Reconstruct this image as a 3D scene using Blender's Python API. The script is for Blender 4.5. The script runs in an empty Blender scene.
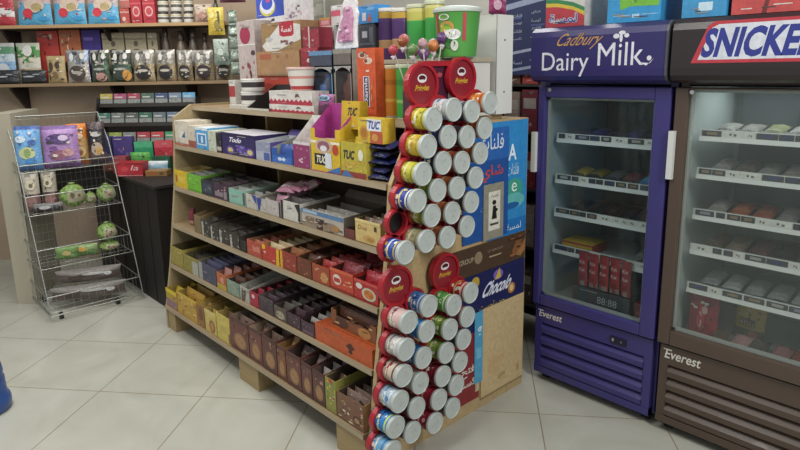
import bpy, math, random
from mathutils import Vector, Matrix
PI = math.pi
SC = bpy.context.scene
COL = SC.collection
RND = random.Random(11)
YAW = math.radians(47.3)          # camera heading, left of the shelving depth axis
CR = (math.cos(YAW), math.sin(YAW))
CF = (-math.sin(YAW), math.cos(YAW))

def W(a, b, z=0.0):
    """point a metres right of and b metres ahead of the viewer's spot"""
    return (CR[0]*a + CF[0]*b, CR[1]*a + CF[1]*b, z)

# ------------------------------------------------------------------ materials
_mats = {}
def lin(h):
    c = [int(h[i:i+2], 16)/255 for i in (0, 2, 4)]
    return [x/12.92 if x <= .04045 else ((x+.055)/1.055)**2.4 for x in c] + [1]

def M(h, kind='card'):
    """procedural material: hex colour plus a finish"""
    if len(h) == 3: h = ''.join(c*2 for c in h)
    k = (h, kind)
    if k in _mats: return _mats[k]
    m = bpy.data.materials.new('%s_%s' % (kind, h)); m.use_nodes = True
    nt = m.node_tree; b = nt.nodes['Principled BSDF']
    rough, metal, coat = {'card': (.5, 0, 0), 'ink': (.45, 0, 0), 'wrap': (.28, 0, 0), 'plastic': (.32, 0, 0),
        'wood': (.6, 0, 0), 'metal': (.35, .8, 0), 'paint': (.35, 0, .1), 'wall': (.85, 0, 0), 'matte': (.8, 0, 0),
        'foil': (.25, .55, 0)}[kind]
    b.inputs['Roughness'].default_value = rough; b.inputs['Metallic'].default_value = metal
    b.inputs['Coat Weight'].default_value = coat
    tc = nt.nodes.new('ShaderNodeTexCoord'); nz = nt.nodes.new('ShaderNodeTexNoise')
    nt.links.new(tc.outputs['Object'], nz.inputs['Vector'])
    mx = nt.nodes.new('ShaderNodeMix'); mx.data_type = 'RGBA'
    c = lin(h)
    sc, amt = {'card': (22, .17), 'ink': (40, .13), 'wrap': (30, .22), 'plastic': (8, .06), 'wood': (6, .25), 'metal': (12, .1),
        'paint': (5, .06), 'wall': (2.5, .14), 'matte': (9, .12), 'foil': (35, .35)}[kind]
    nz.inputs['Scale'].default_value = sc; nz.inputs['Detail'].default_value = 3
    if kind == 'wood':
        mp = nt.nodes.new('ShaderNodeMapping'); mp.inputs['Scale'].default_value = (1, 9, 9)
        nt.links.new(tc.outputs['Object'], mp.inputs['Vector']); nt.links.new(mp.outputs['Vector'], nz.inputs['Vector'])
    if kind in ('card', 'ink'):      # small mottled print over the plain colour
        vo = nt.nodes.new('ShaderNodeTexVoronoi'); vo.inputs['Scale'].default_value = 62; nt.links.new(tc.outputs['Object'], vo.inputs['Vector'])
        ad = nt.nodes.new('ShaderNodeMath'); ad.operation = 'MULTIPLY_ADD'; ad.inputs[1].default_value = .55
        sp = nt.nodes.new('ShaderNodeSeparateColor'); nt.links.new(vo.outputs['Color'], sp.inputs[0]); nt.links.new(sp.outputs[0], ad.inputs[0])
        sb = nt.nodes.new('ShaderNodeMath'); sb.operation = 'SUBTRACT'; sb.inputs[1].default_value = .27; nt.links.new(nz.outputs['Fac'], sb.inputs[0])
        nt.links.new(sb.outputs[0], ad.inputs[2]); fac = ad.outputs[0]
    else: fac = nz.outputs['Fac']
    mx.inputs[6].default_value = [x*(1-amt) for x in c[:3]] + [1]
    mx.inputs[7].default_value = [min(1, x*(1+amt)) for x in c[:3]] + [1]
    nt.links.new(fac, mx.inputs[0]); nt.links.new(mx.outputs[2], b.inputs['Base Color'])
    if kind in ('wrap', 'foil'):
        n2 = nt.nodes.new('ShaderNodeTexNoise'); n2.inputs['Scale'].default_value = 45; n2.inputs['Distortion'].default_value = 1.2
        nt.links.new(tc.outputs['Object'], n2.inputs['Vector'])
        bp = nt.nodes.new('ShaderNodeBump'); bp.inputs['Strength'].default_value = .55; bp.inputs['Distance'].default_value = .012
        nt.links.new(n2.outputs['Fac'], bp.inputs['Height']); nt.links.new(bp.outputs['Normal'], b.inputs['Normal'])
    _mats[k] = m
    return m

def glass(name, tint, haze, hazecol, gloss=.6):
    m = bpy.data.materials.new(name); m.use_nodes = True; nt = m.node_tree
    for n in list(nt.nodes): nt.nodes.remove(n)
    o = nt.nodes.new('ShaderNodeOutputMaterial'); t = nt.nodes.new('ShaderNodeBsdfTransparent'); g = nt.nodes.new('ShaderNodeBsdfGlossy')
    d = nt.nodes.new('ShaderNodeBsdfDiffuse'); f = nt.nodes.new('ShaderNodeFresnel'); f.inputs['IOR'].default_value = 1.45
    nz = nt.nodes.new('ShaderNodeTexNoise'); nz.inputs['Scale'].default_value = 3.
    mu = nt.nodes.new('ShaderNodeMath'); mu.operation = 'MULTIPLY'; mu.inputs[1].default_value = haze*2
    nt.links.new(nz.outputs['Fac'], mu.inputs[0])
    t.inputs['Color'].default_value = lin(tint); d.inputs['Color'].default_value = lin(hazecol)
    g.inputs['Roughness'].default_value = .04
    m1 = nt.nodes.new('ShaderNodeMixShader'); m2 = nt.nodes.new('ShaderNodeMixShader')
    nt.links.new(mu.outputs[0], m1.inputs[0]); nt.links.new(t.outputs[0], m1.inputs[1]); nt.links.new(d.outputs[0], m1.inputs[2])
    mg = nt.nodes.new('ShaderNodeMath'); mg.operation = 'MULTIPLY'; mg.inputs[1].default_value = gloss
    nt.links.new(f.outputs[0], mg.inputs[0])
    nt.links.new(mg.outputs[0], m2.inputs[0]); nt.links.new(m1.outputs[0], m2.inputs[1]); nt.links.new(g.outputs[0], m2.inputs[2])
    nt.links.new(m2.outputs[0], o.inputs[0])
    return m

# ------------------------------------------------------------------ lettering
_txt = {}
def text_geo(s, bold=0):
    k = (s, bold)
    if k in _txt: return _txt[k]
    c = bpy.data.curves.new('lettering', 'FONT'); c.body = s; c.resolution_u = 3; c.offset = bold; c.fill_mode = 'FRONT'
    o = bpy.data.objects.new('lettering', c); COL.objects.link(o)
    dg = bpy.context.evaluated_depsgraph_get(); dg.update()
    me = bpy.data.meshes.new_from_object(o.evaluated_get(dg))
    vs = [(v.co.x, v.co.y) for v in me.vertices]; fs = [tuple(p.vertices) for p in me.polygons]
    bpy.data.objects.remove(o); bpy.data.curves.remove(c); bpy.data.meshes.remove(me)
    x0 = min(v[0] for v in vs); x1 = max(v[0] for v in vs); y0 = min(v[1] for v in vs); y1 = max(v[1] for v in vs)
    vs = [((x-x0)/(x1-x0)-.5, (y-y0)/(y1-y0)-.5) for x, y in vs]
    _txt[k] = (vs, fs)
    return _txt[k]

# ------------------------------------------------------------------ mesh builder
class MB:
    def __init__(s): s.v = []; s.f = []; s.mi = []; s.mats = []; s.sm = []
    def mat(s, m):
        if isinstance(m, str): m = M(m)
        if m not in s.mats: s.mats.append(m)
        return s.mats.index(m)
    def add(s, vs, fs, m, smooth=False):
        n = len(s.v); s.v += [tuple(v) for v in vs]; i = s.mat(m) if not isinstance(m, list) else None
        for k, f in enumerate(fs):
            s.f.append(tuple(n+j for j in f)); s.mi.append(i if i is not None else s.mat(m[k])); s.sm.append(smooth)
        return s
    def box(s, x0, y0, z0, x1, y1, z1, m, front=None, top=None, side=None, back=None):
        vs = [(x, y, z) for z in (z0, z1) for y in (y0, y1) for x in (x0, x1)]
        fs = [(0, 1, 5, 4), (4, 5, 7, 6), (0, 4, 6, 2), (1, 3, 7, 5), (2, 6, 7, 3), (0, 2, 3, 1)]
        return s.add(vs, fs, [front or m, top or m, side or m, side or m, back or m, m])
    def quad(s, a, b, c, d, m): return s.add([a, b, c, d], [(0, 1, 2, 3)], m)
    def slab(s, pts, off, m):
        """a flat polygon given thickness along the vector off"""
        n = len(pts); o = Vector(off)
        vs = [Vector(p) for p in pts] + [Vector(p)+o for p in pts]
        fs = [tuple(range(n))[::-1], tuple(range(n, 2*n))] + [(i, (i+1) % n, n+(i+1) % n, n+i) for i in range(n)]
        return s.add(vs, fs, m)
    def cyl(s, a, b, r, m, seg=8, r2=None, cap=True, smooth=True):
        a = Vector(a); b = Vector(b); d = (b-a).normalized(); r2 = r if r2 is None else r2
        p = d.orthogonal().normalized(); q = d.cross(p)
        vs = []
        for i in range(seg):
            t = 2*PI*i/seg; e = p*math.cos(t)+q*math.sin(t); vs += [a+e*r, b+e*r2]
        fs = [(2*i, 2*((i+1) % seg), 2*((i+1) % seg)+1, 2*i+1) for i in range(seg)]
        s.add(vs, fs, m, smooth)
        if cap: s.add(vs, [tuple(2*i for i in range(seg))[::-1], tuple(2*i+1 for i in range(seg))], m)
        return s
    def path(s, pts, r, m, seg=6):
        for a, b in zip(pts, pts[1:]): s.cyl(a, b, r, m, seg)
        return s
    def lathe(s, prof, m, seg=20, o=(0, 0, 0), axis='z', sx=1, sy=1):
        """prof: (radius, height, material or None) from the base upwards"""
        n = len(prof); vs = []; fs = []; ms = []
        for r, h, *_ in prof:
            for i in range(seg):
                t = 2*PI*i/seg; x, y = r*math.cos(t)*sx, r*math.sin(t)*sy
                p = (x, y, h) if axis == 'z' else (h, x, y)
                vs.append((p[0]+o[0], p[1]+o[1], p[2]+o[2]))
        for k in range(n-1):
            mm = prof[k][2] if len(prof[k]) > 2 and prof[k][2] else m
            for i in range(seg):
                j = (i+1) % seg; fs.append((k*seg+i, k*seg+j, (k+1)*seg+j, (k+1)*seg+i)); ms.append(mm)
        s.add(vs, fs, ms, True)
        s.add(vs[:seg], [tuple(range(seg))[::-1]], prof[0][2] if len(prof[0]) > 2 and prof[0][2] else m)
        s.add(vs[-seg:], [tuple(range(seg))], prof[-1][2] if len(prof[-1]) > 2 and prof[-1][2] else m)
        return s
    def prints(s, o, u, v, w, h, shapes, fin='ink'):
        """printed marks on a face: o its lower left corner, u / v its right and up directions"""
        o = Vector(o); u = Vector(u); v = Vector(v); n = u.cross(v).normalized()
        for k, sh in enumerate(shapes):
            e = n*(.0005+.00022*k); P = lambda a, b: o+u*(a*w)+v*(b*h)+e
            t = sh[0]
            if t == 'r': s.quad(P(sh[1], sh[2]), P(sh[3], sh[2]), P(sh[3], sh[4]), P(sh[1], sh[4]), M(sh[5], fin))
            elif t == 'e':
                q = [P(sh[1]+sh[3]*math.cos(2*PI*i/18), sh[2]+sh[4]*math.sin(2*PI*i/18)) for i in range(18)]
                s.add(q, [tuple(range(18))], M(sh[5], fin))
            elif t == 'p': s.add([P(*p) for p in sh[1]], [tuple(range(len(sh[1])))], M(sh[2], fin))
            elif t == 't':     # text: string, centre, size as a share of the face, colour, slant, bold
                vs, fs = text_geo(sh[1], sh[8] if len(sh) > 8 else 0); sl = sh[7] if len(sh) > 7 else 0
                s.add([P(sh[2]+(x+sl*y)*sh[4], sh[3]+y*sh[5]) for x, y in vs], fs, M(sh[6], fin))
            elif t == 's':     # fine print and picture speckle: seed, area, count, colours
                rr = random.Random(sh[1]); x0, y0, x1, y1 = sh[2:6]
                for i in range(sh[6]):
                    cx = rr.uniform(x0, x1); cy = rr.uniform(y0, y1); a = rr.uniform(.03, .1); b = rr.uniform(.02, .07); c = rr.choice(sh[7].split())
                    q = [(max(x0, min(x1, cx+a*math.cos(z)*rr.uniform(.6, 1.2))), max(y0, min(y1, cy+b*math.sin(z)*rr.uniform(.6, 1.2)))) for z in [2*PI*j/7 for j in range(7)]]
                    q = [P(*p)+n*.00003*i for p in q]
                    s.add(q, [tuple(range(7))], M(c, fin))
        return s
    def build(s, name, parent=None, loc=(0, 0, 0), rot=(0, 0, 0), bevel=0, recalc=False):
        me = bpy.data.meshes.new(name); me.from_pydata(s.v, [], s.f)
        for m in s.mats: me.materials.append(m)
        me.polygons.foreach_set('material_index', s.mi); me.polygons.foreach_set('use_smooth', s.sm); me.update()
        o = bpy.data.objects.new(name, me); COL.objects.link(o); o.location = loc; o.rotation_euler = rot
        if parent is not None: o.parent = parent
        if bevel:
            bv = o.modifiers.new('bevel', 'BEVEL'); bv.width = bevel; bv.segments = 2; bv.limit_method = 'ANGLE'
        return o

def tag(o, label, cat, grp=None, kind=None):
    if label: o['label'] = label
    if cat: o['category'] = cat
    if grp: o['group'] = grp
    if kind: o['kind'] = kind
    return o
def thing(name, label, cat, loc=(0, 0, 0), rz=0, grp=None):
    o = bpy.data.objects.new(name, None); o.empty_display_size = .05; COL.objects.link(o); o.location = loc; o.rotation_euler = (0, 0, rz)
    return tag(o, label, cat, grp)
def structure(name, mb):
    o = mb.build(name); o['kind'] = 'structure'; return o
def dup(root, loc=None, rot=None, label=None, grp=None):
    r = root.copy(); COL.objects.link(r)
    if loc is not None: r.location = loc
    if rot is not None: r.rotation_euler = rot
    if label: r['label'] = label
    if grp: r['group'] = grp
    for ch in list(root.children):
        c = ch.copy(); COL.objects.link(c); c.parent = r
        for g in ch.children:
            d = g.copy(); COL.objects.link(d); d.parent = c
    return r

# ------------------------------------------------------------------ goods
def carton(name, label, cat, P, S, col, pr=(), rz=0, side=None, top=None, grp=None, spr=(), tilt=0, tpr=()):
    w, d, h = S; mb = MB()
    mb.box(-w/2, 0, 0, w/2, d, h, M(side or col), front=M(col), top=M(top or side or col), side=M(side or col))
    # folded lid seam and glued side tab
    mb.quad((-w/2+.002, d*.5-.001, h+.0006), (w/2-.002, d*.5-.001, h+.0006), (w/2-.002, d*.5+.001, h+.0006), (-w/2+.002, d*.5+.001, h+.0006), M('40382e'))
    rr = random.Random(int(w*9973)+len(label)); fine = []
    if w > .06 and h > .05:
        for _ in range(5):
            u = rr.uniform(.06, .6); v = rr.choice((rr.uniform(.05, .14), rr.uniform(.86, .94))); fine.append(('r', u, v, u+rr.uniform(.08, .3), v+.018, rr.choice(('cfcabd', '4a4440', '8f897d'))))
    mb.prints((-w/2, 0, 0), (1, 0, 0), (0, 0, 1), w, h, list(pr)+fine)
    mb.prints((w/2, 0, 0), (0, 1, 0), (0, 0, 1), d, h, spr)
    mb.prints((-w/2, 0, h+.0006), (1, 0, 0), (0, 1, 0), w, d, tpr)
    return tag(mb.build(name, None, P, (tilt, 0, rz)), label, cat, grp)

def pillow(mb, w, h, t, bands, seed=0, nx=9, nz=11, crimp=.06, cfun=None):
    """a filled wrapper standing on its lower seam: bands are (upper share of the height, material)"""
    rr = random.Random(seed); ph = [rr.uniform(0, 6) for _ in range(6)]
    def band(u, v):
        if cfun: return cfun(u, v)
        for lim, m in bands:
            if v <= lim+.02*math.sin(u*9+ph[0]): return m
        return bands[-1][1]
    for sgn in (-1, 1):
        vs = []; fs = []; ms = []
        for j in range(nz+1):
            v = j/nz
            for i in range(nx+1):
                u = i/nx
                e = max(0, 1-abs(2*u-1)**3)**.6*max(0, 1-abs(2*v-1)**5)**.7
                wr = 1+.13*math.sin(u*11+ph[1]+v*4)*math.sin(v*9+ph[2])
                x = (u-.5)*w*(1-.05*math.sin(v*PI)); z = v*h
                vs.append((x, sgn*(t/2*e*wr+.0004)+.003*math.sin(v*7+ph[3])*math.sin(u*3), z))
        for j in range(nz):
            for i in range(nx):
                q = (j*(nx+1)+i, j*(nx+1)+i+1, (j+1)*(nx+1)+i+1, (j+1)*(nx+1)+i)
                fs.append(q if sgn < 0 else q[::-1])
                v = (j+.5)/nz; ms.append(band((i+.5)/nx, v))
        mb.add(vs, fs, ms, True)

def packet(name, label, cat, P, S, bands, rz=0, rx=0, ry=0, grp=None, seed=1, pr=(), nx=9, nz=11, fin='wrap'):
    w, h, t = S; mb = MB()
    pillow(mb, w, h, t, [(b, M(c, fin)) for b, c in bands], seed, nx, nz)
    # artwork printed on the bulging front
    pr = list(pr)
    if w > .09 and h > .12 and bands:
        rr = random.Random(seed+77); pal = [c for _, c in bands]+['c9c4b8', '3f3a38']
        pr = [('e', rr.uniform(.14, .86), rr.uniform(.12, .9), rr.uniform(.03, .09), rr.uniform(.012, .04), rr.choice(pal)) for _ in range(16)]+pr
    for ki, sh in enumerate(pr):
        def on(u, v):
            e = max(0, 1-abs(2*u-1)**3)**.6*max(0, 1-abs(2*v-1)**5)**.7
            return ((u-.5)*w*.97, -(t/2*e*1.14+.0030+.0001*ki), v*h)
        if sh[0] == 'e':
            vs = [on(sh[1], sh[2])]+[on(sh[1]+sh[3]*math.cos(2*PI*i/14), sh[2]+sh[4]*math.sin(2*PI*i/14)) for i in range(14)]
            mb.add(vs, [(0, 1+i, 1+(i+1) % 14) for i in range(14)], M(sh[5], 'wrap'), True)
        elif sh[0] == 't':
            vs, fs = text_geo(sh[1], .01)
            q = [on(sh[2]+x*sh[4], sh[3]+y*sh[5]) for x, y in vs]
            mb.add([(a, b-.0012, c) for a, b, c in q], fs, M(sh[6], 'wrap'))
    return tag(mb.build(name, None, P, (rx, ry, rz)), label, cat, grp)

def place_local(P, rz, dx, dy, dz=0):
    c, s = math.cos(rz), math.sin(rz)
    return (P[0]+dx*c-dy*s, P[1]+dx*s+dy*c, P[2]+dz)

def tray(name, label, cat, P, S, hf, col, pr=(), rz=0, inner='8d8474', side=None, grp=None, notch=None, fill=None, flap=0, spr=()):
    """an open display carton: low front, raked sides, taller back; fill = (name, label, category, bands, count, height share[, printed marks])"""
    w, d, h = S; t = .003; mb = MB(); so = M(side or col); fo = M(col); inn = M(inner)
    x0, x1 = -w/2, w/2
    mb.box(x0, 0, 0, x1, d, t, inn)
    if notch:           # front with a cut-out: two cheeks and a low sill
        a, b = notch
        mb.box(x0, 0, t, x1, t, hf*b, fo, back=inn)
        mb.box(x0, 0, hf*b, x0+w*a, t, hf, fo, back=inn); mb.box(x1-w*a, 0, hf*b, x1, t, hf, fo, back=inn)
    else: mb.box(x0, 0, t, x1, t, hf, fo, back=inn)
    for sx, xx in ((1, x0), (-1, x1)):
        pts = [(xx, t, t), (xx, d, t), (xx, d, h), (xx, d*.45, hf+(h-hf)*.25), (xx, t, hf)]
        mb.slab(pts, (sx*t, 0, 0), so)
        mb.quad(*[(xx+sx*(t+.0004), p[1], p[2]) for p in (pts[0], pts[1], pts[2], pts[4])], inn)
    mb.box(x0, d-t, t, x1, d, h, so, front=inn)
    if flap: mb.slab([(x0, d-t, h), (x1, d-t, h), (x1-.01, d-t+flap*.5, h+flap), (x0+.01, d-t+flap*.5, h+flap)], (0, t, 0), so)
    mb.prints((x0, 0, 0), (1, 0, 0), (0, 0, 1), w, hf, pr)
    mb.prints((x1, 0, 0), (0, 1, 0), (0, 0, 1), d, hf, spr)
    o = tag(mb.build(name, None, P, (0, 0, rz)), label, cat, grp)
    if fill:
        fn, fl, fc, bands, n, hs = fill[:6]; fp = fill[6] if len(fill) > 6 else ()
        pw = w-2*t-.020; first = None; lean0 = RND.uniform(8, 26); hs = hs*RND.uniform(.92, 1.05)
        for k in range(n):
            th = min(.020, (d-.03)/n*.5); sl = math.sin(math.radians(lean0)); y0 = .012+th*.7; y = y0+(d-.020-th*.8-hs*hf*1.04*sl-y0)*k/max(1, n-1)
            ph = hs*hf*RND.uniform(.86, 1.04)
            L = place_local(P, rz, RND.uniform(-.002, .002), y, t+.002+th*.6*sl)
            R = (math.radians(-lean0-RND.uniform(-.8, .8)), RND.uniform(-.015, .015), rz+RND.uniform(-.02, .02))
            if first is None:
                first = packet(fn, fl, fc, L, (pw, ph, th), bands, rz, R[0], grp='packets in the '+label[:60], seed=len(label)+k, pr=fp, nx=7, nz=6)
            else:
                c = first.copy(); COL.objects.link(c); c.location = L; c.rotation_euler = R; c.scale = (1, 1, ph/(hs*hf))
    return o

def jar(name, label, cat, P, prof, lid=None, grp=None, rz=0, seg=18, body='888888', fin='plastic', pr=None, lidcol='222222', sx=1, sy=1):
    """lathe body with a separate lid"""
    e = thing(name, label, cat, P, rz, grp)
    mb = MB().lathe([(r, h, M(c, fin) if c else None) for r, h, c in prof], M(body, fin), seg, sx=sx, sy=sy)
    mb.build('body', e)
    if lid: MB().lathe([(r, h, None) for r, h in lid], M(lidcol, 'plastic'), seg, sx=sx, sy=sy).build('lid', e)
    return e
# ================================================================== the setting
def floor_material():
    m = bpy.data.materials.new('floor_tiles'); m.use_nodes = True; nt = m.node_tree; b = nt.nodes['Principled BSDF']; L = nt.links.new
    tc = nt.nodes.new('ShaderNodeTexCoord'); mp = nt.nodes.new('ShaderNodeMapping')
    mp.inputs['Rotation'].default_value = (0, 0, math.radians(-40)); L(tc.outputs['Object'], mp.inputs['Vector'])
    sub = nt.nodes.new('ShaderNodeVectorMath'); sub.operation = 'SUBTRACT'; sub.inputs[1].default_value = (.31-.5715*20, 2.73-.5715*20, 0); L(mp.outputs['Vector'], sub.inputs[0])
    br = nt.nodes.new('ShaderNodeTexBrick'); br.offset = 0; br.squash = 1
    for k, v in (('Scale', 1), ('Brick Width', .5715), ('Row Height', .5715), ('Mortar Size', .0028), ('Mortar Smooth', .2), ('Bias', 0)): br.inputs[k].default_value = v
    br.inputs['Color1'].default_value = lin('bdbdb2'); br.inputs['Color2'].default_value = lin('b6b6aa'); br.inputs['Mortar'].default_value = lin('8d7d66')
    L(sub.outputs[0], br.inputs['Vector'])
    n1 = nt.nodes.new('ShaderNodeTexNoise'); n1.inputs['Scale'].default_value = 2.6; n1.inputs['Detail'].default_value = 6; n1.inputs['Distortion'].default_value = 1.4
    L(tc.outputs['Object'], n1.inputs['Vector'])
    rp = nt.nodes.new('ShaderNodeValToRGB'); rp.color_ramp.elements[0].position = .3; rp.color_ramp.elements[0].color = (.80, .79, .76, 1); rp.color_ramp.elements[1].position = .7; rp.color_ramp.elements[1].color = (1, 1, 1, 1)
    L(n1.outputs['Fac'], rp.inputs[0])
    mx = nt.nodes.new('ShaderNodeMix'); mx.data_type = 'RGBA'; mx.blend_type = 'MULTIPLY'; mx.inputs[0].default_value = .8
    L(br.outputs['Color'], mx.inputs[6]); L(rp.outputs[0], mx.inputs[7]); L(mx.outputs[2], b.inputs['Base Color'])
    b.inputs['Roughness'].default_value = .3
    return m

mb = MB(); mb.box(-8, -2.5, -.05, 2.5, 4.6, 0, floor_material()); structure('floor', mb)
# back wall behind the wall shelves, and the wall behind the refrigerators
wallm = M('a8947e', 'wall')
mb = MB(); mb.slab([W(-6, 5.35, 0), W(.8, 5.35, 0), W(.8, 5.35, 3.0), W(-6, 5.35, 3.0)], (CF[0]*.12, CF[1]*.12, 0), wallm); structure('wall_back', mb)
mb = MB(); mb.box(-4.3, 3.42, 0, 2.5, 3.54, 3.0, M('a9a79f', 'wall')); structure('wall_right', mb)
mb = MB(); mb.slab([(-5.03, .80, 0), (-4.93, .905, 0), (-5.45, 1.20, 0), (-5.55, 1.10, 0)], (0, 0, 1.39), M('aaa390', 'wall')); structure('wall_left', mb)

# ================================================================== shelving unit
WOOD = M('8f7a5c', 'wood'); EDGE = M('a5967c', 'wood'); DARK = M('4a3a2b', 'wood'); BOARD = M('b29a70', 'wood')
GX0, GX1, GYM = -3.83, -1.755, 2.06
SHELF = [(1.434, 1.708), (1.20, 1.567), (.935, 1.54), (.695, 1.505), (.435, 1.466), (.165, 1.41)]
g = thing('shelving_unit', 'long sloping wooden gondola shelf unit stacked with sweets and biscuits', 'shelves', (GX0, 1.41, 0))
def G(mb, name, **k):
    mb.v = [(x-GX0, y-1.41, z) for x, y, z in mb.v]; return mb.build(name, g, **k)
for z, y in SHELF:
    mb = MB(); mb.box(GX0+.02, y, z-.024, GX1-.025, GYM if z < 1.4 else 2.30, z, WOOD, front=EDGE); G(mb, 'shelf')
prof = [(1.42, .14), (1.475, .14+.29), (1.55, .93), (1.575, 1.20), (1.585, 1.37), (1.705, 1.446), (2.31, 1.446), (2.31, 0.0), (1.42, 0)]
mb = MB(); mb.slab([(GX0, y, z) for y, z in prof], (.022, 0, 0), M('a3926f', 'wood')); G(mb, 'side_panel')
prof2 = [(1.42, .0), (1.475, .43), (1.55, .93), (1.575, 1.20), (1.705, 1.425), (2.475, 1.405), (2.475, 0)]
mb = MB(); mb.slab([(GX1-.022, y, z) for y, z in prof2], (.022, 0, 0), BOARD); G(mb, 'end_board')
mb = MB(); mb.box(GX0+.02, GYM, .1, GX1-.025, GYM+.018, 1.434, DARK); G(mb, 'centre_panel')
mb = MB(); mb.box(GX0+.02, 2.44, .05, GX1-.025, 2.46, 1.40, DARK); mb.box(GX0+.02, 2.31, 1.385, GX1-.025, 2.47, 1.405, WOOD); G(mb, 'rear_panel')
for x, a, b in ((-3.2, 1.22, 1.41), (-2.55, 1.22, 1.41), (-3.1, .96, 1.175), (-2.5, .46, .67)):
    mb = MB(); mb.box(x, 1.88, a-.019, x+.018, GYM, b, M('a98f62', 'wood')); G(mb, 'divider')
for x0, x1 in ((-3.805, -3.70), (-2.863, -2.66), (-1.985, -1.785)):
    mb = MB(); mb.box(x0, 1.425, 0, x1, 1.60, .14, M('a08a62', 'wood')); G(mb, 'foot')

# advertising pasted on the end board
def poster(name, label, y0, y1, z0, z1, col, shapes, th=.003, x=GX1+.001, grp=None):
    mb = MB(); mb.box(x, y0, z0, x+th, y1, z1, M(col, 'ink'))
    mb.prints((x+th, y0, z0), (0, 1, 0), (0, 0, 1), y1-y0, z1-z0, shapes)
    return tag(mb.build(name), label, 'poster', grp)
AR = {'jarrib': '\ufe8f\ufeae\ufe9f', 'twist': '\ufe96\ufeb4\ufef3\ufeee\ufe97', 'shay': '\ufef1\ufe8e\ufeb7', 'fln': '\ufe95\ufe8e\ufee8\ufee0\ufed3',
      'iftah': '\ufea2\ufe98\ufed3\ufe8d', 'taksab': '\ufe90\ufeb4\ufedc\ufe97', 'lamsa': '\ufe94\ufeb4\ufee4\ufedf'}
poster('advertising_poster', 'bright blue poster with white Arabic writing at the far side of the end board', 2.17, 2.468, .845, 1.40, '2f86c4',
       [('r', 0, 0, 1, .14, '1f6fb4'), ('t', 'A', .60, .73, .22, .14, 'dfe9f2', 0, .02), ('t', AR['fln'], .62, .58, .3, .10, 'cfe2f0'),
        ('e', .66, .40, .24, .10, '3d9a86'), ('e', .66, .30, .28, .07, '62b3b0'), ('t', 'e', .66, .42, .14, .08, 'e3efe6'), ('e', .60, .26, .2, .03, '1d5d9c'),
        ('t', AR['lamsa'], .66, .07, .4, .06, 'cfe0ee')])
poster('advertising_poster', 'deep blue poster with red Arabic word and white heading beside the cans', 1.99, 2.315, .86, 1.375, '1f4f93',
       [('r', 0, .72, 1, 1, '2a62aa'), ('t', AR['fln'], .60, .88, .55, .14, 'dfe6ee'), ('t', AR['shay'], .62, .60, .5, .15, 'c2473c', 0, .02),
        ('t', AR['lamsa'], .7, .42, .3, .05, 'b9c8dc'), ('t', AR['twist'], .5, .28, .25, .06, '9ab0cf')], x=GX1+.005)
poster('notice_card', 'grey framed card with a small black figure stuck over the blue posters', 2.128, 2.275, .855, 1.12, '8f8b7c',
       [('r', .24, .16, .82, .86, 'd6d4c6'), ('e', .52, .66, .1, .045, '1d1a18'), ('p', [(.40, .36), (.66, .36), (.60, .60), (.46, .60)], '1d1a18'), ('r', .32, .25, .74, .29, '4a453e'),
        ('e', .62, .52, .08, .03, '1d1a18'), ('t', AR['lamsa'], .53, .79, .34, .06, '3a3630')], x=GX1+.010)
poster('advertising_banner', 'dark brown strip advert with a chocolate biscuit picture and small white lettering', 1.90, 2.468, .705, .842, '4a3728',
       [('t', 'LF GROUP', .18, .55, .24, .17, 'b7a98e'), ('e', .36, .55, .05, .22, '8c7a62'), ('t', 'LF GROUP', .58, .66, .20, .08, '9a8d74'), ('r', .5, .42, .66, .47, 'a39673'),
        ('p', [(.8, .35), (.9, .9), (.97, .8), (.88, .2)], '7d5330'), ('p', [(.86, .2), (1, .75), (1, .3), (.93, .1)], '9a6c42'), ('s', 4, .76, .1, .99, .95, 9, '5f3c22 8b5b34 3c2416')])
poster('advertising_poster', 'navy biscuit poster with white logo and yellow Arabic words below the brown strip', 1.935, 2.468, .42, .703, '1c2050',
       [('t', 'Chocolo', .60, .66, .40, .25, 'd8dbe8', .25, .03), ('e', .60, .86, .07, .09, '7a62b0'), ('p', [(.55, .78), (.62, .98), (.64, .8)], 'c9b13e'),
        ('e', .28, .86, .055, .10, 'b79a3c'), ('e', .80, .52, .055, .10, 'b07a3a'), ('e', .80, .52, .03, .06, 'd8c08a'), ('t', AR['twist']+' '+AR['jarrib'], .52, .34, .36, .16, 'cdb44a'), ('t', AR['lamsa']+' '+AR['fln'], .52, .18, .3, .09, 'aeb2cc'), ('t', AR['iftah']+' '+AR['twist'], .50, .05, .26, .07, 'aeb2cc'),
        ('r', 0, .0, .1, 1, '6b1a20')])
poster('cardboard_sheet', 'plain light brown cardboard sheet at the foot of the end board', 2.128, 2.466, .045, .515, 'c2ab80',
       [('e', .30, .32, .16, .10, 'bfa376'), ('r', .0, .0, 1, .02, '8d744a'), ('s', 8, .1, .1, .9, .4, 5, 'bda173 ab8c5c')], x=GX1+.0045)
poster('advertising_strip', 'light blue strip of card with a white curl between red panel and cardboard', 2.075, 2.135, .15, .515, '4f9cc0',
       [('t', 'g', .6, .72, .55, .14, 'cfdde2', 0, .02), ('r', .2, .35, .8, .5, '6fb2cf')], x=GX1+.0085)
poster('advertising_poster', 'dark red poster with white Arabic words low behind the cans', 1.70, 2.115, .07, .42, '7d2226',
       [('t', AR['iftah'], .82, .46, .26, .16, 'dcd2cc', 0, .02), ('t', AR['taksab'], .80, .28, .34, .14, 'dcd2cc', 0, .02), ('r', .93, .1, 1, .3, 'b8a883')], x=GX1+.004)

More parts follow.
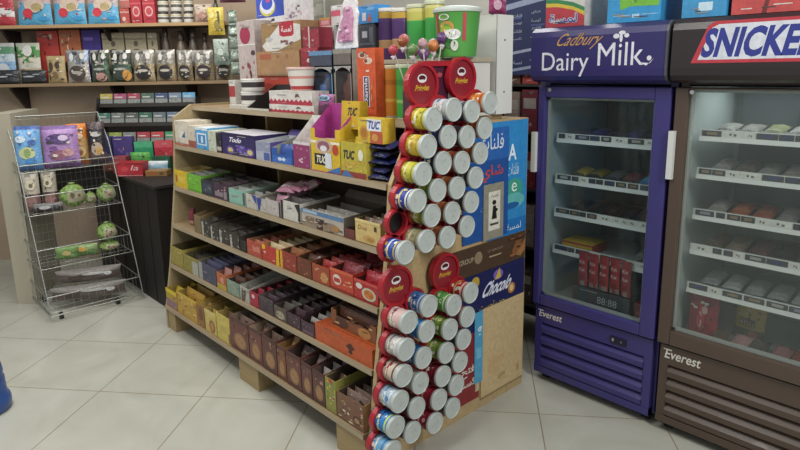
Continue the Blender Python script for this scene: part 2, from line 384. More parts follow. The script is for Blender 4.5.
# ================================================================== can rack on the end of the shelving
CANX = -1.715        # face of the red panels
UPA = [(1.680, 1.456), (1.649, 1.356), (1.621, 1.253), (1.590, 1.153), (1.557, 1.058), (1.523, .962)]
UPB = [(1.794, 1.486), (1.763, 1.382), (1.733, 1.282), (1.702, 1.177), (1.669, 1.081), (1.638, .983)]
UPC = [(1.905, 1.473), (1.876, 1.372), (1.845, 1.271), (1.816, 1.17), (1.787, 1.071), (1.758, .974)]
UPD = [(2.020, 1.501), (1.986, 1.398), (1.960, 1.296), (1.931, 1.197), (1.904, 1.097), (1.878, .997)]
LOA = [(1.534, .676), (1.518, .566), (1.503, .459), (1.480, .356), (1.455, .255), (1.434, .155)]
LOB = [(1.648, .710), (1.634, .605), (1.614, .496), (1.594, .392), (1.572, .289), (1.546, .190)]
LOC = [(1.796, .671), (1.772, .570), (1.751, .470), (1.730, .370), (1.704, .273), (1.679, .173)]
LOD = [(1.905, .696), (1.884, .592), (1.860, .495), (1.837, .397), (1.814, .296), (1.789, .197)]
RED = M('9e1f2a', 'plastic'); RED2 = M('83202a', 'plastic')
def ringplate(mb, y, z, r, x0, x1, hole):
    seg = 24; q = lambda R, x: [(x, y+R*math.cos(2*PI*i/seg), z+R*math.sin(2*PI*i/seg)) for i in range(seg)]
    vs = q(r, x0)+q(r, x1)+q(hole, x1)+q(hole, x0); fs = []
    for k in range(4):
        for i in range(seg):
            j = (i+1) % seg; a, b = k*seg, ((k+1) % 4)*seg; fs.append((a+i, a+j, b+j, b+i))
    mb.add(vs, fs, RED, False)
def crest(mb, y, z, r, x):
    """the round header: raised rim, pale lettering"""
    seg = 32
    for R, a, b, m in ((r, x, x+.016, RED), (r*.86, x+.016, x+.0172, RED2)):
        pa = [(a, y+R*math.cos(2*PI*i/seg), z+R*math.sin(2*PI*i/seg)) for i in range(seg)]
        mb.slab(pa, (b-a, 0, 0), m)
    ringplate(mb, y, z, r, x+.012, x+.026, r*.86)
    mb.prints((x+.0172, y-r, z-r), (0, 1, 0), (0, 0, 1), 2*r, 2*r,
              [('t', 'Pringles', .5, .42, .44, .17, 'c9a636', .15, .02), ('e', .5, .65, .15, .10, 'd9d4d2'), ('e', .5, .66, .11, .06, '4a1c22'), ('e', .5, .60, .10, .025, 'd9d4d2')], 'plastic')
def can_rack(label, cols, discs, z0, loc, header):
    e = thing('can_rack', label, 'rack', (GX1+.02, loc[0], loc[1]))
    off = lambda mb: setattr(mb, 'v', [(x-(GX1+.02), y-loc[0], z-loc[1]) for x, y, z in mb.v])
    for ci, col in enumerate(cols):
        mb = MB()
        # a slanting plastic strip with one open ring for each can
        yt, zt = col[0]; yb, zb = col[-1]
        mb.slab([(GX1+.015, yb-.02, zb-.045), (GX1+.015, yb+.02, zb-.045), (GX1+.015, yt+.02, zt+.045), (GX1+.015, yt-.02, zt+.045)], (.005, 0, 0), RED)
        for y, z in col: ringplate(mb, y, z, .056, CANX-.012, CANX+.012, .0455)
        off(mb); mb.build('ring_strip', e)
        for y, z in col:
            mb = MB(); mb.cyl((CANX-.022, y, z), (CANX-.016, y, z), .050, M('1d1a1c', 'plastic'), 20); off(mb); mb.build('socket', e)
    for y, z, r in discs:
        mb = MB(); crest(mb, y, z, r, CANX-.02); off(mb); mb.build('header_disc', e)
    if header:
        mb = MB(); mb.box(CANX-.05, 1.765, 1.50, CANX-.028, 1.89, 1.66, M('4a1f34', 'plastic'))
        mb.box(CANX-.052, 1.74, 1.655, CANX-.012, 1.92, 1.675, RED); mb.prints((CANX-.028, 1.765, 1.50), (0, 1, 0), (0, 0, 1), .125, .16, [('t', 'L', .55, .35, .3, .35, '9a8fa0'), ('e', .6, .75, .12, .06, 'a94a52')])
        off(mb); mb.build('header_bridge', e)
    return e
UPPER = can_rack('upper red plastic can rack with two round header discs on the end board', [UPA, UPB, UPC, UPD], [(1.714, 1.583, .086), (1.945, 1.605, .086)], .9, (1.75, .93), True)
LOWER = can_rack('lower red plastic can rack with two round discs near the floor', [LOA, LOB, LOC, LOD], [(1.556, .795, .085), (1.842, .785, .085)], .1, (1.70, .11), False)

def can(label, P, col, band, alt, seed, grp):
    e = thing('crisp_can', label, 'crisps can', P, 0, grp); rr = random.Random(seed)
    L = .088; r = .0415
    mb = MB().lathe([(r, -.0150, M('b9b6ae', 'metal')), (r, -.010, M(col, 'ink')), (r, .014, M(col, 'ink')), (r, .026, M(band, 'ink')), (r, .034, M(col, 'ink')), (r, .060, M(alt, 'ink')), (r, .068, M(col, 'ink')), (r, L-.006, M('b9b6ae', 'metal')), (r*1.02, L, None)], M(col, 'ink'), 22, axis='x')
    # lettering and picture on the viewer's side of the label
    for k in range(14):
        th = PI*(.62+.8*rr.random()); x = rr.uniform(.004, .058); s = rr.uniform(.004, .012)
        c = rr.choice([band, alt, 'e6e2d4', col]); q = []
        for i in range(7):
            t = 2*PI*i/7; a = th+s*rr.uniform(.5, 1.3)*math.sin(t)/r; R = r+.0006+.00008*k
            q.append((min(.08, max(-.005, x+s*rr.uniform(.5, 1.2)*math.cos(t))), R*math.cos(a), R*math.sin(a)))
        mb.add(q, [tuple(range(7))], M(c, 'ink'))
    vs, fs = text_geo('Pringles', .02)
    mb.add([(.03+.014*y+0, (r+.0022)*math.cos(PI+a), -(r+.0022)*math.sin(PI+a)) for x, y in vs for a in (x*.05/r,)], fs, M('f0e6c0' if alt != 'f0e6c0' else '3a2a20', 'ink'))
    mb.build('body', e)
    R = .0465; lidm = M('aeb5b1', 'plastic')
    mb = MB().lathe([(R, L-.008, None), (R*1.01, L-.004, None), (R*1.01, L+.004, None), (R*.97, L+.007, None), (R*.90, L+.007, None), (R*.88, L+.004, None)], lidm, 26, axis='x')
    mb.prints((L+.004, -R, -R), (0, 1, 0), (0, 0, 1), 2*R, 2*R, [('s', seed, .28, .3, .72, .72, 9, 'a9ada9 b4b8b4 9ea3a0')], 'plastic')
    mb.build('lid', e)
    return e
CANS = [(UPA, 'upper rack, front column', ['yellow:c3b52c:e3d9a0:6f7d24', 'yellow:c2ac34:ddd2a4:a88b2a', 'lime yellow:b9b437:dcd9a2:7b8a2c', 'blue and yellow:2c3f92:c9b738:e2ddc8', None, 'royal blue:2b489b:cfd3da:b9a43a']),
 (UPB, 'upper rack, second column', ['white and blue:c9ccd0:33509c:9aa7be', 'navy:2c3c84:8fa0c8:3a3f58', 'navy:303c70:7f8db4:23263c', 'green:8c9a34:cfcf9c:5d7a2e', 'lime:9aa02c:d5d29c:5f7a2c', 'pale olive:a9a47c:d2cdb4:8a8462']),
 (UPC, 'upper rack, third column', ['dark grey:3c3f4c:a9adb4:5a5d68', 'dark grey:3a3d4a:9a9da6:5c3c34', 'orange:b4623a:dcc2a4:8c4a2c', 'orange brown:a5603c:d8bfa0:7c4a30', 'copper:a8623e:d2b898:84482c', 'copper:a2613f:ccb294:7d4a30']),
 (UPD, 'upper rack, far column', ['orange:cf7a34:ead0a8:a84f22', 'orange:c4632f:e2c49c:8f4524', 'orange:b86434:d8bc98:8a4a2c', 'grey:5a5c60:a9abaa:3f4146', 'grey:5c5a58:a5a39c:3c3a3a', 'dark red:7a2c30:c4aaa0:4a1f24']),
 (LOA, 'lower rack, front column', ['pink and white:c9b4ae:7d3a4c:d8a9a4', 'silver:b4b4b2:6a5a56:d4d2cc', 'cream and red:c4b4a4:8c2f34:4c2f2c', 'pale blue:9db4c4:4f7fa8:c9d4da', 'bright blue:2f7fc4:1f3f7a:c9d43f', 'pale blue:6aa0c4:d4d9da:3f6f9c']),
 (LOB, 'lower rack, second column', ['blue:3a76b4:20305c:c4c9d0', 'sky blue:3f8fc8:cfd8de:2a5f94', 'blue:3a86c4:c2ccd4:28588c', 'beige:b4a594:8c6a52:d4cabc', 'dark brown:584844:a4968a:38302c', 'brown:5c4c46:a8988a:3a302c']),
 (LOC, 'lower rack, third column', ['bright green:4fa04c:2f6a34:cfd8b4', 'green:7c9a3c:cfd29c:4a6a2c', 'green:7f9c44:c9cf94:4f6e2e', 'dark red:8c2434:d2a4a4:5c1a24', 'crimson:a0283c:d4a8a8:6a1c2a', 'crimson:98263c:d0a4a6:641c2a']),
 (LOD, 'lower rack, far column', ['red and yellow:b82f34:d2a43a:d8c8b8', 'pink:b06a6c:d6bcb4:7c3f44', 'grey:5f6264:a8aaa8:404448', 'grey green:6c7468:b4b8a8:4a5248', 'grey green:687064:aeb4a4:485048', 'grey green:626c60:a8b0a0:444c44'])]
ORD = ['top', 'second from the top', 'third from the top', 'fourth from the top', 'fifth from the top', 'bottom']
sd = 100
for col, where, cols in CANS:
    for k, c in enumerate(cols):
        sd += 1
        if c is None: continue
        nm, a, b, d = c.split(':')
        can('%s crisps can, %s in the %s' % (nm, ORD[k], where), (CANX-.0, col[k][0], col[k][1]), a, b, d, sd, 'crisps cans in the red racks')

# ================================================================== refrigerators
GLASS_A = glass('door_glass_dim', 'f4f8f8', .02, 'a9bcb8', .5)
GLASS_B = glass('door_glass_misty', 'f8faf9', .042, 'c2cecb', .5)
def fridge(label, x0, x1, col, hcol, hz, shelves, sx, glassm, liner, back, op, hx, tags, badge):
    e = thing('display_fridge', label, 'fridge', (x0, 2.56, 0)); Y0 = 2.56
    def B(mb, name, parent=e, **k):
        mb.v = [(x-x0, y-Y0, z) for x, y, z in mb.v]; return mb.build(name, parent, **k)
    body = M(col, 'paint'); dk = M('2a2a2e', 'plastic'); ln = M(liner, 'plastic'); bk = M(back, 'plastic'); w = .035
    mb = MB()
    mb.box(x0, 2.60, .05, x1, 3.22, .43, body)
    mb.box(x0, 2.60, .43, x0+w, 3.22, 1.80, body, side=body); mb.box(x1-w, 2.60, .43, x1, 3.22, 1.80, body)
    mb.box(x0+w, 3.18, .43, x1-w, 3.22, 1.80, body); mb.box(x0+w, 2.60, 1.56, x1-w, 3.18, 1.80, body)
    B(mb, 'cabinet', bevel=.004)
    mb = MB(); a, b = x0+w, x1-w; yi = 3.16
    mb.quad((a+.001, 2.605, .45), (a+.001, 2.605, 1.555), (a+.001, yi, 1.555), (a+.001, yi, .45), ln)
    mb.quad((b-.001, 2.605, .45), (b-.001, yi, .45), (b-.001, yi, 1.555), (b-.001, 2.605, 1.555), ln)
    mb.quad((a, yi, .45), (a, yi, 1.555), (b, yi, 1.555), (b, yi, .45), bk)
    mb.quad((a, 2.605, .452), (a, yi, .452), (b, yi, .452), (b, 2.605, .452), M('c9d2d0', 'plastic'))
    mb.quad((a, 2.605, 1.555), (b, 2.605, 1.555), (b, yi, 1.555), (a, yi, 1.555), ln)
    B(mb, 'inner_liner')
    # evaporator cover with round fan grilles
    mb = MB(); mb.box(a+.05, 3.08, .9, b-.05, 3.155, 1.53, M('565b5e', 'plastic'))
    for fx in (.55, .8):
        for fz in (1.16, 1.40): mb.cyl((a+(b-a)*fx, 3.078, fz), (a+(b-a)*fx, 3.05, fz), .075, M('45494c', 'plastic'), 20); mb.cyl((a+(b-a)*fx, 3.05, fz), (a+(b-a)*fx, 3.046, fz), .06, M('33373a', 'plastic'), 20)
    B(mb, 'fan_cover')
    # louvred base
    mb = MB(); mb.box(x0+.012, 2.565, .05, x0+.05, 2.60, .425, body); mb.box(x1-.05, 2.565, .05, x1-.012, 2.60, .425, body)
    mb.box(x0+.05, 2.565, .335, x1-.05, 2.60, .425, body); mb.box(x0+.012, 2.562, .05, x1-.012, 2.60, .085, body)
    for k in range(4):
        z = .085+k*.0625
        pr = [(2.59, z), (2.562, z+.006), (2.560, z+.032), (2.585, z+.055), (2.592, z+.0625)]
        vs = [(x, y, zz) for x in (x0+.05, x1-.05) for y, zz in pr]; n = len(pr)
        mb.add(vs, [(i, n+i, n+i+1, i+1) for i in range(n-1)], body)
    vs, fs = text_geo('Everest', .012)
    bx, bz, bw, bh = badge
    mb.add([(bx+(x+.05*y)*bw*.92, 2.5642-.0008, bz+y*bh) for x, y in vs], fs, M('d6d2c8', 'ink'))
    mb.box(bx-bw*.52, 2.5635, bz+bh*.36, bx-bw*.30, 2.565, bz+bh*.46, M('d6d2c8', 'ink'))
    B(mb, 'louvre_panel', bevel=.002)
    for fx in (x0+.03, x1-.07):
        for fy in (2.62, 3.12): B(MB().box(fx, fy, 0, fx+.04, fy+.04, .05, dk), 'foot')
    # door
    ox0, ox1, oz0, oz1 = op; mb = MB(); dz0, dz1 = .437, 1.553; y0, y1 = 2.545, 2.598
    mb.box(x0+.002, y0, dz0, ox0, y1, dz1, body); mb.box(ox1, y0, dz0, x1-.004, y1, dz1, body)
    mb.box(ox0, y0, dz0, ox1, y1, oz0, body); mb.box(ox0, y0, oz1, ox1, y1, dz1, body)
    door = B(mb, 'door', bevel=.005)
    def D(mb, name): mb.v = [(x-x0, y-Y0, z) for x, y, z in mb.v]; o = mb.build(name, door); return o
    D(MB().box(ox0-.005, 2.566, oz0-.005, ox1+.005, 2.572, oz1+.005, glassm), 'glass_pane')
    t = .012; mb = MB()
    for q in ((ox0, oz0, ox0+t, oz1), (ox1-t, oz0, ox1, oz1), (ox0, oz0, ox1, oz0+t), (ox0, oz1-t, ox1, oz1)): mb.box(q[0], 2.573, q[1], q[2], 2.59, q[3], M('b9bcb6', 'plastic'))
    D(mb, 'door_seal')
    hz0, hz1 = hx[1], hx[2]
    D(MB().box(hx[0]-.012, 2.525, hz0, hx[0]+.012, 2.546, hz1, M('c9cac6', 'plastic')), 'handle')
    D(MB().cyl((x0+.07, 2.546, 1.535), (x0+.07, 2.538, 1.535), .009, M('c2c2c4', 'metal'), 12), 'door_lock')
    # lit header, rounded at its upper and lower edges
    pr = [(2.60, 1.572), (2.515, 1.572), (2.485, 1.583), (2.472, 1.602), (2.470, 1.63), (2.470, 1.775), (2.476, 1.80), (2.50, 1.818), (2.56, 1.822), (3.0, 1.822), (3.0, 1.80), (2.60, 1.80)]
    hx0, hx1 = x0+.006, x1-.006; mb = MB()
    mb.slab([(hx0, y, z) for y, z in pr], (hx1-hx0, 0, 0), M(hcol, 'paint'))
    mb.slab([(hx1, y-.004, z) for y, z in pr[:9]], (.008, 0, 0), M('4a4b52', 'plastic'))
    H = lambda u, z: ((u-hx0)/(hx1-hx0), (z-1.572)/.25)
    mb.prints((hx0, 2.470, 1.572), (1, 0, 0), (0, 0, 1), hx1-hx0, .25, hz(H, hx1-hx0))
    B(mb, 'header_sign')
    # shelves with price rails
    for k, z in enumerate(shelves):
        mb = MB(); a2, b2 = sx; hgt = .046
        mb.box(a2, 2.64, z-hgt+.004, b2, 3.06, z-hgt+.012, M('aab0ae', 'plastic'))
        mb.box(a2, 2.625, z-hgt, b2, 2.640, z-hgt*.58, M('eceeec', 'plastic')); mb.box(a2, 2.630, z-hgt*.58, b2, 2.640, z, M('dcdfdc', 'plastic'))
        rr = random.Random(k*7+tags); x = a2+.01
        while x < b2-.05:
            tw = rr.choice((.035, .05, .075)); tw = min(tw, b2-x-.01)
            dark = rr.random() < .6
            mb.box(x, 2.6275, z-hgt*.56, x+tw, 2.630, z-.003, M('3f3d40' if dark else 'dcdcd4', 'ink'))
            if dark and tw > .04: mb.box(x+tw*.25, 2.6268, z-hgt*.42, x+tw*.8, 2.6275, z-.008, M(rr.choice(['8c8f9c', '34406a', '8a7a5a', 'a4a4a0']), 'ink'))
            elif not dark:
                mb.box(x+tw*.3, 2.6268, z-hgt*.40, x+tw*.42, 2.6275, z-.01, M('6a6a6a', 'ink')); mb.box(x+tw*.52, 2.6268, z-hgt*.45, x+tw*.66, 2.6275, z-.012, M('6a6a6a', 'ink'))
            x += tw+rr.choice((.003, .004, .008))
        s = B(mb, 'shelf')
    return e, B
def cadbury(H, w):
    s = []
    (a, b) = H(-1.497, 1.752); s.append(('t', 'Cadbury', a, b, .215/w, .070/.25, 'b98a4c', .25, .0))
    (a, b) = H(-1.563, 1.653); s.append(('t', 'Dairy', a, b, .240/w, .108/.25, 'd2d2dc', 0, .0))
    (a, b) = H(-1.297, 1.692); s.append(('t', 'Milk', a, b, .205/w, .094/.25, 'd2d2dc', 0, .0))
    for x, z, r, q in ((-1.318, 1.765, .014, .010), (-1.272, 1.766, .011, .009), (-1.296, 1.757, .007, .018), (-1.292, 1.778, .015, .008), (-1.170, 1.672, .010, .010)):
        (a, b) = H(x, z); s.append(('e', a, b, r/w, q/.25, 'd2d2dc'))
    s.append(('p', [H(-1.212, 1.655), H(-1.165, 1.652), H(-1.150, 1.672), H(-1.18, 1.642)], 'd2d2dc'))
    return s
def snick(H, w):
    s = [('p', [H(-1.005, 1.648), H(-.452, 1.648), H(-.395, 1.800), H(-.925, 1.800), H(-.950, 1.785)], 'b03440'),
         ('p', [H(-.980, 1.660), H(-.465, 1.660), H(-.413, 1.788), H(-.912, 1.788), H(-.935, 1.776)], 'c6cad2')]
    (a, b) = H(-.752, 1.722); s.append(('t', 'SNICKERS', a, b, .42/w, .108/.25, '2b3482', .05, .04))
    return s
F1, F1B = fridge('purple glass door chocolate fridge with white lettering on its rounded header', -1.752, -1.098, '38336e', '2a255e', cadbury,
    [1.322, 1.117, .945, .752], (-1.69, -1.16), GLASS_A, 'b4c2c8', '4a4f5c', (-1.710, -1.172, .490, 1.500), (-1.758, 1.131, 1.329), 3, (-1.648, .386, .145, .038))
mb = MB(); mb.box(-1.315, 2.559, .352, -1.235, 2.566, .386, M('1d1b2c', 'plastic')); mb.box(-1.305, 2.5575, .363, -1.296, 2.559, .377, M('9a9aa8', 'plastic')); mb.box(-1.262, 2.5575, .365, -1.256, 2.559, .373, M('7a7a90', 'plastic')); F1B(mb, 'switch_plate')
F2, F2B = fridge('brown glass door chocolate fridge at the right edge with a red bordered logo', -1.088, -.372, '4f4036', '2a2123', snick,
    [1.380, 1.221, 1.045, .891, .717], (-1.010, -.42), GLASS_B, 'ccd6d4', 'a0a8a7', (-1.034, -.432, .503, 1.545), (-1.082, 1.175, 1.376), 5, (-.975, .388, .165, .045))

# ================================================================== counter, wire rack, wall shelves
CT = M('17110f', 'wood')
e = thing('counter', 'dark wooden counter behind the wire rack carrying small boxes', 'counter', (-4.68, 1.55, 0))
mb = MB(); mb.box(-.50, 0, 0, .53, .50, .865, CT); mb.box(-.86, 0, 0, -.502, .27, .865, CT); mb.build('cabinet', e, bevel=.004)
mb = MB(); mb.box(-.52, -.015, .867, .545, .52, .89, M('241d1b', 'wood')); mb.box(-.87, -.015, .867, -.522, .28, .89, M('241d1b', 'wood')); mb.build('worktop', e, bevel=.003)
mb = MB()
for r in range(5): mb.box(-.44+r*.2, -.004, .02, -.435+r*.2, 0, .84, M('1a1413', 'wood'))
mb.build('end_panel', e)

WIRE = M('a4a69f', 'metal')
rk = thing('wire_display_rack', 'slanting wire snack rack on black castors by the grey pillar', 'rack', (-4.75, 1.18, 0))
def RK(mb, name, parent=rk): mb.v = [(x+4.75, y-1.18, z) for x, y, z in mb.v]; return mb.build(name, parent)
fx = lambda z: -4.44-.34*z
RY0, RY1, RXB = .885, 1.50, -5.02
mb = MB()
for y in (RY0, RY1):
    mb.path([(fx(.045), y, .045), (fx(1.04), y, 1.04), (fx(1.04)-.05, y, 1.16), (RXB, y, 1.36), (RXB, y, .045), (fx(.045), y, .045)], .0045, WIRE, 8)
for z in (.045, 1.36): mb.cyl((RXB, RY0, z), (RXB, RY1, z), .005, WIRE, 8)
mb.cyl((fx(.045), RY0, .045), (fx(.045), RY1, .045), .005, WIRE, 8); RK(mb, 'frame')
mb = MB()
for k in range(19): y = RY0+(RY1-RY0)*k/18; mb.cyl((RXB, y, .05), (RXB, y, 1.36), .0011, WIRE, 5, cap=False)
for k in range(22): z = .08+k*.06; mb.cyl((RXB, RY0, z), (RXB, RY1, z), .0011, WIRE, 5, cap=False)
RK(mb, 'back_grid')
mb = MB(); mb.box(RXB-.008, RY0+.01, .72, RXB-.004, RY1-.01, .975, M('231f1e', 'plastic')); RK(mb, 'back_sheet')
for zf, zr in ((.985, 1.038), (.70, .83), (.345, .475), (.06, .167)):
    mb = MB(); a, b = fx(zr), fx(zf)-.02
    mb.path([(RXB, RY0, zr+.02), (a, RY0, zr), (a, RY1, zr), (RXB, RY1, zr+.02)], .0042, WIRE, 7)
    mb.path([(RXB, RY0, zf), (b, RY0, zf), (b, RY1, zf), (RXB, RY1, zf)], .0032, WIRE, 7)
    for k in range(13): y = RY0+(RY1-RY0)*k/12; mb.path([(a, y, zr), (b, y, zf), (RXB, y, zf)], .0011, WIRE, 5)
    for k in range(4): x = b+(RXB-b)*(k+1)/5; mb.cyl((x, RY0, zf), (x, RY1, zf), .0011, WIRE, 5)
    for k in range(5):
        for y in (RY0, RY1): x = a+(RXB-a)*(k+1)/6; mb.cyl((x, y, zf), (x, y, zr), .0011, WIRE, 5)
    RK(mb, 'basket')
# wire mesh skirt at the open sides
mb = MB()
for k in range(9):
    z = .1+k*.1
    mb.cyl((RXB, RY0, z), (fx(z), RY0, z), .0010, WIRE, 5, cap=False)
for k in range(7): x = -4.97+.075*k; mb.cyl((x, RY0, .05), (x, RY0, min(1.2, (-4.44-x)/.34)), .0010, WIRE, 5, cap=False)
RK(mb, 'side_mesh')
for x, y in ((-4.50, .955), (-4.50, 1.33), (-4.95, .955), (-4.95, 1.40)):
    mb = MB(); mb.cyl((x, y-.012, .022), (x, y+.012, .022), .022, M('1f1f20', 'plastic'), 16); mb.cyl((x, y, .03), (x, y, .048), .008, M('5a5a5a', 'metal'), 8); RK(mb, 'castor')

SHW = M('6e573f', 'wood'); SHE = M('a98a62', 'wood')
def wallshelf(label, z, b0, a0, a1, edge):
    e = thing('wall_shelf', label, 'shelf', W((a0+a1)/2, 5.345, z), YAW); w = (a1-a0)/2
    mb = MB(); mb.box(-w, -(5.345-b0), -.026, w, 0, 0, SHW, front=edge); mb.build('board', e, bevel=.002)
    for x in (-w+.55, 0.15, w-.45):
        mb = MB(); mb.slab([(x, -.005, -.03), (x, -.24, -.03), (x, -.22, -.06), (x, -.02, -.24), (x, -.005, -.24)], (.022, 0, 0), M('2c221c', 'wood')); mb.build('bracket', e)
    return e
wallshelf('upper wooden wall shelf of pouches, tins and jars at the top left', 2.035, 5.03, -3.75, -1.30, SHE)
wallshelf('lower wooden wall shelf of coffee bags above the wire rack', 1.578, 5.03, -3.75, -1.30, M('8a7356', 'wood'))
# ================================================================== one-off things
def window_box(label, P, S, fr, head, inner):
    w, d, h = S; d = .09; e = thing('window_box', label, 'box', P); m = M(fr)
    mb = MB(); t = .004
    mb.box(-w/2, d-t, 0, w/2, d, h, m, front=M('3a3f48')); mb.box(-w/2, 0, 0, -w/2+t, d, h, m, side=m); mb.box(w/2-t, 0, 0, w/2, d, h, m); mb.box(-w/2, 0, 0, w/2, d, t, m); mb.box(-w/2, 0, h-t, w/2, d, h, m, top=M('a4bccb'))
    mb.box(-w/2, 0, 0, -w/2+.014, t, h*.7, M('8d826c')); mb.box(w/2-.012, 0, 0, w/2, t, h*.7, m); mb.box(-w/2, 0, h*.74, w/2, t, h, M(head))
    n = 10; pts = [(-w/2, 0, h*.76)]+[(-w/2+w*i/n, 0, h*(.62+.1*math.sin(PI*i/n))) for i in range(n+1)]+[(w/2, 0, h*.76)]
    mb.slab(pts, (0, t, 0), M('9a9a98')); mb.box(-w/2, 0, h*.93, w/2, -.001, h, m)
    mb.box(-w/2, 0, 0, w/2, t, h*.06, m)
    mb.build('box_shell', e)
    mb = MB().lathe([(w*.26, .006, None), (w*.28, .02, None), (w*.28, h*.42, None), (w*.12, h*.55, None), (w*.12, h*.62, None)], M(inner, 'plastic'), 16, o=(w*.05, d*.52, 0)); mb.build('bottle_inside', e)
    mb = MB().box(-w*.36, d*.6, .006, -w*.12, d*.8, h*.5, M('4a3f3a')); mb.box(w*.2, d*.3, .006, w*.36, d*.5, h*.45, M('8fa4b8')); mb.build('pack_inside', e)
    MB().quad((-w/2+.012, .003, h*.05), (w/2-.012, .003, h*.05), (w/2-.012, .003, h*.66), (-w/2+.012, .003, h*.66), FILM).build('clear_window', e)
FILM = glass('clear_film', 'f4f6f6', .03, 'c8ccd0', .8)

def upright_print(o, word, w, h):
    me = o.data; vs, fs = text_geo(word, .02); n = len(me.vertices)
    mb = MB(); a, b = .40*h, .17*w    # length upwards, letter height
    cx, cz = -w/2+.49*w, .38*h
    mb.add([(cx-y*b, -.0030, cz+x*a) for x, y in vs], fs, M('d8d6da', 'ink'))
    k = mb.build('vertical_lettering', o)

def ledge():
    e = thing('ledge_box', 'white painted box forming a raised ledge behind the round red discs', 'box', (-2.10, 1.99, 1.435))
    mb = MB(); mb.box(-.36, .0, 0, .335, .20, .232, M('cdccc6', 'wall')); mb.build('carcass', e)
    mb = MB(); mb.box(-.38, -.02, .234, .345, .21, .254, M('a89d88', 'wood')); mb.build('top_board', e, bevel=.002)

def bucket(P, r, h):
    e = thing('lollipop_bucket', 'large green lollipop bucket with red stripes on the raised ledge', 'bucket', P)
    mb = MB(); mb.lathe([(r*.82, 0, None), (r*.84, .01, None), (r*.92, h*.5, None), (r, h*.9, None), (r*1.02, h*.92, None)], M('4f9444', 'plastic'), 32)
    def skin(th, zz, off): rr = r*(.84+.16*zz)+off; return (rr*math.cos(th), rr*math.sin(th), zz*h*.9)
    a0 = math.radians(-75)
    for da in (-.62, .72):
        q = [skin(a0+da, z, .0012) for z in (.35, .6, .8, .97)]+[skin(a0+da+.16, z, .0012) for z in (.97, .8, .6, .35)]; mb.add(q, [tuple(range(8))], M('a8323a', 'ink'))
    for i, (da, zz, ra, rz_, c) in enumerate([(.0, .66, .34, .14, 'b8924a'), (-.05, .56, .30, .13, '8fb43a'), (.30, .50, .34, .12, 'd2d4d0'), (.1, .30, .30, .10, '2f6a30'), (.35, .25, .18, .12, 'c4c6bc'), (-.12, .88, .26, .07, 'd0d4cc'), (-.12, .88, .20, .05, '5f8a3c')]):
        q = [skin(a0+da+ra*math.cos(2*PI*k/16), zz+rz_*math.sin(2*PI*k/16), .002+.0004*i) for k in range(16)]
        mb.add(q, [tuple(range(16))], M(c, 'ink'))
    for s, da, zz, wd, ht, c in (('wow', .15, .52, .5, .17, 'e4e6e2'),):
        vs, fs = text_geo(s, .03); mb.add([skin(a0+da+x*wd, zz+y*ht, .0052) for x, y in vs], fs, M(c, 'ink'))
    mb.build('body', e)
    MB().lathe([(r*1.04, h*.9, None), (r*1.05, h*.94, None), (r*1.05, h*.97, None), (r*.95, h*1.0, None), (r*.6, h*1.03, None)], M('b4bcb4', 'plastic'), 32).build('lid', e)

def bunny_bag(P):
    """clear bag edged in white in the outline of a rabbit, full of pink sweets"""
    e = thing('sweet_bag', 'pink rabbit shaped sweet bag with a white outline on the window boxes', 'sweet bag', P, 0)
    out = [(-.088, 0), (-.070, .075), (-.040, .14), (-.022, .165), (-.030, .19), (-.012, .225), (.018, .23), (.048, .222), (.062, .195), (.058, .17), (.068, .150), (.060, .125), (.052, .06), (.056, 0)]
    out = [(x*1.25, z*1.08) for x, z in out]
    def sheet(sc, y0, y1, m, name):
        cx, cz = -.005, .1; pts = [(cx+(x-cx)*sc, y0, max(.001, cz+(z-cz)*sc)) for x, z in out]
        mb = MB().slab(pts, (0, y1-y0, 0), m); o = mb.build(name, e, bevel=.006); return o
    sheet(1.0, .012, .026, M('e4e0e2', 'wrap'), 'white_edge')
    sheet(.66, .0, .038, M('c08aa8', 'wrap'), 'pink_filling')
    for x, z, r, c in ((-.015, .06, .012, 'b8789c'), (.02, .08, .014, 'd8b4c8'), (.015, .04, .013, 'a4688c'), (-.03, .035, .012, 'd0a8bc'), (.0, .105, .012, 'b4829c'), (.025, .185, .012, 'c8b4b8'), (-.035, .09, .01, 'cfd0d0')):
        MB().lathe([(r*.5, -r*.6, None), (r, 0, None), (r*.5, r*.6, None)], M(c, 'wrap'), 10, o=(x, -.004, z)).build('sweet_piece', e)

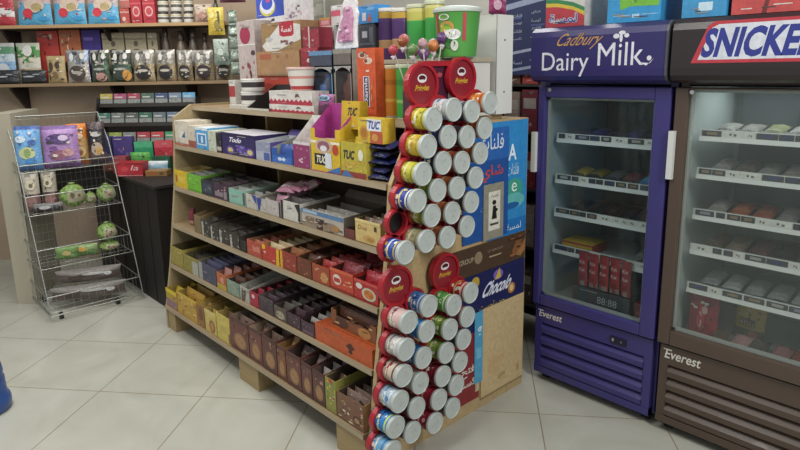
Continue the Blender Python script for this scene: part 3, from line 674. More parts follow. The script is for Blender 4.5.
def lollipops():
    rr = random.Random(4)
    cols = ['a83a44', '8a4a2c', '5a7a44', 'b0606c', '6a3a4c', 'a8848c', 'c49aa4', '7a4f8a', 'b4703c', '3f7a48', 'c4b4b8', '5a3a6a', 'a44a3c', '9a6a74']
    names = 'red brown green rose plum mauve pink violet orange leaf-green white purple rust dusky-rose'.split()
    spots = [(1.64, 1.80), (1.665, 1.84), (1.69, 1.80), (1.715, 1.85), (1.74, 1.79), (1.765, 1.83), (1.79, 1.80), (1.815, 1.78), (1.84, 1.82), (1.862, 1.785), (1.885, 1.83), (1.905, 1.86), (1.93, 1.80), (1.95, 1.85)]
    for k, (y, z) in enumerate(spots):
        z = 1.705+(z-1.78)*.8; y = 1.690+(y-1.64)*.80; yb = 1.765+.0088*k; dy = y-yb
        x = -1.822+.034*(k % 3-1); ln = rr.uniform(-.02, .02)
        e = thing('lollipop', '%s wrapped lollipop, %s from the left above the round red discs' % (names[k], ['first', 'second', 'third', 'fourth', 'fifth', 'sixth', 'seventh', 'eighth', 'ninth', 'tenth', 'eleventh', 'twelfth', 'thirteenth', 'fourteenth'][k]), 'lollipop', (x, yb, 1.56), 0, 'lollipops above the discs')
        h = z-1.56
        MB().cyl((0, 0, .001), (0, dy, h), .0025, M('cfcac4', 'plastic'), 6).build('stick', e)
        r = rr.uniform(.020, .025)
        MB().lathe([(.003, -r*1.1, None), (r*.7, -r*.7, None), (r, 0, None), (r*.75, r*.65, None), (.004, r, None)], M(cols[k], 'wrap'), 14, o=(0, dy, h)).build('sweet', e)
        MB().lathe([(.002, 0, None), (r*.6, r*.8, None), (r*.3, r*.9, None)], M('b4a8ac', 'wrap'), 9, o=(0, dy, h-r*2)).build('wrapper_tail', e)
    e = thing('lollipop_holder', 'narrow red tray holding the lollipops behind the round red discs', 'tray', (-1.80, 1.805, 1.436))
    MB().box(-.058, -.065, 0, .030, .105, .010, RED).build('tray_base', e); MB().box(-.058, -.065, .011, .030, .105, .122, M('4a2438', 'plastic')).build('holder_block', e)

def far_side():
    # tall white panel standing on the unit's far half
    e = thing('white_panel', 'tall off white panel standing behind the cans at the end of the unit', 'panel', (-1.80, 2.28, 1.435))
    mb = MB(); mb.box(-.25, -.06, 0, .045, .06, .44, M('cfcfca', 'wall'))
    for z in (.1, .33): mb.cyl((.045, .0, z), (.047, .0, z), .004, M('55524c', 'metal'), 8)
    mb.box(.0451, -.061, .0, .047, -.058, .44, M('918d82', 'wall')); mb.build('board', e)
    # magenta packets on the panel's top edge
    for k, (y, lb) in enumerate([(2.235, 'left of the magenta packets standing on the white panel'), (2.275, 'middle of the magenta packets standing on the white panel'), (2.315, 'right of the magenta packets standing on the white panel')]):
        w = .075
        e2 = packet('noodle_packet', lb, 'packet', (-1.764-.03*k, 2.235+.05*k-.01, 1.877), (w, .13, .022), [(.1, '6a2448'), (.45, '8f2f5c'), (.5, 'b47a94'), (1, '9a3464')], PI/2-.35, 0, seed=k, pr=[('e', .5, .28, .3, .16, 'c4a0b0'), ('e', .5, .7, .2, .1, 'b85a84')], grp='')
    # navy leaflet on the wall side gap
    e = thing('price_poster', 'navy poster covered with small white lettering left of the purple fridge', 'poster', (-2.12, 2.88, 1.60))
    mb = MB(); mb.box(-.10, 0, 0, .20, .006, .52, M('27305c', 'ink'))
    mb.prints((-.10, 0, 0), (1, 0, 0), (0, 0, 1), .30, .52, [('p', [(0, .68), (1, .76), (1, .82), (0, .74)], '9aa4c0'), ('p', [(0, .2), (1, .28), (1, .31), (0, .23)], 'a4acc4'), ('p', [(0, .02), (.8, .08), (.8, .11), (0, .05)], '98a2bc')]
              +[('t', AR[q], u, v, .2, .035, 'b4bccf', 0, .01) for q, u, v in (('fln', .3, .62), ('shay', .7, .64), ('twist', .3, .54), ('lamsa', .7, .56), ('fln', .3, .46), ('iftah', .72, .48), ('taksab', .3, .38), ('fln', .7, .40), ('lamsa', .32, .13), ('shay', .7, .16), ('twist', .5, .9))]
              +[('r', .1, .58, .4, .6, '4a5890'), ('r', .6, .5, .9, .52, '4a5890')])
    mb.build('sheet', e)
    # rear aisle rack seen in the gap
    e = thing('aisle_rack', 'narrow dark rack in the gap left of the purple fridge', 'rack', (-2.12, 2.90, 0))
    for z in (.25, .6, .95, 1.28, 1.55): MB().box(-.26, 0, z-.015, .26, .28, z, M('3a3432', 'wood')).build('shelf', e)
    for x in (-.26, .245): MB().box(x, 0, 0, x+.015, .28, 1.585, M('2c2827', 'wood')).build('upright', e)
    MB().box(-.245, .265, .05, .245, .275, 1.56, M('262224', 'wood')).build('back', e)
    rr = random.Random(9); cl = ['8a2f38', '3f3a5c', '5a4a44', '9a8a7c', '7a2a3a', '4a5a70', 'a89c90', '6a4a3c', 'b0423c', '4a4660']; n = 0
    for zi, z in enumerate((.25, .6, .95, 1.28, 1.55)):
        for k in range(4):
            c = cl[(zi*4+k) % 10]; h = .2+.05*rr.random() if z < 1.5 else .16
            carton('aisle_box', 'box %s on the %s shelf of the narrow dark rack' % (['first from the left', 'second from the left', 'third from the left', 'nearest the fridge'][k], ['lowest', 'second', 'third', 'fourth', 'top'][zi]), 'box', (-2.12-.185+.122*k, 2.915, z+.001), (.105, .16, h), c,
                   pr=[('r', .1, .55, .9, .8, 'b4aca4'), ('s', n, .1, .1, .9, .5, 6, '9a8f88 5a5050 c4bcb4')], grp='boxes in the rear aisle rack'); n += 1
    # hanging sachet strip and yellow packets at the left of the stack
    e = thing('sachet_strip', 'hanging strip of grey green sachets beside the coffee bags', 'sachets', W(-1.30, 5.0, 1.62), YAW)
    for k in range(5):
        mb = MB(); pillow(mb, .075, .098, .014, [(.2, M('7a8478', 'foil')), (.7, M('94a094', 'foil')), (1, M('5c665c', 'foil'))], k)
        mb.v = [(x, y, z+.1*k) for x, y, z in mb.v]; mb.build('sachet', e)
    MB().cyl((0, .003, .5), (0, .003, .54), .002, M('8a8a88', 'metal'), 6).build('hook', e)
    packet('tea_packet', 'yellow packet with dark leaves hanging above the right end of the wall shelves', 'packet', W(-1.42, 4.98, 1.93), (.13, .21, .03), [(.5, 'b89f3c'), (1, 'cdb84c')], YAW, 0, pr=[('e', .6, .35, .18, .2, '8a7a34'), ('e', .3, .7, .16, .1, 'd8cc84'), ('e', .7, .6, .06, .2, '4a4a34')])
    packet('sachet_pouch', 'pale green pouch below the yellow packet at the right end of the wall shelves', 'packet', W(-1.40, 4.99, 1.70), (.12, .2, .03), [(.4, '7a8a80'), (1, 'a4b0a4')], YAW, 0, pr=[('e', .5, .5, .2, .14, 'c4ccc0')])
    packet('dried_fruit_bag', 'dark crimson bag of dried fruit at the top beside the sachet strip', 'packet', W(-1.27, 4.95, 2.17), (.2, .16, .05), [(.5, '5a3440'), (1, '7a5460')], YAW, 0, pr=[('e', .4, .5, .14, .14, '8a4a5c'), ('e', .7, .6, .12, .12, '4a2c38')])

def wall_jug():
    e = thing('glass_jug', 'small clear jug standing behind the blue and white bag', 'jug', W(-3.16, 5.27, 1.579), YAW)
    MB().lathe([(.04, 0, None), (.05, .06, None), (.045, .16, None), (.03, .2, None), (.036, .23, None)], M('6a6a66', 'plastic'), 16).build('body', e)
    MB().path([(.04, 0, .20), (.085, 0, .19), (.09, 0, .12), (.048, 0, .08)], .007, M('7a7a76', 'plastic')).build('handle', e)

def blue_card():
    e = thing('tent_card', 'bright blue triangular card at the right end of the lower wall shelf', 'card', W(-1.47, 5.16, 1.579), YAW)
    mb = MB(); mb.slab([(-.045, 0, 0), (.075, 0, 0), (.07, .0, .04), (-.02, 0, .19)], (0, .004, 0), M('3f86c4', 'ink'))
    mb.slab([(.0, .045, 0), (.10, .045, 0), (.10, .045, .18), (.0, .045, .19)], (0, .004, 0), M('9aa4a4', 'ink')); mb.prints((-.045, 0, 0), (1, 0, 0), (0, 0, 1), .12, .19, [('e', .5, .25, .2, .1, 'b4c8d8')])
    mb.build('card', e)

def gum_display():
    e = thing('gum_display_stand', 'dark stepped display stand on the counter full of small flat packs', 'display stand', W(-2.04, 4.70, .891), YAW)
    zs = [(.0, .34, .20), (.12, .37, .36), (.24, .42, .53)]
    steps = [(.20, .16), (.35, .24), (.50, .32)]    # height, setback
    for h, y in steps:
        mb = MB(); mb.box(-.40, y, h-.012, .40, y+.09, h, M('2c2826', 'plastic')); mb.box(-.40, y-.004, h-.012, .40, y, h+.018, M('3a3633', 'plastic')); mb.build('step', e)
    for x in (-.40, .392):
        mb = MB(); mb.slab([(x, .13, 0), (x, .15, .21), (x, .22, .36), (x, .30, .56), (x, .43, .56), (x, .43, 0)], (.008, 0, 0), M('262220', 'plastic')); mb.build('side', e)
    MB().box(-.392, .42, 0, .392, .428, .56, M('34302e', 'plastic')).build('back', e)
    grid = [[('yellow', 'a8984c'), ('rose', '9a4a6a'), ('crimson', '96384c'), ('dark green', '3f5a4c'), ('deep blue', '34446c'), ('grey blue', '6a7c90'), ('sky blue', '5a9ac0')],
            [('teal', '3a6a5c'), ('grey', '6a6e6a'), ('charcoal', '4a504c'), ('bottle green', '2f5c48'), ('slate', '58646a'), ('steel blue', '5a6a80'), ('navy', '34406c')],
            [('indigo', '3f3a68'), ('lime', '8a9a48'), ('light grey', '7c7f7c'), ('red', 'a03440'), ('scarlet', 'ac3c3c'), ('green', '3c8a5c'), ('mint', '6a9a84')]]
    for si, (h, y) in enumerate(steps[::-1]):
        for k, (nm, c) in enumerate(grid[si]):
            L = W(-2.04, 4.70, .891); p = place_local(L, YAW, -.338+.112*k, y+.006, h+.007)
            g2 = carton('gum_pack', '%s flat gum pack on the %s step of the counter display' % (nm, ['top', 'middle', 'lowest'][si]), 'gum', p, (.10, .016, .09), '7d807c', rz=YAW, tilt=-.22, grp='gum packs on the stepped display',
                   pr=[('r', 0, .52, 1, 1, c), ('r', .1, .62, .7, .72, 'b4b4ac'), ('r', 0, .48, 1, .52, '55585a'), ('s', k+si*9, .1, .05, .9, .42, 5, '6a6e6c 8f9290 5c605e')])

def round_pack(label, P, r, sq):
    e = thing('salad_pack', label, 'snack pack', P); rr = random.Random(int(r*1000)+len(label)); mb = MB()
    n, mseg = 20, 12; vs = []; fs = []; ms = []; g1, g2, w1 = M('5f7f3c', 'wrap'), M('86a058', 'wrap'), M('aaa88a', 'wrap')
    for j in range(mseg+1):
        ph = PI*j/mseg
        for i in range(n):
            t = 2*PI*i/n; q = r*(1+.07*math.sin(3*t+j)+rr.uniform(-.03, .03))
            vs.append((q*math.sin(ph)*math.cos(t)*.8, q*math.sin(ph)*math.sin(t), r*sq-r*sq*math.cos(ph)*.99))
    for j in range(mseg):
        for i in range(n):
            k = (i+1) % n; fs.append((j*n+i, j*n+k, (j+1)*n+k, (j+1)*n+i))
            t = 2*PI*(i+.5)/n; face = math.cos(t-.2); band = (j+.5)/mseg
            ms.append(w1 if face > .6 and .3 < band < .68 else (g2 if (i+j) % 3 else g1))
    mb.add(vs, fs, ms, True); mb.build('wrapped_body', e)
    mb = MB()
    for i in range(8):
        a, b = rr.uniform(-.35, .35), rr.uniform(-.35, .3); q = r*1.075
        c = Vector((q*math.cos(b)*math.cos(a)*.8, q*math.cos(b)*math.sin(a), r*sq+q*sq*math.sin(b)))
        s = r*rr.uniform(.06, .12); mb.add([c+Vector((.002, s*math.cos(2*PI*k/6), s*math.sin(2*PI*k/6))) for k in range(6)], [tuple(range(6))], M(rr.choice(['8c5a54', '5a6a3c', 'a48a6c', '6a4a44']), 'ink'))
    mb.build('printed_label', e)
    MB().lathe([(r*.12, 0, None), (r*.3, r*.16, None), (r*.1, r*.18, None)], M('8fa468', 'wrap'), 10, o=(0, 0, 2*r*sq-r*.06)).build('gathered_top', e)

def water_jug():
    e = thing('water_bottle', 'large blue plastic water bottle cut by the left edge on the floor', 'water bottle', (-3.475, .345, 0)); r = .118
    MB().lathe([(r*.86, 0, None), (r*.98, .012, None), (r, .05, None), (r*.97, .07, None), (r*.88, .085, None), (r*.86, .15, None), (r*.86, .165, None), (r*.80, .18, None), (r*.84, .20, None), (r*.80, .235, None), (r*.6, .27, None), (r*.26, .31, None), (r*.24, .34, None)], M('2f4f8c', 'plastic'), 28).build('body', e)
    MB().lathe([(r*.27, .335, None), (r*.28, .36, None), (r*.2, .365, None)], M('35599c', 'plastic'), 16).build('cap', e)

# ================================================================== goods
carton('snack_carton', 'cream carton with a small blue emblem at the far left end of the second shelf', 'box', (-3.703, 1.579, 1.201), (0.187, 0.16, 0.153), 'cdc5b4', pr=[('r', 0.35, 0.3, 0.75, 0.6, 'dcd6c6'), ('p', [(0.5, 0.34), (0.78, 0.34), (0.78, 0.58)], '2f5f86'), ('r', 0, 0, 1, 0.1, 'a8624c')])
carton('snack_carton', 'narrow pale carton with a reddish foot beside the light blue carton', 'box', (-3.552, 1.579, 1.201), (0.107, 0.16, 0.131), 'c9beac', pr=[('r', 0, 0, 1, 0.32, '9c5546'), ('s', 2, 0.1, 0.4, 0.9, 0.9, 6, 'd8cfbe b4a48e')])
carton('snack_carton', 'light blue carton with a white panel on the second shelf', 'box', (-3.421, 1.579, 1.201), (0.161, 0.2, 0.127), '4e9fd2', top='d6dade', pr=[('r', 0.12, 0.2, 0.88, 0.75, 'dde6ea'), ('r', 0.2, 0.25, 0.8, 0.68, '4787bc'), ('r', 0.45, 0.3, 0.6, 0.62, 'cfdde8'), ('r', 0, 0.88, 1, 1, 'cfe0ea')])
carton('snack_carton', 'whitish green carton between light blue and black cartons', 'box', (-3.289, 1.579, 1.201), (0.096, 0.2, 0.117), 'bfc4b0', pr=[('s', 3, 0.1, 0.1, 0.9, 0.9, 10, '8f9a7c d4d6c8 6f7a62')])
carton('snack_carton', 'slim black carton left of the purple cake carton', 'box', (-3.206, 1.579, 1.201), (0.062, 0.2, 0.111), '26222a', pr=[('r', 0.1, 0.1, 0.9, 0.3, 'b4aca4'), ('s', 4, 0.1, 0.3, 0.9, 0.8, 5, '6a5a5c 8a8078')])
carton('cake_carton', 'large purple cake carton with the white word Todo and round cakes', 'box', (-2.986, 1.579, 1.201), (0.358, 0.2, 0.12), '2f2457', top='c9c6cc', pr=[('r', 0, 0.86, 1, 1, '231b40'), ('t', 'Todo', 0.42, 0.7, 0.38, 0.22, 'e6e4ea', 0.15, 0.03), ('e', 0.26, 0.22, 0.13, 0.2, '5a4690'), ('e', 0.26, 0.22, 0.08, 0.12, 'c7b77c'), ('e', 0.85, 0.24, 0.13, 0.2, '5a4690'), ('e', 0.85, 0.24, 0.08, 0.12, 'c7b77c'), ('p', [(0.45, 0.15), (0.75, 0.15), (0.72, 0.5), (0.48, 0.5)], '56418e'), ('s', 5, 0.4, 0.12, 0.78, 0.5, 8, '6b56a0 47367e 8072b0')])
tray('snack_tray', 'lilac grey open display tray beside the purple cake carton', 'box', (-2.729, 1.579, 1.201), (0.138, 0.2, 0.11), 0.096, '8f93a8', inner='b9bcc0', side='5a4a8c', pr=[('r', 0, 0, 1, 0.5, 'a9adba'), ('r', 0.55, 0.05, 0.95, 0.45, '4a5c9a'), ('s', 6, 0.05, 0.05, 0.95, 0.9, 6, 'b9bcc8 7780a4')], flap=0.03)
tray('snack_tray', 'cobalt blue open display tray with a cut out front', 'box', (-2.554, 1.579, 1.201), (0.185, 0.2, 0.134), 0.076, '2c559f', notch=(0.28, 0.62), inner='a9a898', pr=[('r', 0.05, 0.08, 0.95, 0.5, '3d6cb8'), ('e', 0.4, 0.32, 0.1, 0.12, 'c4cfe2'), ('e', 0.6, 0.32, 0.1, 0.12, 'c4cfe2'), ('s', 7, 0.1, 0.1, 0.9, 0.5, 5, '4a7cc4 274a90')], fill=('wafer_packet', 'blue wrapped wafer standing in the cobalt blue tray', 'wafer', [(1, '2a4a8e')], 4, 1.1))
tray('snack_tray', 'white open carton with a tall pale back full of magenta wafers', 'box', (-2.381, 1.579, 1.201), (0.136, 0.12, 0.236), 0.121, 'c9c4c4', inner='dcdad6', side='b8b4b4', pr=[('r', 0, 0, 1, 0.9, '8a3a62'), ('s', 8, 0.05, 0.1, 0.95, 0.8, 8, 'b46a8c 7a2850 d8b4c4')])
packet('wafer_packet', 'magenta wafer bar at the bottom of the pile in the white open carton', 'wafer', (-2.381, 1.609, 1.216), (0.109, 0.085, 0.018), [(0.12, '6a2448'), (0.9, '9a4470'), (1, '6a2448')], rx=math.radians(-90), seed=0, grp='magenta wafers in the white carton')
packet('wafer_packet', 'magenta wafer bar second from the bottom in the white open carton', 'wafer', (-2.381, 1.609, 1.24), (0.109, 0.085, 0.018), [(0.12, '6a2448'), (0.9, '9a4470'), (1, '6a2448')], rx=math.radians(-90), seed=1, grp='magenta wafers in the white carton')
packet('wafer_packet', 'magenta wafer bar third from the bottom in the white open carton', 'wafer', (-2.381, 1.609, 1.264), (0.109, 0.085, 0.018), [(0.12, '6a2448'), (0.9, '9a4470'), (1, '6a2448')], rx=math.radians(-90), seed=2, grp='magenta wafers in the white carton')
packet('wafer_packet', 'magenta wafer bar on top of the pile in the white open carton', 'wafer', (-2.381, 1.609, 1.288), (0.109, 0.085, 0.018), [(0.12, '6a2448'), (0.9, '9a4470'), (1, '6a2448')], rx=math.radians(-90), seed=3, grp='magenta wafers in the white carton')
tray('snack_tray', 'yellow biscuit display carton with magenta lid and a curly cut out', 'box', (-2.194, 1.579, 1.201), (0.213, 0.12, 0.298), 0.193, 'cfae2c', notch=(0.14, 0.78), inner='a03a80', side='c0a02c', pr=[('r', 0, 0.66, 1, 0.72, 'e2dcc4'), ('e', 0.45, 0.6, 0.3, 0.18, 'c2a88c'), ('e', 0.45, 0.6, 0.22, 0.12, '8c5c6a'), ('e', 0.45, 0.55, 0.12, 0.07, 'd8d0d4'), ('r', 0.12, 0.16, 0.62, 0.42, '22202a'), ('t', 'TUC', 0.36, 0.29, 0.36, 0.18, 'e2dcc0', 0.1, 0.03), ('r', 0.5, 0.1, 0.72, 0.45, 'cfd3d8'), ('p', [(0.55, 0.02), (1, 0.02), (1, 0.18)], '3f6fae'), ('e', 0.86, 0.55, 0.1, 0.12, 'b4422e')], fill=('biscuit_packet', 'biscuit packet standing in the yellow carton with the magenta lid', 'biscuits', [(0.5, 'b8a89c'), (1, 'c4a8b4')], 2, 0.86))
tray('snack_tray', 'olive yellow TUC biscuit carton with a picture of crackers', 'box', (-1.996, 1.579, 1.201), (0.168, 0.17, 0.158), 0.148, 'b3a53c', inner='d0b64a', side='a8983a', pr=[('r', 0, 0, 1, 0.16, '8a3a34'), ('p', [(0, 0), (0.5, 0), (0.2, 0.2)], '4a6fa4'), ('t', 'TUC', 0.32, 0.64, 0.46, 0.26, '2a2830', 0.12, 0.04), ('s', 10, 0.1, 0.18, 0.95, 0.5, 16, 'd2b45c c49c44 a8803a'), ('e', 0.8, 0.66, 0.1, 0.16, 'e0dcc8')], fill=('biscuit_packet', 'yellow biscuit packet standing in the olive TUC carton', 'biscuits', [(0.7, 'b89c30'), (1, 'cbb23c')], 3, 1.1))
carton('biscuit_box', 'yellow TUC box leaning behind the magenta lid', 'box', (-2.096, 1.645, 1.395), (0.125, 0.045, 0.12), 'c4a02c', pr=[('t', 'TUC', 0.6, 0.62, 0.5, 0.3, '2a2630', 0.2, 0.04), ('s', 3, 0.05, 0.05, 0.9, 0.4, 6, 'd8b84a a87c2a')], tilt=-0.08)
carton('biscuit_box', 'yellow TUC box with blue lettering and a biscuit picture lying above the blue packets', 'box', (-1.907, 1.6, 1.352), (0.155, 0.07, 0.1), 'cdb03a', pr=[('r', 0.5, 0.0, 1, 0.5, 'b4583c'), ('r', 0.38, 0.5, 0.95, 0.98, 'dcdce0'), ('t', 'TUC', 0.66, 0.74, 0.46, 0.34, '34509c', 0.15, 0.04), ('e', 0.25, 0.4, 0.17, 0.3, 'c08a3c'), ('e', 0.25, 0.4, 0.12, 0.2, 'a8702c'), ('e', 0.7, 0.24, 0.12, 0.16, 'c8924a')])
packet('biscuit_packet', 'shiny navy biscuit packet at the bottom left of the pile next to the cans', 'biscuits', (-1.856, 1.591, 1.21), (0.125, 0.1, 0.022), [(0.15, '1c2148'), (0.85, '262c66'), (1, '1c2148')], rx=math.radians(-78), rz=0.12, seed=3, grp='navy packets on the second shelf', pr=[('e', 0.55, 0.5, 0.22, 0.2, '3d56a8'), ('e', 0.6, 0.5, 0.08, 0.1, 'b9bccb')])
packet('biscuit_packet', 'shiny dark packet at the bottom right of the pile next to the cans', 'biscuits', (-1.868, 1.594, 1.241), (0.125, 0.1, 0.022), [(0.15, '1c2148'), (0.85, '24242e'), (1, '1c2148')], rx=math.radians(-78), rz=-0.12, seed=4, grp='navy packets on the second shelf', pr=[('e', 0.55, 0.5, 0.22, 0.2, '6a6250'), ('e', 0.6, 0.5, 0.08, 0.1, 'b9bccb')])
packet('biscuit_packet', 'shiny navy packet in the middle of the pile next to the cans', 'biscuits', (-1.856, 1.597, 1.272), (0.125, 0.1, 0.022), [(0.15, '1c2148'), (0.85, '262c66'), (1, '1c2148')], rx=math.radians(-78), rz=0.12, seed=5, grp='navy packets on the second shelf', pr=[('e', 0.55, 0.5, 0.22, 0.2, '3d56a8'), ('e', 0.6, 0.5, 0.08, 0.1, 'b9bccb')])
packet('biscuit_packet', 'shiny blackish packet near the top of the pile next to the cans', 'biscuits', (-1.868, 1.6, 1.303), (0.125, 0.1, 0.022), [(0.15, '1c2148'), (0.85, '24242e'), (1, '1c2148')], rx=math.radians(-78), rz=-0.12, seed=6, grp='navy packets on the second shelf', pr=[('e', 0.55, 0.5, 0.22, 0.2, '6a6250'), ('e', 0.6, 0.5, 0.08, 0.1, 'b9bccb')])
packet('biscuit_packet', 'shiny navy packet lying on top of the pile next to the cans', 'biscuits', (-1.856, 1.603, 1.334), (0.125, 0.1, 0.022), [(0.15, '1c2148'), (0.85, '262c66'), (1, '1c2148')], rx=math.radians(-78), rz=0.12, seed=7, grp='navy packets on the second shelf', pr=[('e', 0.55, 0.5, 0.22, 0.2, '3d56a8'), ('e', 0.6, 0.5, 0.08, 0.1, 'b9bccb')])
tray('gum_tray', 'yellow open carton at the left end of the third shelf', 'box', (-3.71, 1.552, 0.936), (0.183, 0.18, 0.115), 0.109, 'd2b12c', inner='b8a878', pr=[('r', 0.3, 0.3, 0.85, 0.7, 'd8bd4a'), ('e', 0.15, 0.5, 0.08, 0.25, 'a85a34')])
tray('gum_tray', 'bright green open carton on the third shelf', 'box', (-3.519, 1.552, 0.936), (0.19, 0.2, 0.111), 0.105, '6fae34', inner='9a9a8c', pr=[('s', 4, 0.2, 0.3, 0.8, 0.8, 7, 'a4cf6c 54902a c4dca0'), ('r', 0.0, 0.0, 1, 0.12, '5c982c')], fill=('gum_packet', 'grey gum packet standing in the bright green carton', 'gum', [(1, '6e7468')], 3, 1.05))
tray('gum_tray', 'black open carton right of the bright green one', 'box', (-3.345, 1.552, 0.936), (0.151, 0.22, 0.103), 0.09, '2f3038', inner='55524e', pr=[('r', 0.1, 0.2, 0.9, 0.8, '3d4450'), ('s', 4, 0.2, 0.3, 0.8, 0.8, 5, '5c6674 8a8f96')], fill=('gum_packet', 'dark foil packet standing in the black carton beside the green one', 'gum', [(1, '2a2a30')], 4, 1.15))
tray('gum_tray', 'dark plum open carton with a pink wafer picture', 'box', (-3.177, 1.552, 0.936), (0.177, 0.22, 0.098), 0.088, '43303f', inner='6a625c', pr=[('r', 0.1, 0.2, 0.65, 0.5, '8a7a80'), ('s', 4, 0.15, 0.5, 0.9, 0.9, 7, 'b48a90 d4b4b0 6a4450'), ('r', 0.7, 0.1, 0.9, 0.6, '8a8084')], fill=('wafer_packet', 'dark plum wafer packet standing in the plum carton', 'wafer', [(1, '3c2c34')], 4, 1.1))
tray('gum_tray', 'mint green open carton with faint red script', 'box', (-2.989, 1.552, 0.936), (0.18, 0.22, 0.096), 0.084, '86b3a2', inner='a4a498', pr=[('s', 11, 0.2, 0.45, 0.85, 0.65, 6, 'a86a68 b08478'), ('r', 0, 0, 1, 0.08, '6a9a88'), ('r', 0.86, 0.1, 0.98, 0.9, '5c4c50')], fill=('gum_packet', 'grey green gum packet standing in the mint carton', 'gum', [(1, '8c948c')], 4, 1.05))
tray('gum_tray', 'white open carton beside the mint green one', 'box', (-2.837, 1.552, 0.936), (0.105, 0.22, 0.087), 0.078, 'b9b6aa', inner='8c897e', pr=[('s', 13, 0.2, 0.3, 0.9, 0.7, 7, '8a8a84 a09a8c'), ('p', [(0.55, 1), (1, 1), (1, 0.4)], '35448c')], fill=('gum_packet', 'silver packet standing in the white carton beside the mint one', 'gum', [(1, '8a8a86')], 3, 1.05))
tray('gum_tray', 'white carton with a royal blue flash on the third shelf', 'box', (-2.732, 1.552, 0.936), (0.095, 0.22, 0.078), 0.072, 'b4b1a6', inner='8c897e', pr=[('p', [(0, 1), (0.55, 1), (0.3, 0.1), (0.15, 0.05)], '32408c'), ('s', 14, 0.5, 0.2, 0.95, 0.7, 6, '9a9488 85807a')], fill=('gum_packet', 'pale packet standing in the carton with the royal blue flash', 'gum', [(1, 'a09c96')], 3, 1.05))
tray('gum_tray', 'pale grey carton in the middle of the third shelf under pink packets', 'box', (-2.617, 1.552, 0.936), (0.128, 0.22, 0.085), 0.078, 'b5aeaa', inner='8c897e', pr=[('s', 15, 0.2, 0.3, 0.9, 0.6, 5, '90888a a49a98'), ('r', 0.9, 0, 1, 1, '2a2628')], fill=('wafer_packet', 'pink wafer packet standing in the pale grey carton', 'wafer', [(1, 'a4788a')], 3, 1.2))
packet('wafer_packet', 'pink and white wafer packet lying lowest on the pale grey carton', 'wafer', (-2.587, 1.602, 1.053), (0.12, 0.1, 0.03), [(0.3, 'a06a80'), (0.7, 'c9b8bc'), (1, '8f4f6c')], rx=math.radians(-70), rz=0.3, seed=30, grp='pink packets on the third shelf')
packet('wafer_packet', 'pink and white wafer packet lying crosswise on the pale grey carton', 'wafer', (-2.537, 1.622, 1.065), (0.12, 0.1, 0.03), [(0.3, 'a06a80'), (0.7, 'c9b8bc'), (1, '8f4f6c')], rx=math.radians(-70), rz=-0.05, seed=31, grp='pink packets on the third shelf')
packet('wafer_packet', 'pink wafer packet lying topmost near the white splash carton', 'wafer', (-2.487, 1.642, 1.077), (0.12, 0.1, 0.03), [(0.3, 'a06a80'), (0.7, 'c9b8bc'), (1, '8f4f6c')], rx=math.radians(-70), rz=-0.4, seed=32, grp='pink packets on the third shelf')
tray('gum_tray', 'white open carton with a black splash on the third shelf', 'box', (-2.461, 1.552, 0.936), (0.166, 0.24, 0.103), 0.095, 'c4c1b8', inner='6e695e', pr=[('p', [(0.0, 0.0), (0.1, 0.0), (0.12, 1), (0, 1)], '25211f'), ('p', [(0.72, 0.9), (1, 1), (1, 0.05), (0.88, 0.1), (0.9, 0.5)], '25211f'), ('s', 15, 0.3, 0.55, 0.7, 0.75, 4, '6e6a66 88827c')], fill=('wafer_packet', 'grey packet standing in the carton with the black splash', 'wafer', [(1, '4a4644')], 4, 1.0))
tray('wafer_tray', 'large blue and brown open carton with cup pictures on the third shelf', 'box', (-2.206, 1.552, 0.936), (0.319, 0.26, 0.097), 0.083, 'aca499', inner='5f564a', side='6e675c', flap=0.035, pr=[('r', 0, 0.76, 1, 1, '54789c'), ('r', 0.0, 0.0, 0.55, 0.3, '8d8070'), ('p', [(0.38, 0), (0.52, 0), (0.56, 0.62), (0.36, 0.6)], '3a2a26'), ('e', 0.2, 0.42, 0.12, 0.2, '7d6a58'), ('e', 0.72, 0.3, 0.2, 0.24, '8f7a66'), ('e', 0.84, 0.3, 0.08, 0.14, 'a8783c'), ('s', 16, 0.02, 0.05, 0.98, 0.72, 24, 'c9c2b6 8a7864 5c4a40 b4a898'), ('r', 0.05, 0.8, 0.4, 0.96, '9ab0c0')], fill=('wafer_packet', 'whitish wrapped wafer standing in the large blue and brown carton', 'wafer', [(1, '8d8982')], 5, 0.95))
tray('wafer_tray', 'reddish brown open carton beside the cream Diva carton', 'box', (-2.005, 1.552, 0.936), (0.069, 0.26, 0.046), 0.043, '6a3a34', inner='4f463c', pr=[('s', 16, 0.1, 0.1, 0.9, 0.9, 5, '7a443c 5c302c 8a5a4c')])
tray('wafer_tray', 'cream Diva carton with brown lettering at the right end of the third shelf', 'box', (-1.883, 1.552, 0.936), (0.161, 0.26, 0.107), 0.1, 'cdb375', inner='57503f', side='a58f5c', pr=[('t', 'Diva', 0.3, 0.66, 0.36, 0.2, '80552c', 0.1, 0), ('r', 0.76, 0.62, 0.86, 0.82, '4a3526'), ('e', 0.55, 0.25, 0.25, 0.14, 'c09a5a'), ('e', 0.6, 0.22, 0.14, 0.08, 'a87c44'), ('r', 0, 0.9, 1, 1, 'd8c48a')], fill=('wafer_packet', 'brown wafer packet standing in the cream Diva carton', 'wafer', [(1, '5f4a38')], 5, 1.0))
packet('snack_packet', 'dark red snack packet standing at the left of the fourth shelf', 'packet', (-3.666, 1.577, 0.697), (0.05, 0.115, 0.03), [(0.3, 'b08a78'), (0.8, '7a2f3c'), (1, '5a2630')], rx=-0.1)
packet('snack_packet', 'small brown packet standing left of the dark red packet on the fourth shelf', 'packet', (-3.832, 1.587, 0.697), (0.05, 0.07, 0.03), [(0.3, '8a7a5c'), (1, '6a5638')], rx=-0.1)
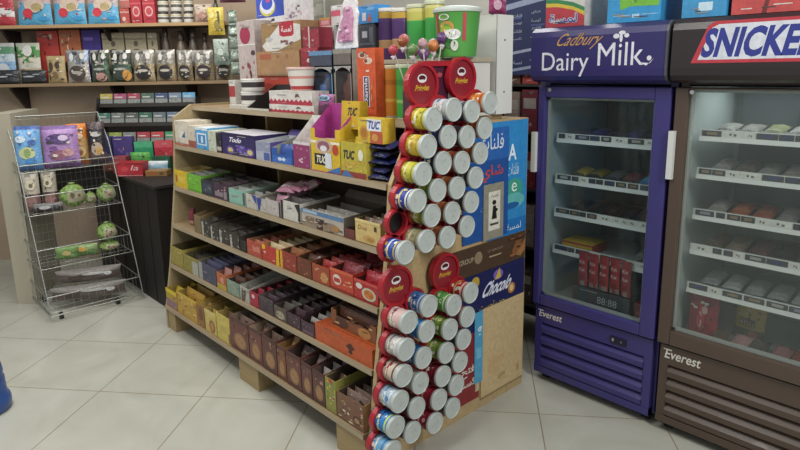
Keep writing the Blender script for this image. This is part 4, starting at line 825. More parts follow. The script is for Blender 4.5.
tray('wafer_tray', 'plain brown open carton at the left of the fourth shelf', 'box', (-3.442, 1.517, 0.696), (0.091, 0.26, 0.175), 0.109, '7a6748', inner='8d7a58', pr=[('s', 1, 0.1, 0.1, 0.9, 0.9, 5, '57492f 9a8866 3c3426')])
tray('wafer_tray', 'first black and white spotted carton from the left on the fourth shelf', 'box', (-3.335, 1.517, 0.696), (0.113, 0.26, 0.116), 0.097, '3b3733', inner='6e675a', pr=[('r', 0.05, 0.0, 0.25, 0.9, 'a8a59a'), ('s', 20, 0.1, 0.05, 0.95, 0.95, 10, 'c4c0b4 1e1c1c 8d897e d4d0c4')], fill=('wafer_packet', 'dark wafer packet in the first spotted carton', 'wafer', [(1, '35302e')], 4, 1.05))
tray('wafer_tray', 'second black and white spotted carton from the left on the fourth shelf', 'box', (-3.224, 1.517, 0.696), (0.102, 0.26, 0.104), 0.087, '3b3733', inner='6e675a', pr=[('r', 0.05, 0.0, 0.25, 0.9, 'a8a59a'), ('s', 21, 0.1, 0.05, 0.95, 0.95, 10, 'c4c0b4 1e1c1c 8d897e d4d0c4')], fill=('wafer_packet', 'dark wafer packet in the second spotted carton', 'wafer', [(1, '35302e')], 4, 1.05))
tray('wafer_tray', 'third black and white spotted carton from the left on the fourth shelf', 'box', (-3.108, 1.517, 0.696), (0.121, 0.26, 0.101), 0.085, '3b3733', inner='6e675a', pr=[('r', 0.05, 0.0, 0.25, 0.9, 'a8a59a'), ('s', 22, 0.1, 0.05, 0.95, 0.95, 10, 'c4c0b4 1e1c1c 8d897e d4d0c4')], fill=('wafer_packet', 'dark wafer packet in the third spotted carton', 'wafer', [(1, '35302e')], 4, 1.05))
tray('wafer_tray', 'fourth black and white spotted carton, next to the blackish one', 'box', (-2.989, 1.517, 0.696), (0.109, 0.26, 0.094), 0.079, '3b3733', inner='6e675a', pr=[('r', 0.05, 0.0, 0.25, 0.9, 'a8a59a'), ('s', 23, 0.1, 0.05, 0.95, 0.95, 10, 'c4c0b4 1e1c1c 8d897e d4d0c4')], fill=('wafer_packet', 'dark wafer packet in the fourth spotted carton', 'wafer', [(1, '35302e')], 4, 1.05))
tray('wafer_tray', 'blackish open carton left of the salmon red one', 'box', (-2.892, 1.517, 0.696), (0.066, 0.26, 0.074), 0.065, '24221f', inner='3c382f', pr=[('s', 24, 0.1, 0.05, 0.95, 0.95, 5, '4a463e 6e6a60')], fill=('wafer_packet', 'black wafer packet in the blackish carton', 'wafer', [(1, '26221f')], 3, 1.05))
tray('wafer_tray', 'salmon red open carton on the fourth shelf', 'box', (-2.777, 1.517, 0.696), (0.145, 0.28, 0.088), 0.081, 'ad4f3d', inner='8a6a55', pr=[('r', 0.4, 0.35, 0.9, 0.75, 'c47a66'), ('s', 25, 0.05, 0.05, 0.95, 0.9, 7, 'c2624c 9a4234 d29a84')], fill=('wafer_packet', 'salmon wrapped wafer in the salmon red carton', 'wafer', [(1, 'a05a48')], 5, 1.0))
tray('wafer_tray', 'red open carton with a yellow stripe and cream wafers', 'box', (-2.614, 1.517, 0.696), (0.163, 0.28, 0.094), 0.087, 'b23a2e', inner='9a7a4c', pr=[('p', [(0, 0.7), (0.2, 0.75), (0.2, 1), (0, 1)], 'd8b02c'), ('p', [(0.82, 0), (1, 0), (1, 1), (0.86, 1)], 'd8b02c'), ('s', 26, 0.1, 0.1, 0.8, 0.7, 7, 'c85a48 9c3026 e0c4a4')], fill=('wafer_packet', 'cream and red wafer in the red carton with a yellow stripe', 'wafer', [(0.4, 'b03a30'), (1, 'c4b08c')], 5, 1.1))
tray('wafer_tray', 'dull red open carton with brown bars on the fourth shelf', 'box', (-2.452, 1.517, 0.696), (0.142, 0.28, 0.1), 0.09, '8f3a2c', inner='5f4a38', side='a8552c', pr=[('r', 0, 0, 0.15, 1, 'd2a02c'), ('s', 27, 0.1, 0.1, 0.95, 0.9, 8, 'b4553c 6e2a22 caa078')], fill=('wafer_packet', 'brown chocolate bar in the dull red carton', 'chocolate bar', [(0.6, '6a3826'), (1, '8a5a34')], 5, 1.1))
tray('wafer_tray', 'brown open carton with red wrapped bars on the fourth shelf', 'box', (-2.315, 1.517, 0.696), (0.116, 0.28, 0.102), 0.09, '6a3a26', inner='4f3c2e', pr=[('s', 28, 0.05, 0.05, 0.95, 0.9, 9, '8a4a2c a8402e c49a6a')], fill=('wafer_packet', 'red and brown bar in the brown carton of the fourth shelf', 'chocolate bar', [(0.5, '8c2c28'), (1, '4f3024')], 5, 1.15))
tray('wafer_tray', 'orange brown open carton left of the two red biscuit cartons', 'box', (-2.183, 1.517, 0.696), (0.131, 0.28, 0.096), 0.086, '9c4a30', inner='4f3c2e', pr=[('e', 0.7, 0.4, 0.2, 0.3, 'c08a54'), ('s', 29, 0.05, 0.05, 0.95, 0.9, 8, 'b45a38 7a3424 c8a078')], fill=('wafer_packet', 'crimson wrapped bar in the orange brown carton', 'chocolate bar', [(1, '96302c')], 5, 1.15))
tray('biscuit_tray', 'orange red biscuit carton with a white badge, left of the pair by the cans', 'box', (-2.028, 1.517, 0.696), (0.163, 0.28, 0.11), 0.099, 'bb4530', inner='5a3c30', pr=[('r', 0, 0, 1, 0.14, '8c2c24'), ('e', 0.3, 0.52, 0.18, 0.24, 'd8cabc'), ('r', 0.16, 0.4, 0.44, 0.6, 'aa3a34'), ('s', 30, 0.5, 0.2, 0.95, 0.8, 8, 'd2744c 962f26 d8a884'), ('r', 0, 0.86, 1, 1, 'c96040')], fill=('biscuit_packet', 'dark red biscuit packet in the orange red carton with the white badge', 'biscuits', [(1, '7c2830')], 6, 1.3))
tray('biscuit_tray', 'bright red biscuit carton with a round biscuit picture nearest the cans', 'box', (-1.863, 1.517, 0.696), (0.153, 0.28, 0.098), 0.091, 'b03030', inner='5a3430', pr=[('r', 0, 0, 1, 0.1, '8c2424'), ('e', 0.62, 0.42, 0.3, 0.3, 'b8c0aa'), ('e', 0.62, 0.42, 0.22, 0.22, 'c47a3c'), ('e', 0.55, 0.5, 0.08, 0.08, 'b4612c'), ('e', 0.7, 0.38, 0.08, 0.08, 'b4612c'), ('e', 0.22, 0.7, 0.14, 0.14, 'd8ccc4'), ('s', 31, 0.02, 0.12, 0.3, 0.6, 5, 'c65a4a 8f2226'), ('r', 0, 0.86, 1, 1, 'c24a44')], fill=('biscuit_packet', 'red biscuit packet in the bright red carton nearest the cans', 'biscuits', [(1, '9a2630')], 6, 1.3))
tray('wafer_tray', 'olive yellow carton at the left end of the fifth shelf', 'box', (-3.705, 1.478, 0.436), (0.179, 0.26, 0.13), 0.123, '9c8d45', inner='5a5236', pr=[('s', 1, 0.05, 0.05, 0.95, 0.9, 9, 'b4a65c 857638 c4b87c')])
tray('wafer_tray', 'yellow green carton second from the left on the fifth shelf', 'box', (-3.504, 1.478, 0.436), (0.201, 0.26, 0.123), 0.108, '8f8443', inner='6a6040', pr=[('r', 0.6, 0, 1, 0.8, 'a8a89a'), ('s', 2, 0.05, 0.05, 0.6, 0.9, 6, 'aa9c54 7d7034')], fill=('wafer_packet', 'dark packet in the yellow green carton of the fifth shelf', 'wafer', [(1, '2f2c26')], 4, 1.05))
tray('wafer_tray', 'slate blue open carton on the fifth shelf', 'box', (-3.281, 1.478, 0.436), (0.223, 0.26, 0.123), 0.108, '4a4a5e', inner='6a675f', pr=[('r', 0, 0, 0.22, 1, '9a9a98'), ('s', 3, 0.2, 0.1, 0.95, 0.9, 8, '6a6a80 35354a 8a8a96')], fill=('wafer_packet', 'slate blue packet in the slate blue carton', 'wafer', [(1, '454560')], 5, 1.1))
tray('wafer_tray', 'orange and pink wafer carton on the fifth shelf', 'box', (-3.105, 1.478, 0.436), (0.11, 0.26, 0.101), 0.096, 'b4643c', inner='7a5a4a', pr=[('r', 0, 0.0, 1, 0.35, 'b49a3c'), ('e', 0.6, 0.6, 0.2, 0.2, 'd4917c'), ('s', 4, 0.05, 0.3, 0.95, 0.9, 7, 'cf8a70 9a4a30')], fill=('wafer_packet', 'orange and pink wafer in the orange carton', 'wafer', [(0.5, 'b4583c'), (1, 'a87870')], 4, 1.2))
tray('wafer_tray', 'pale mint carton with brown bars on the fifth shelf', 'box', (-2.97, 1.478, 0.436), (0.138, 0.26, 0.092), 0.083, '7d9484', inner='4f4038', pr=[('s', 5, 0.05, 0.05, 0.95, 0.9, 12, 'a4b4a4 5c6e60 b89a70')], fill=('wafer_packet', 'brown bar in the pale mint carton', 'chocolate bar', [(1, '4f362c')], 4, 1.2))
tray('wafer_tray', 'off white carton with a tall rounded back on the fifth shelf', 'box', (-2.842, 1.478, 0.436), (0.098, 0.26, 0.126), 0.081, 'a8a99c', inner='b4b4a8', pr=[('p', [(0.1, 0.0), (0.5, 0.0), (0.7, 0.8), (0.2, 0.9)], '5a4c44'), ('s', 6, 0.3, 0.05, 0.95, 0.9, 7, '86867c c4c4b8')], fill=('wafer_packet', 'greyish packet in the off white carton of the fifth shelf', 'wafer', [(1, '5a5450')], 3, 1.1))
tray('wafer_tray', 'crimson open carton between the off white and dark plum cartons', 'box', (-2.742, 1.478, 0.436), (0.084, 0.26, 0.086), 0.08, 'a12a3c', inner='5a3a3c', pr=[('e', 0.4, 0.7, 0.2, 0.14, 'd8b4b8'), ('s', 7, 0.1, 0.05, 0.9, 0.5, 5, '8a1f30 b8485a')], fill=('wafer_packet', 'crimson packet in the crimson carton', 'wafer', [(1, '8a2434')], 4, 1.1))
tray('wafer_tray', 'dark plum open carton right of the crimson one', 'box', (-2.623, 1.478, 0.436), (0.138, 0.27, 0.098), 0.084, '43363c', inner='6a625c', pr=[('r', 0, 0.85, 1, 1, '54464c'), ('s', 8, 0.05, 0.05, 0.95, 0.8, 9, '6a5a60 8a7a78 2f262a')], fill=('wafer_packet', 'plum packet in the dark plum carton', 'wafer', [(1, '40323a')], 5, 1.1))
tray('wafer_tray', 'grey brown carton with a pale flower picture on the fifth shelf', 'box', (-2.49, 1.478, 0.436), (0.111, 0.27, 0.081), 0.069, '5c5148', inner='4a423a', pr=[('e', 0.5, 0.42, 0.34, 0.3, 'a09a80'), ('s', 9, 0.15, 0.1, 0.9, 0.8, 11, 'c4bfa4 7c7460 4c423a')], fill=('wafer_packet', 'grey packet in the carton with the pale flower', 'wafer', [(1, '4f4a46')], 5, 1.1))
tray('wafer_tray', 'deep purple brown carton on the fifth shelf', 'box', (-2.37, 1.478, 0.436), (0.113, 0.27, 0.077), 0.068, '443038', inner='372c2a', pr=[('s', 10, 0.05, 0.05, 0.95, 0.9, 11, '6a4c58 8a7478 2f2026 a89490')], fill=('wafer_packet', 'purple brown packet in the deep purple brown carton', 'wafer', [(1, '3f2c30')], 5, 1.15))
tray('wafer_tray', 'dark violet carton left of the orange gift carton', 'box', (-2.252, 1.478, 0.436), (0.106, 0.27, 0.074), 0.063, '4a3440', inner='372c2a', pr=[('r', 0.1, 0.1, 0.9, 0.3, '6a5460'), ('s', 11, 0.05, 0.3, 0.95, 0.9, 9, '785a68 9a8890 2f2028')], fill=('wafer_packet', 'brown and silver packet in the dark violet carton', 'wafer', [(0.7, '4a3a34'), (1, '8d8680')], 5, 1.15))
carton('gift_carton', 'large flat orange carton with a dark spade mark on the fifth shelf', 'box', (-1.989, 1.478, 0.436), (0.404, 0.24, 0.083), 'b5552c', top='a04a28', pr=[('p', [(0.6, 0.25), (0.68, 0.25), (0.66, 0.4), (0.72, 0.55), (0.64, 0.8), (0.56, 0.55), (0.62, 0.4)], '4a2018'), ('e', 0.64, 0.27, 0.03, 0.06, '2f1814')], spr=[('r', 0.3, 0.25, 0.8, 0.75, '8f3f22')])
tray('biscuit_tray', 'brown open biscuit carton standing on the flat orange carton', 'box', (-1.949, 1.508, 0.521), (0.307, 0.2, 0.135), 0.085, '7d4a2c', notch=(0.12, 0.7), inner='6f5a42', side='9a5a38', pr=[('s', 12, 0.05, 0.05, 0.95, 0.95, 16, '5a3420 a06a40 c4986a 3f2418'), ('e', 0.25, 0.45, 0.15, 0.3, '4a2c1c'), ('e', 0.75, 0.4, 0.14, 0.28, 'b07a44'), ('r', 0, 0, 1, 0.12, 'c2602e')], fill=('biscuit_packet', 'black and gold biscuit packet in the carton on the flat orange one', 'biscuits', [(0.5, '2f221c'), (1, '5a3a2c')], 5, 1.2))
packet('snack_bag', 'bright yellow snack bag leaning at the left end of the bottom shelf', 'snack bag', (-3.774, 1.552, 0.37), (0.13, 0.09, 0.04), [(1, 'cdb81e')], rx=-0.5, seed=4)
tray('biscuit_tray', 'yellow and mauve carton at the left end of the bottom shelf', 'box', (-3.718, 1.422, 0.166), (0.166, 0.3, 0.13), 0.12, 'b3952f', inner='9a8648', pr=[('r', 0, 0, 1, 0.45, '8d6a72'), ('r', 0, 0.8, 1, 1, 'd4bd2c'), ('s', 1, 0.05, 0.1, 0.95, 0.7, 8, 'a88088 c4a83c 7a5660')], fill=('biscuit_packet', 'yellow packet in the yellow and mauve carton', 'biscuits', [(1, 'b89f34')], 3, 1.05))
tray('biscuit_tray', 'golden yellow carton with snack pictures on the bottom shelf', 'box', (-3.487, 1.422, 0.166), (0.275, 0.3, 0.154), 0.142, 'b8923a', inner='9a8648', pr=[('s', 2, 0.02, 0.05, 0.98, 0.9, 22, 'd2b45c 9a6c2c 8a5a3c dcc27c'), ('r', 0, 0.88, 1, 1, 'c9a83c')], fill=('biscuit_packet', 'golden packet in the golden yellow carton', 'biscuits', [(1, 'b08a3a')], 4, 1.1))
tray('biscuit_tray', 'brown and yellow carton right of the golden yellow one', 'box', (-3.294, 1.422, 0.166), (0.089, 0.3, 0.161), 0.138, '8d6238', inner='b8a05a', pr=[('e', 0.5, 0.6, 0.3, 0.3, '6a3f2c'), ('s', 3, 0.05, 0.05, 0.95, 0.4, 5, 'b48a4a c9a85c')], fill=('biscuit_packet', 'brownish packet in the brown and yellow carton', 'biscuits', [(1, 'a08258')], 4, 1.1))
tray('biscuit_tray', 'pale yellow carton with a brown oval on the bottom shelf', 'box', (-3.169, 1.422, 0.166), (0.141, 0.3, 0.152), 0.137, 'c3b062', inner='a08c54', pr=[('e', 0.62, 0.35, 0.26, 0.28, '8a5a34'), ('e', 0.62, 0.35, 0.16, 0.18, 'b4854a'), ('r', 0, 0.86, 1, 1, 'd0c078')], fill=('biscuit_packet', 'yellowish packet in the pale yellow carton with the oval', 'biscuits', [(1, 'b49c58')], 4, 1.05))
tray('biscuit_tray', 'plain pale yellow carton on the bottom shelf', 'box', (-3.013, 1.422, 0.166), (0.15, 0.3, 0.175), 0.158, 'c6b35c', inner='a08c54', pr=[('r', 0.25, 0.35, 0.7, 0.6, 'b9a552'), ('e', 0.95, 0.25, 0.08, 0.2, '7d5438')], fill=('biscuit_packet', 'brown packet in the plain pale yellow carton', 'biscuits', [(1, '7a5c44')], 4, 1.05))
tray('biscuit_tray', 'first maroon carton of round biscuits from the left on the bottom shelf', 'box', (-2.83, 1.422, 0.166), (0.198, 0.32, 0.209), 0.187, '6a4038', inner='8a7a6a', pr=[('r', 0, 0.9, 1, 1, '4a2a26'), ('e', 0.55, 0.36, 0.34, 0.24, '8c6848'), ('e', 0.55, 0.36, 0.26, 0.18, 'a07a54'), ('e', 0.5, 0.4, 0.06, 0.05, '9a6c3c'), ('e', 0.64, 0.33, 0.06, 0.05, '9a6c3c'), ('s', 40, 0.05, 0.62, 0.95, 0.88, 6, 'a88a78 8a6258 4a2a28'), ('r', 0.1, 0.06, 0.9, 0.12, '4f2c26')], fill=('biscuit_packet', 'foil biscuit packet standing in the first maroon carton', 'biscuits', [(0.6, '5a3c36'), (1, '7a665c')], 5, 1.12))
tray('biscuit_tray', 'second maroon carton of round biscuits from the left on the bottom shelf', 'box', (-2.66, 1.422, 0.166), (0.123, 0.32, 0.21), 0.187, '73463c', inner='a3907c', pr=[('r', 0, 0.9, 1, 1, '4a2a26'), ('e', 0.55, 0.36, 0.34, 0.24, '8c6848'), ('e', 0.55, 0.36, 0.26, 0.18, 'a07a54'), ('e', 0.5, 0.4, 0.06, 0.05, '9a6c3c'), ('e', 0.64, 0.33, 0.06, 0.05, '9a6c3c'), ('s', 41, 0.05, 0.62, 0.95, 0.88, 6, 'a88a78 8a6258 4a2a28'), ('r', 0.1, 0.06, 0.9, 0.12, '4f2c26')], fill=('biscuit_packet', 'foil biscuit packet standing in the second maroon carton', 'biscuits', [(0.6, '6a4a42'), (1, '8a7468')], 5, 1.12))
tray('biscuit_tray', 'third maroon carton of round biscuits, above the middle foot', 'box', (-2.523, 1.422, 0.166), (0.134, 0.32, 0.21), 0.187, '5f3a33', inner='5a4a40', pr=[('r', 0, 0.9, 1, 1, '4a2a26'), ('e', 0.55, 0.36, 0.34, 0.24, '8c6848'), ('e', 0.55, 0.36, 0.26, 0.18, 'a07a54'), ('e', 0.5, 0.4, 0.06, 0.05, '9a6c3c'), ('e', 0.64, 0.33, 0.06, 0.05, '9a6c3c'), ('s', 42, 0.05, 0.62, 0.95, 0.88, 6, 'a88a78 8a6258 4a2a28'), ('r', 0.1, 0.06, 0.9, 0.12, '4f2c26')], fill=('biscuit_packet', 'foil biscuit packet standing in the third maroon carton', 'biscuits', [(0.6, '4a3430'), (1, '6e5a50')], 5, 1.12))
tray('biscuit_tray', 'fourth maroon carton, a narrow one with tan packets', 'box', (-2.411, 1.422, 0.166), (0.073, 0.32, 0.2), 0.178, '7a5034', inner='8a6a44', pr=[('r', 0, 0.9, 1, 1, '4a2a26'), ('e', 0.55, 0.36, 0.34, 0.24, '8c6848'), ('e', 0.55, 0.36, 0.26, 0.18, 'a07a54'), ('e', 0.5, 0.4, 0.06, 0.05, '9a6c3c'), ('e', 0.64, 0.33, 0.06, 0.05, '9a6c3c'), ('s', 43, 0.05, 0.62, 0.95, 0.88, 6, 'a88a78 8a6258 4a2a28'), ('r', 0.1, 0.06, 0.9, 0.12, '4f2c26')], fill=('biscuit_packet', 'foil biscuit packet standing in the fourth maroon carton', 'biscuits', [(0.6, '8a6444'), (1, 'a07c54')], 5, 1.12))
tray('biscuit_tray', 'fifth maroon carton of round biscuits from the left on the bottom shelf', 'box', (-2.306, 1.422, 0.166), (0.12, 0.32, 0.195), 0.174, '6a4038', inner='4f403a', pr=[('r', 0, 0.9, 1, 1, '4a2a26'), ('e', 0.55, 0.36, 0.34, 0.24, '8c6848'), ('e', 0.55, 0.36, 0.26, 0.18, 'a07a54'), ('e', 0.5, 0.4, 0.06, 0.05, '9a6c3c'), ('e', 0.64, 0.33, 0.06, 0.05, '9a6c3c'), ('s', 44, 0.05, 0.62, 0.95, 0.88, 6, 'a88a78 8a6258 4a2a28'), ('r', 0.1, 0.06, 0.9, 0.12, '4f2c26')], fill=('biscuit_packet', 'foil biscuit packet standing in the fifth maroon carton', 'biscuits', [(0.6, '54403c'), (1, '6a5650')], 5, 1.12))
tray('biscuit_tray', 'sixth maroon carton of round biscuits from the left on the bottom shelf', 'box', (-2.197, 1.422, 0.166), (0.081, 0.32, 0.184), 0.164, '64403a', inner='4a3c36', pr=[('r', 0, 0.9, 1, 1, '4a2a26'), ('e', 0.55, 0.36, 0.34, 0.24, '8c6848'), ('e', 0.55, 0.36, 0.26, 0.18, 'a07a54'), ('e', 0.5, 0.4, 0.06, 0.05, '9a6c3c'), ('e', 0.64, 0.33, 0.06, 0.05, '9a6c3c'), ('s', 45, 0.05, 0.62, 0.95, 0.88, 6, 'a88a78 8a6258 4a2a28'), ('r', 0.1, 0.06, 0.9, 0.12, '4f2c26')], fill=('biscuit_packet', 'foil biscuit packet standing in the sixth maroon carton', 'biscuits', [(0.6, '4f3a36'), (1, '84706a')], 5, 1.12))
tray('biscuit_tray', 'seventh maroon carton of round biscuits, next to the green and yellow one', 'box', (-2.104, 1.422, 0.166), (0.089, 0.32, 0.178), 0.159, '5c3a34', inner='5a4a44', pr=[('r', 0, 0.9, 1, 1, '4a2a26'), ('e', 0.55, 0.36, 0.34, 0.24, '8c6848'), ('e', 0.55, 0.36, 0.26, 0.18, 'a07a54'), ('e', 0.5, 0.4, 0.06, 0.05, '9a6c3c'), ('e', 0.64, 0.33, 0.06, 0.05, '9a6c3c'), ('s', 46, 0.05, 0.62, 0.95, 0.88, 6, 'a88a78 8a6258 4a2a28'), ('r', 0.1, 0.06, 0.9, 0.12, '4f2c26')], fill=('biscuit_packet', 'foil biscuit packet standing in the seventh maroon carton', 'biscuits', [(0.6, '5f504c'), (1, 'a39a94')], 5, 1.12))
tray('biscuit_tray', 'green and yellow speckled carton near the right end of the bottom shelf', 'box', (-2.014, 1.422, 0.166), (0.077, 0.32, 0.177), 0.159, '8d8a44', inner='54483c', pr=[('s', 50, 0.02, 0.02, 0.98, 0.98, 22, '4f8a44 c9b43c b4443c d2cfa0 6a9a54'), ('r', 0.3, 0.9, 0.7, 1, 'b03a34')], fill=('biscuit_packet', 'brown packet standing in the green and yellow carton', 'biscuits', [(1, '5a4438')], 5, 1.1))
tray('biscuit_tray', 'brown carton of nut biscuits at the right end of the bottom shelf', 'box', (-1.877, 1.422, 0.166), (0.181, 0.32, 0.134), 0.123, '77543f', inner='54483c', side='a08058', pr=[('s', 51, 0.02, 0.05, 0.98, 0.95, 30, 'a5805c 5a3a2c c4a684 8a4a44 d2c4b0'), ('e', 0.75, 0.3, 0.16, 0.16, '4a2c22'), ('e', 0.75, 0.3, 0.1, 0.1, 'a07c58')], fill=('biscuit_packet', 'brown and cream packet standing in the carton of nut biscuits', 'biscuits', [(0.6, '5a4034'), (1, '8a7468')], 6, 1.1))
carton('display_carton', 'low white carton under the small white canisters on top of the unit', 'box', (-3.253, 1.74, 1.435), (0.209, 0.12, 0.022), 'c4c0b6', pr=[('r', 0, 0.75, 1, 1, 'd2cfc6')])
jar('canister', 'lower white canister with dark label at the left on top of the unit', 'canister', (-3.233, 1.827, 1.458), [(0.064, 0.0, 'd6d3cc'), (0.067, 0.004, 'd6d3cc'), (0.067, 0.023, 'd6d3cc'), (0.067, 0.024, '3a3434'), (0.067, 0.052, '3a3434'), (0.067, 0.054, 'd6d3cc'), (0.067, 0.066, 'a83a44')], [(0.069, 0.066), (0.069, 0.073), (0.061, 0.073)], lidcol='d0cdc6')
jar('canister', 'upper white canister with dark label stacked at the left on top of the unit', 'canister', (-3.222, 1.827, 1.532), [(0.064, 0.0, 'd6d3cc'), (0.067, 0.004, 'd6d3cc'), (0.067, 0.023, 'd6d3cc'), (0.067, 0.024, '3a3434'), (0.067, 0.052, '3a3434'), (0.067, 0.054, 'd6d3cc'), (0.067, 0.065, 'a83a44')], [(0.069, 0.065), (0.069, 0.073), (0.06, 0.073)], lidcol='d0cdc6')
carton('tall_packet', 'slim red and white packet left of the small white canisters', 'packet', (-3.37, 1.77, 1.458), (0.071, 0.05, 0.14), 'c8c4bc', pr=[('r', 0, 0.3, 1, 0.75, 'a43a3c')])
tray('display_tray', 'open black carton on top of the unit beside the red trimmed boxes', 'box', (-3.013, 1.725, 1.435), (0.242, 0.2, 0.135), 0.012, '2a2624', inner='2f2a28', side='4a4440', flap=0.0, pr=[('r', 0, 0, 1, 1, 'c4c0b4')])
carton('sweet_box', 'lower white sweet box with red scalloped edge on top of the unit', 'box', (-2.694, 1.735, 1.435), (0.414, 0.115, 0.039), 'cfcac4', pr=[('r', 0, 0, 1, 0.22, 'a83444'), ('p', [(0.0, 0.22), (0.05, 0.42), (0.1, 0.22), (0.15000000000000002, 0.42), (0.2, 0.22), (0.25, 0.42), (0.30000000000000004, 0.22), (0.35000000000000003, 0.42), (0.4, 0.22), (0.45, 0.42), (0.5, 0.22), (0.55, 0.42), (0.6000000000000001, 0.22), (0.65, 0.42), (0.7000000000000001, 0.22), (0.75, 0.42), (0.8, 0.22), (0.8500000000000001, 0.42), (0.9, 0.22), (0.9500000000000001, 0.42), (1.0, 0.22), (1, 0.2), (0, 0.2)], 'a83444'), ('p', [(0.62, 0.5), (0.68, 0.62), (0.74, 0.5), (0.7, 0.8), (0.64, 0.8)], '5a4a44'), ('r', 0.2, 0.66, 0.42, 0.74, '9a948c')])
carton('sweet_box', 'upper white sweet box with red scalloped edge under the red and white pot', 'box', (-2.714, 1.745, 1.475), (0.397, 0.105, 0.069), 'cfcac4', pr=[('r', 0, 0, 1, 0.22, 'a83444'), ('p', [(0.0, 0.22), (0.05, 0.42), (0.1, 0.22), (0.15000000000000002, 0.42), (0.2, 0.22), (0.25, 0.42), (0.30000000000000004, 0.22), (0.35000000000000003, 0.42), (0.4, 0.22), (0.45, 0.42), (0.5, 0.22), (0.55, 0.42), (0.6000000000000001, 0.22), (0.65, 0.42), (0.7000000000000001, 0.22), (0.75, 0.42), (0.8, 0.22), (0.8500000000000001, 0.42), (0.9, 0.22), (0.9500000000000001, 0.42), (1.0, 0.22), (1, 0.2), (0, 0.2)], 'a83444'), ('p', [(0.62, 0.5), (0.68, 0.62), (0.74, 0.5), (0.7, 0.8), (0.64, 0.8)], '5a4a44'), ('r', 0.2, 0.66, 0.42, 0.74, '9a948c')])
jar('ice_cream_pot', 'red and white paper pot standing on the red trimmed boxes', 'pot', (-2.712, 1.824, 1.545), [(0.058, 0.0, 'c8a9a0'), (0.059, 0.006, 'a83c3c'), (0.062, 0.024, 'd6d0c8'), (0.067, 0.06, 'c98c84'), (0.069, 0.074, 'd6d0c8'), (0.073, 0.107, 'b04a48')], [(0.078, 0.107), (0.078, 0.119), (0.071, 0.119)], lidcol='c4a49c')
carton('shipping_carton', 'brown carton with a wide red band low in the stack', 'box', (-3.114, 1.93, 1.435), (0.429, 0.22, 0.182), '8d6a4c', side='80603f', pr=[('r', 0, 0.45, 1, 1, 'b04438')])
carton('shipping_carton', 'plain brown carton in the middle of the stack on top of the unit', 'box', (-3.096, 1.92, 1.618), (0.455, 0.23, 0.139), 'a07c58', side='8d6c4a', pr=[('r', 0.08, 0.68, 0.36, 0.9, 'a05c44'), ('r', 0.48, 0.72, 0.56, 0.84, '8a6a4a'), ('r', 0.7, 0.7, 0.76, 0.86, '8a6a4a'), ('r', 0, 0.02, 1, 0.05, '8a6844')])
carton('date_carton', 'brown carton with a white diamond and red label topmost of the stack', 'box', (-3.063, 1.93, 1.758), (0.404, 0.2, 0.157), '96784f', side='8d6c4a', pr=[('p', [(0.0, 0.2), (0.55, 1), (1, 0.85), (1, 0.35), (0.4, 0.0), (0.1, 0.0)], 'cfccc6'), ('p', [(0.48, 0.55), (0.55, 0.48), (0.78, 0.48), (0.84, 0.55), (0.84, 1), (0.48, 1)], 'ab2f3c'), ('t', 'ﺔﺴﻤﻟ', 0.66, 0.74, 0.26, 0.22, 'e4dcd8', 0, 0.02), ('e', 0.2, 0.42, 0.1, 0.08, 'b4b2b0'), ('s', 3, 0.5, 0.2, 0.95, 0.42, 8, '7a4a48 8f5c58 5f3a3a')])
carton('sweet_packet_box', 'dark brown carton under the white fruit carton', 'box', (-3.483, 1.94, 1.435), (0.197, 0.12, 0.128), '4f3e38', pr=[('s', 3, 0.1, 0.3, 0.9, 0.9, 8, '8a7c74 6a5850 3a2c28')])
carton('fruit_carton', 'white carton with crimson fruit and cherries left of the diamond carton', 'box', (-3.487, 1.95, 1.564), (0.214, 0.12, 0.385), 'b4a8a4', pr=[('e', 0.45, 0.78, 0.3, 0.14, '9a3450'), ('r', 0.0, 0.62, 1, 0.64, 'd8d4ce'), ('s', 5, 0.1, 0.05, 0.9, 0.38, 12, '8a4a4c a86a64 6a3038 c4b0a8'), ('e', 0.85, 0.5, 0.12, 0.04, '4a3a3c')])
carton('sweet_bag_carton', 'wide white carton with purple fruit print behind the diamond carton', 'box', (-3.627, 2.17, 1.785), (0.512, 0.1, 0.2), 'cac8c8', pr=[('s', 6, 0.3, 0.5, 0.75, 0.95, 9, '6a4a6c a8a4a8 4a3a4c'), ('t', 'Ke', 0.82, 0.72, 0.16, 0.22, '3a2f48', 0.2), ('e', 0.3, 0.75, 0.05, 0.12, '7a7a5c')])
carton('support_carton', 'brown carton partly hidden behind the diamond carton stack', 'box', (-3.607, 2.165, 1.435), (0.3, 0.12, 0.348), '7a5f44')
carton('cereal_box', 'blue box with a yellow and white ring print behind at the top of the stack', 'box', (-3.589, 2.168, 1.986), (0.25, 0.09, 0.14), '3a4fae', pr=[('e', 0.55, 0.45, 0.38, 0.42, 'c4bc4a'), ('e', 0.55, 0.52, 0.34, 0.38, 'cfd0e0'), ('e', 0.55, 0.62, 0.27, 0.3, '3a52b4'), ('e', 0.6, 0.75, 0.1, 0.12, 'b84a78')])
carton('sweet_pouch_box', 'white carton with purple petals and red Arabic label at the top of the stack', 'box', (-2.972, 1.965, 1.916), (0.186, 0.07, 0.18), 'cdc9c9', pr=[('s', 7, 0.2, 0.05, 0.95, 0.5, 12, '7a5a78 a58a9c c4a8b4 4a3a4a'), ('t', 'ﺔﺴﻤﻟ', 0.45, 0.8, 0.45, 0.22, 'b03848', 0, 0.02)])
carton('stand_carton', 'pale grey carton under the red patterned packs', 'box', (-2.793, 1.92, 1.435), (0.158, 0.11, 0.229), 'a8a098')
carton('patterned_pack', 'lower red pack with white swirls right of the brown cartons', 'box', (-2.774, 1.92, 1.665), (0.155, 0.1, 0.098), '8f2f3c', pr=[('s', 8, 0.1, 0.1, 0.9, 0.9, 12, 'c4a8a4 a8424c d4c4bc'), ('r', 0, 0.85, 1, 1, 'a03a48')])
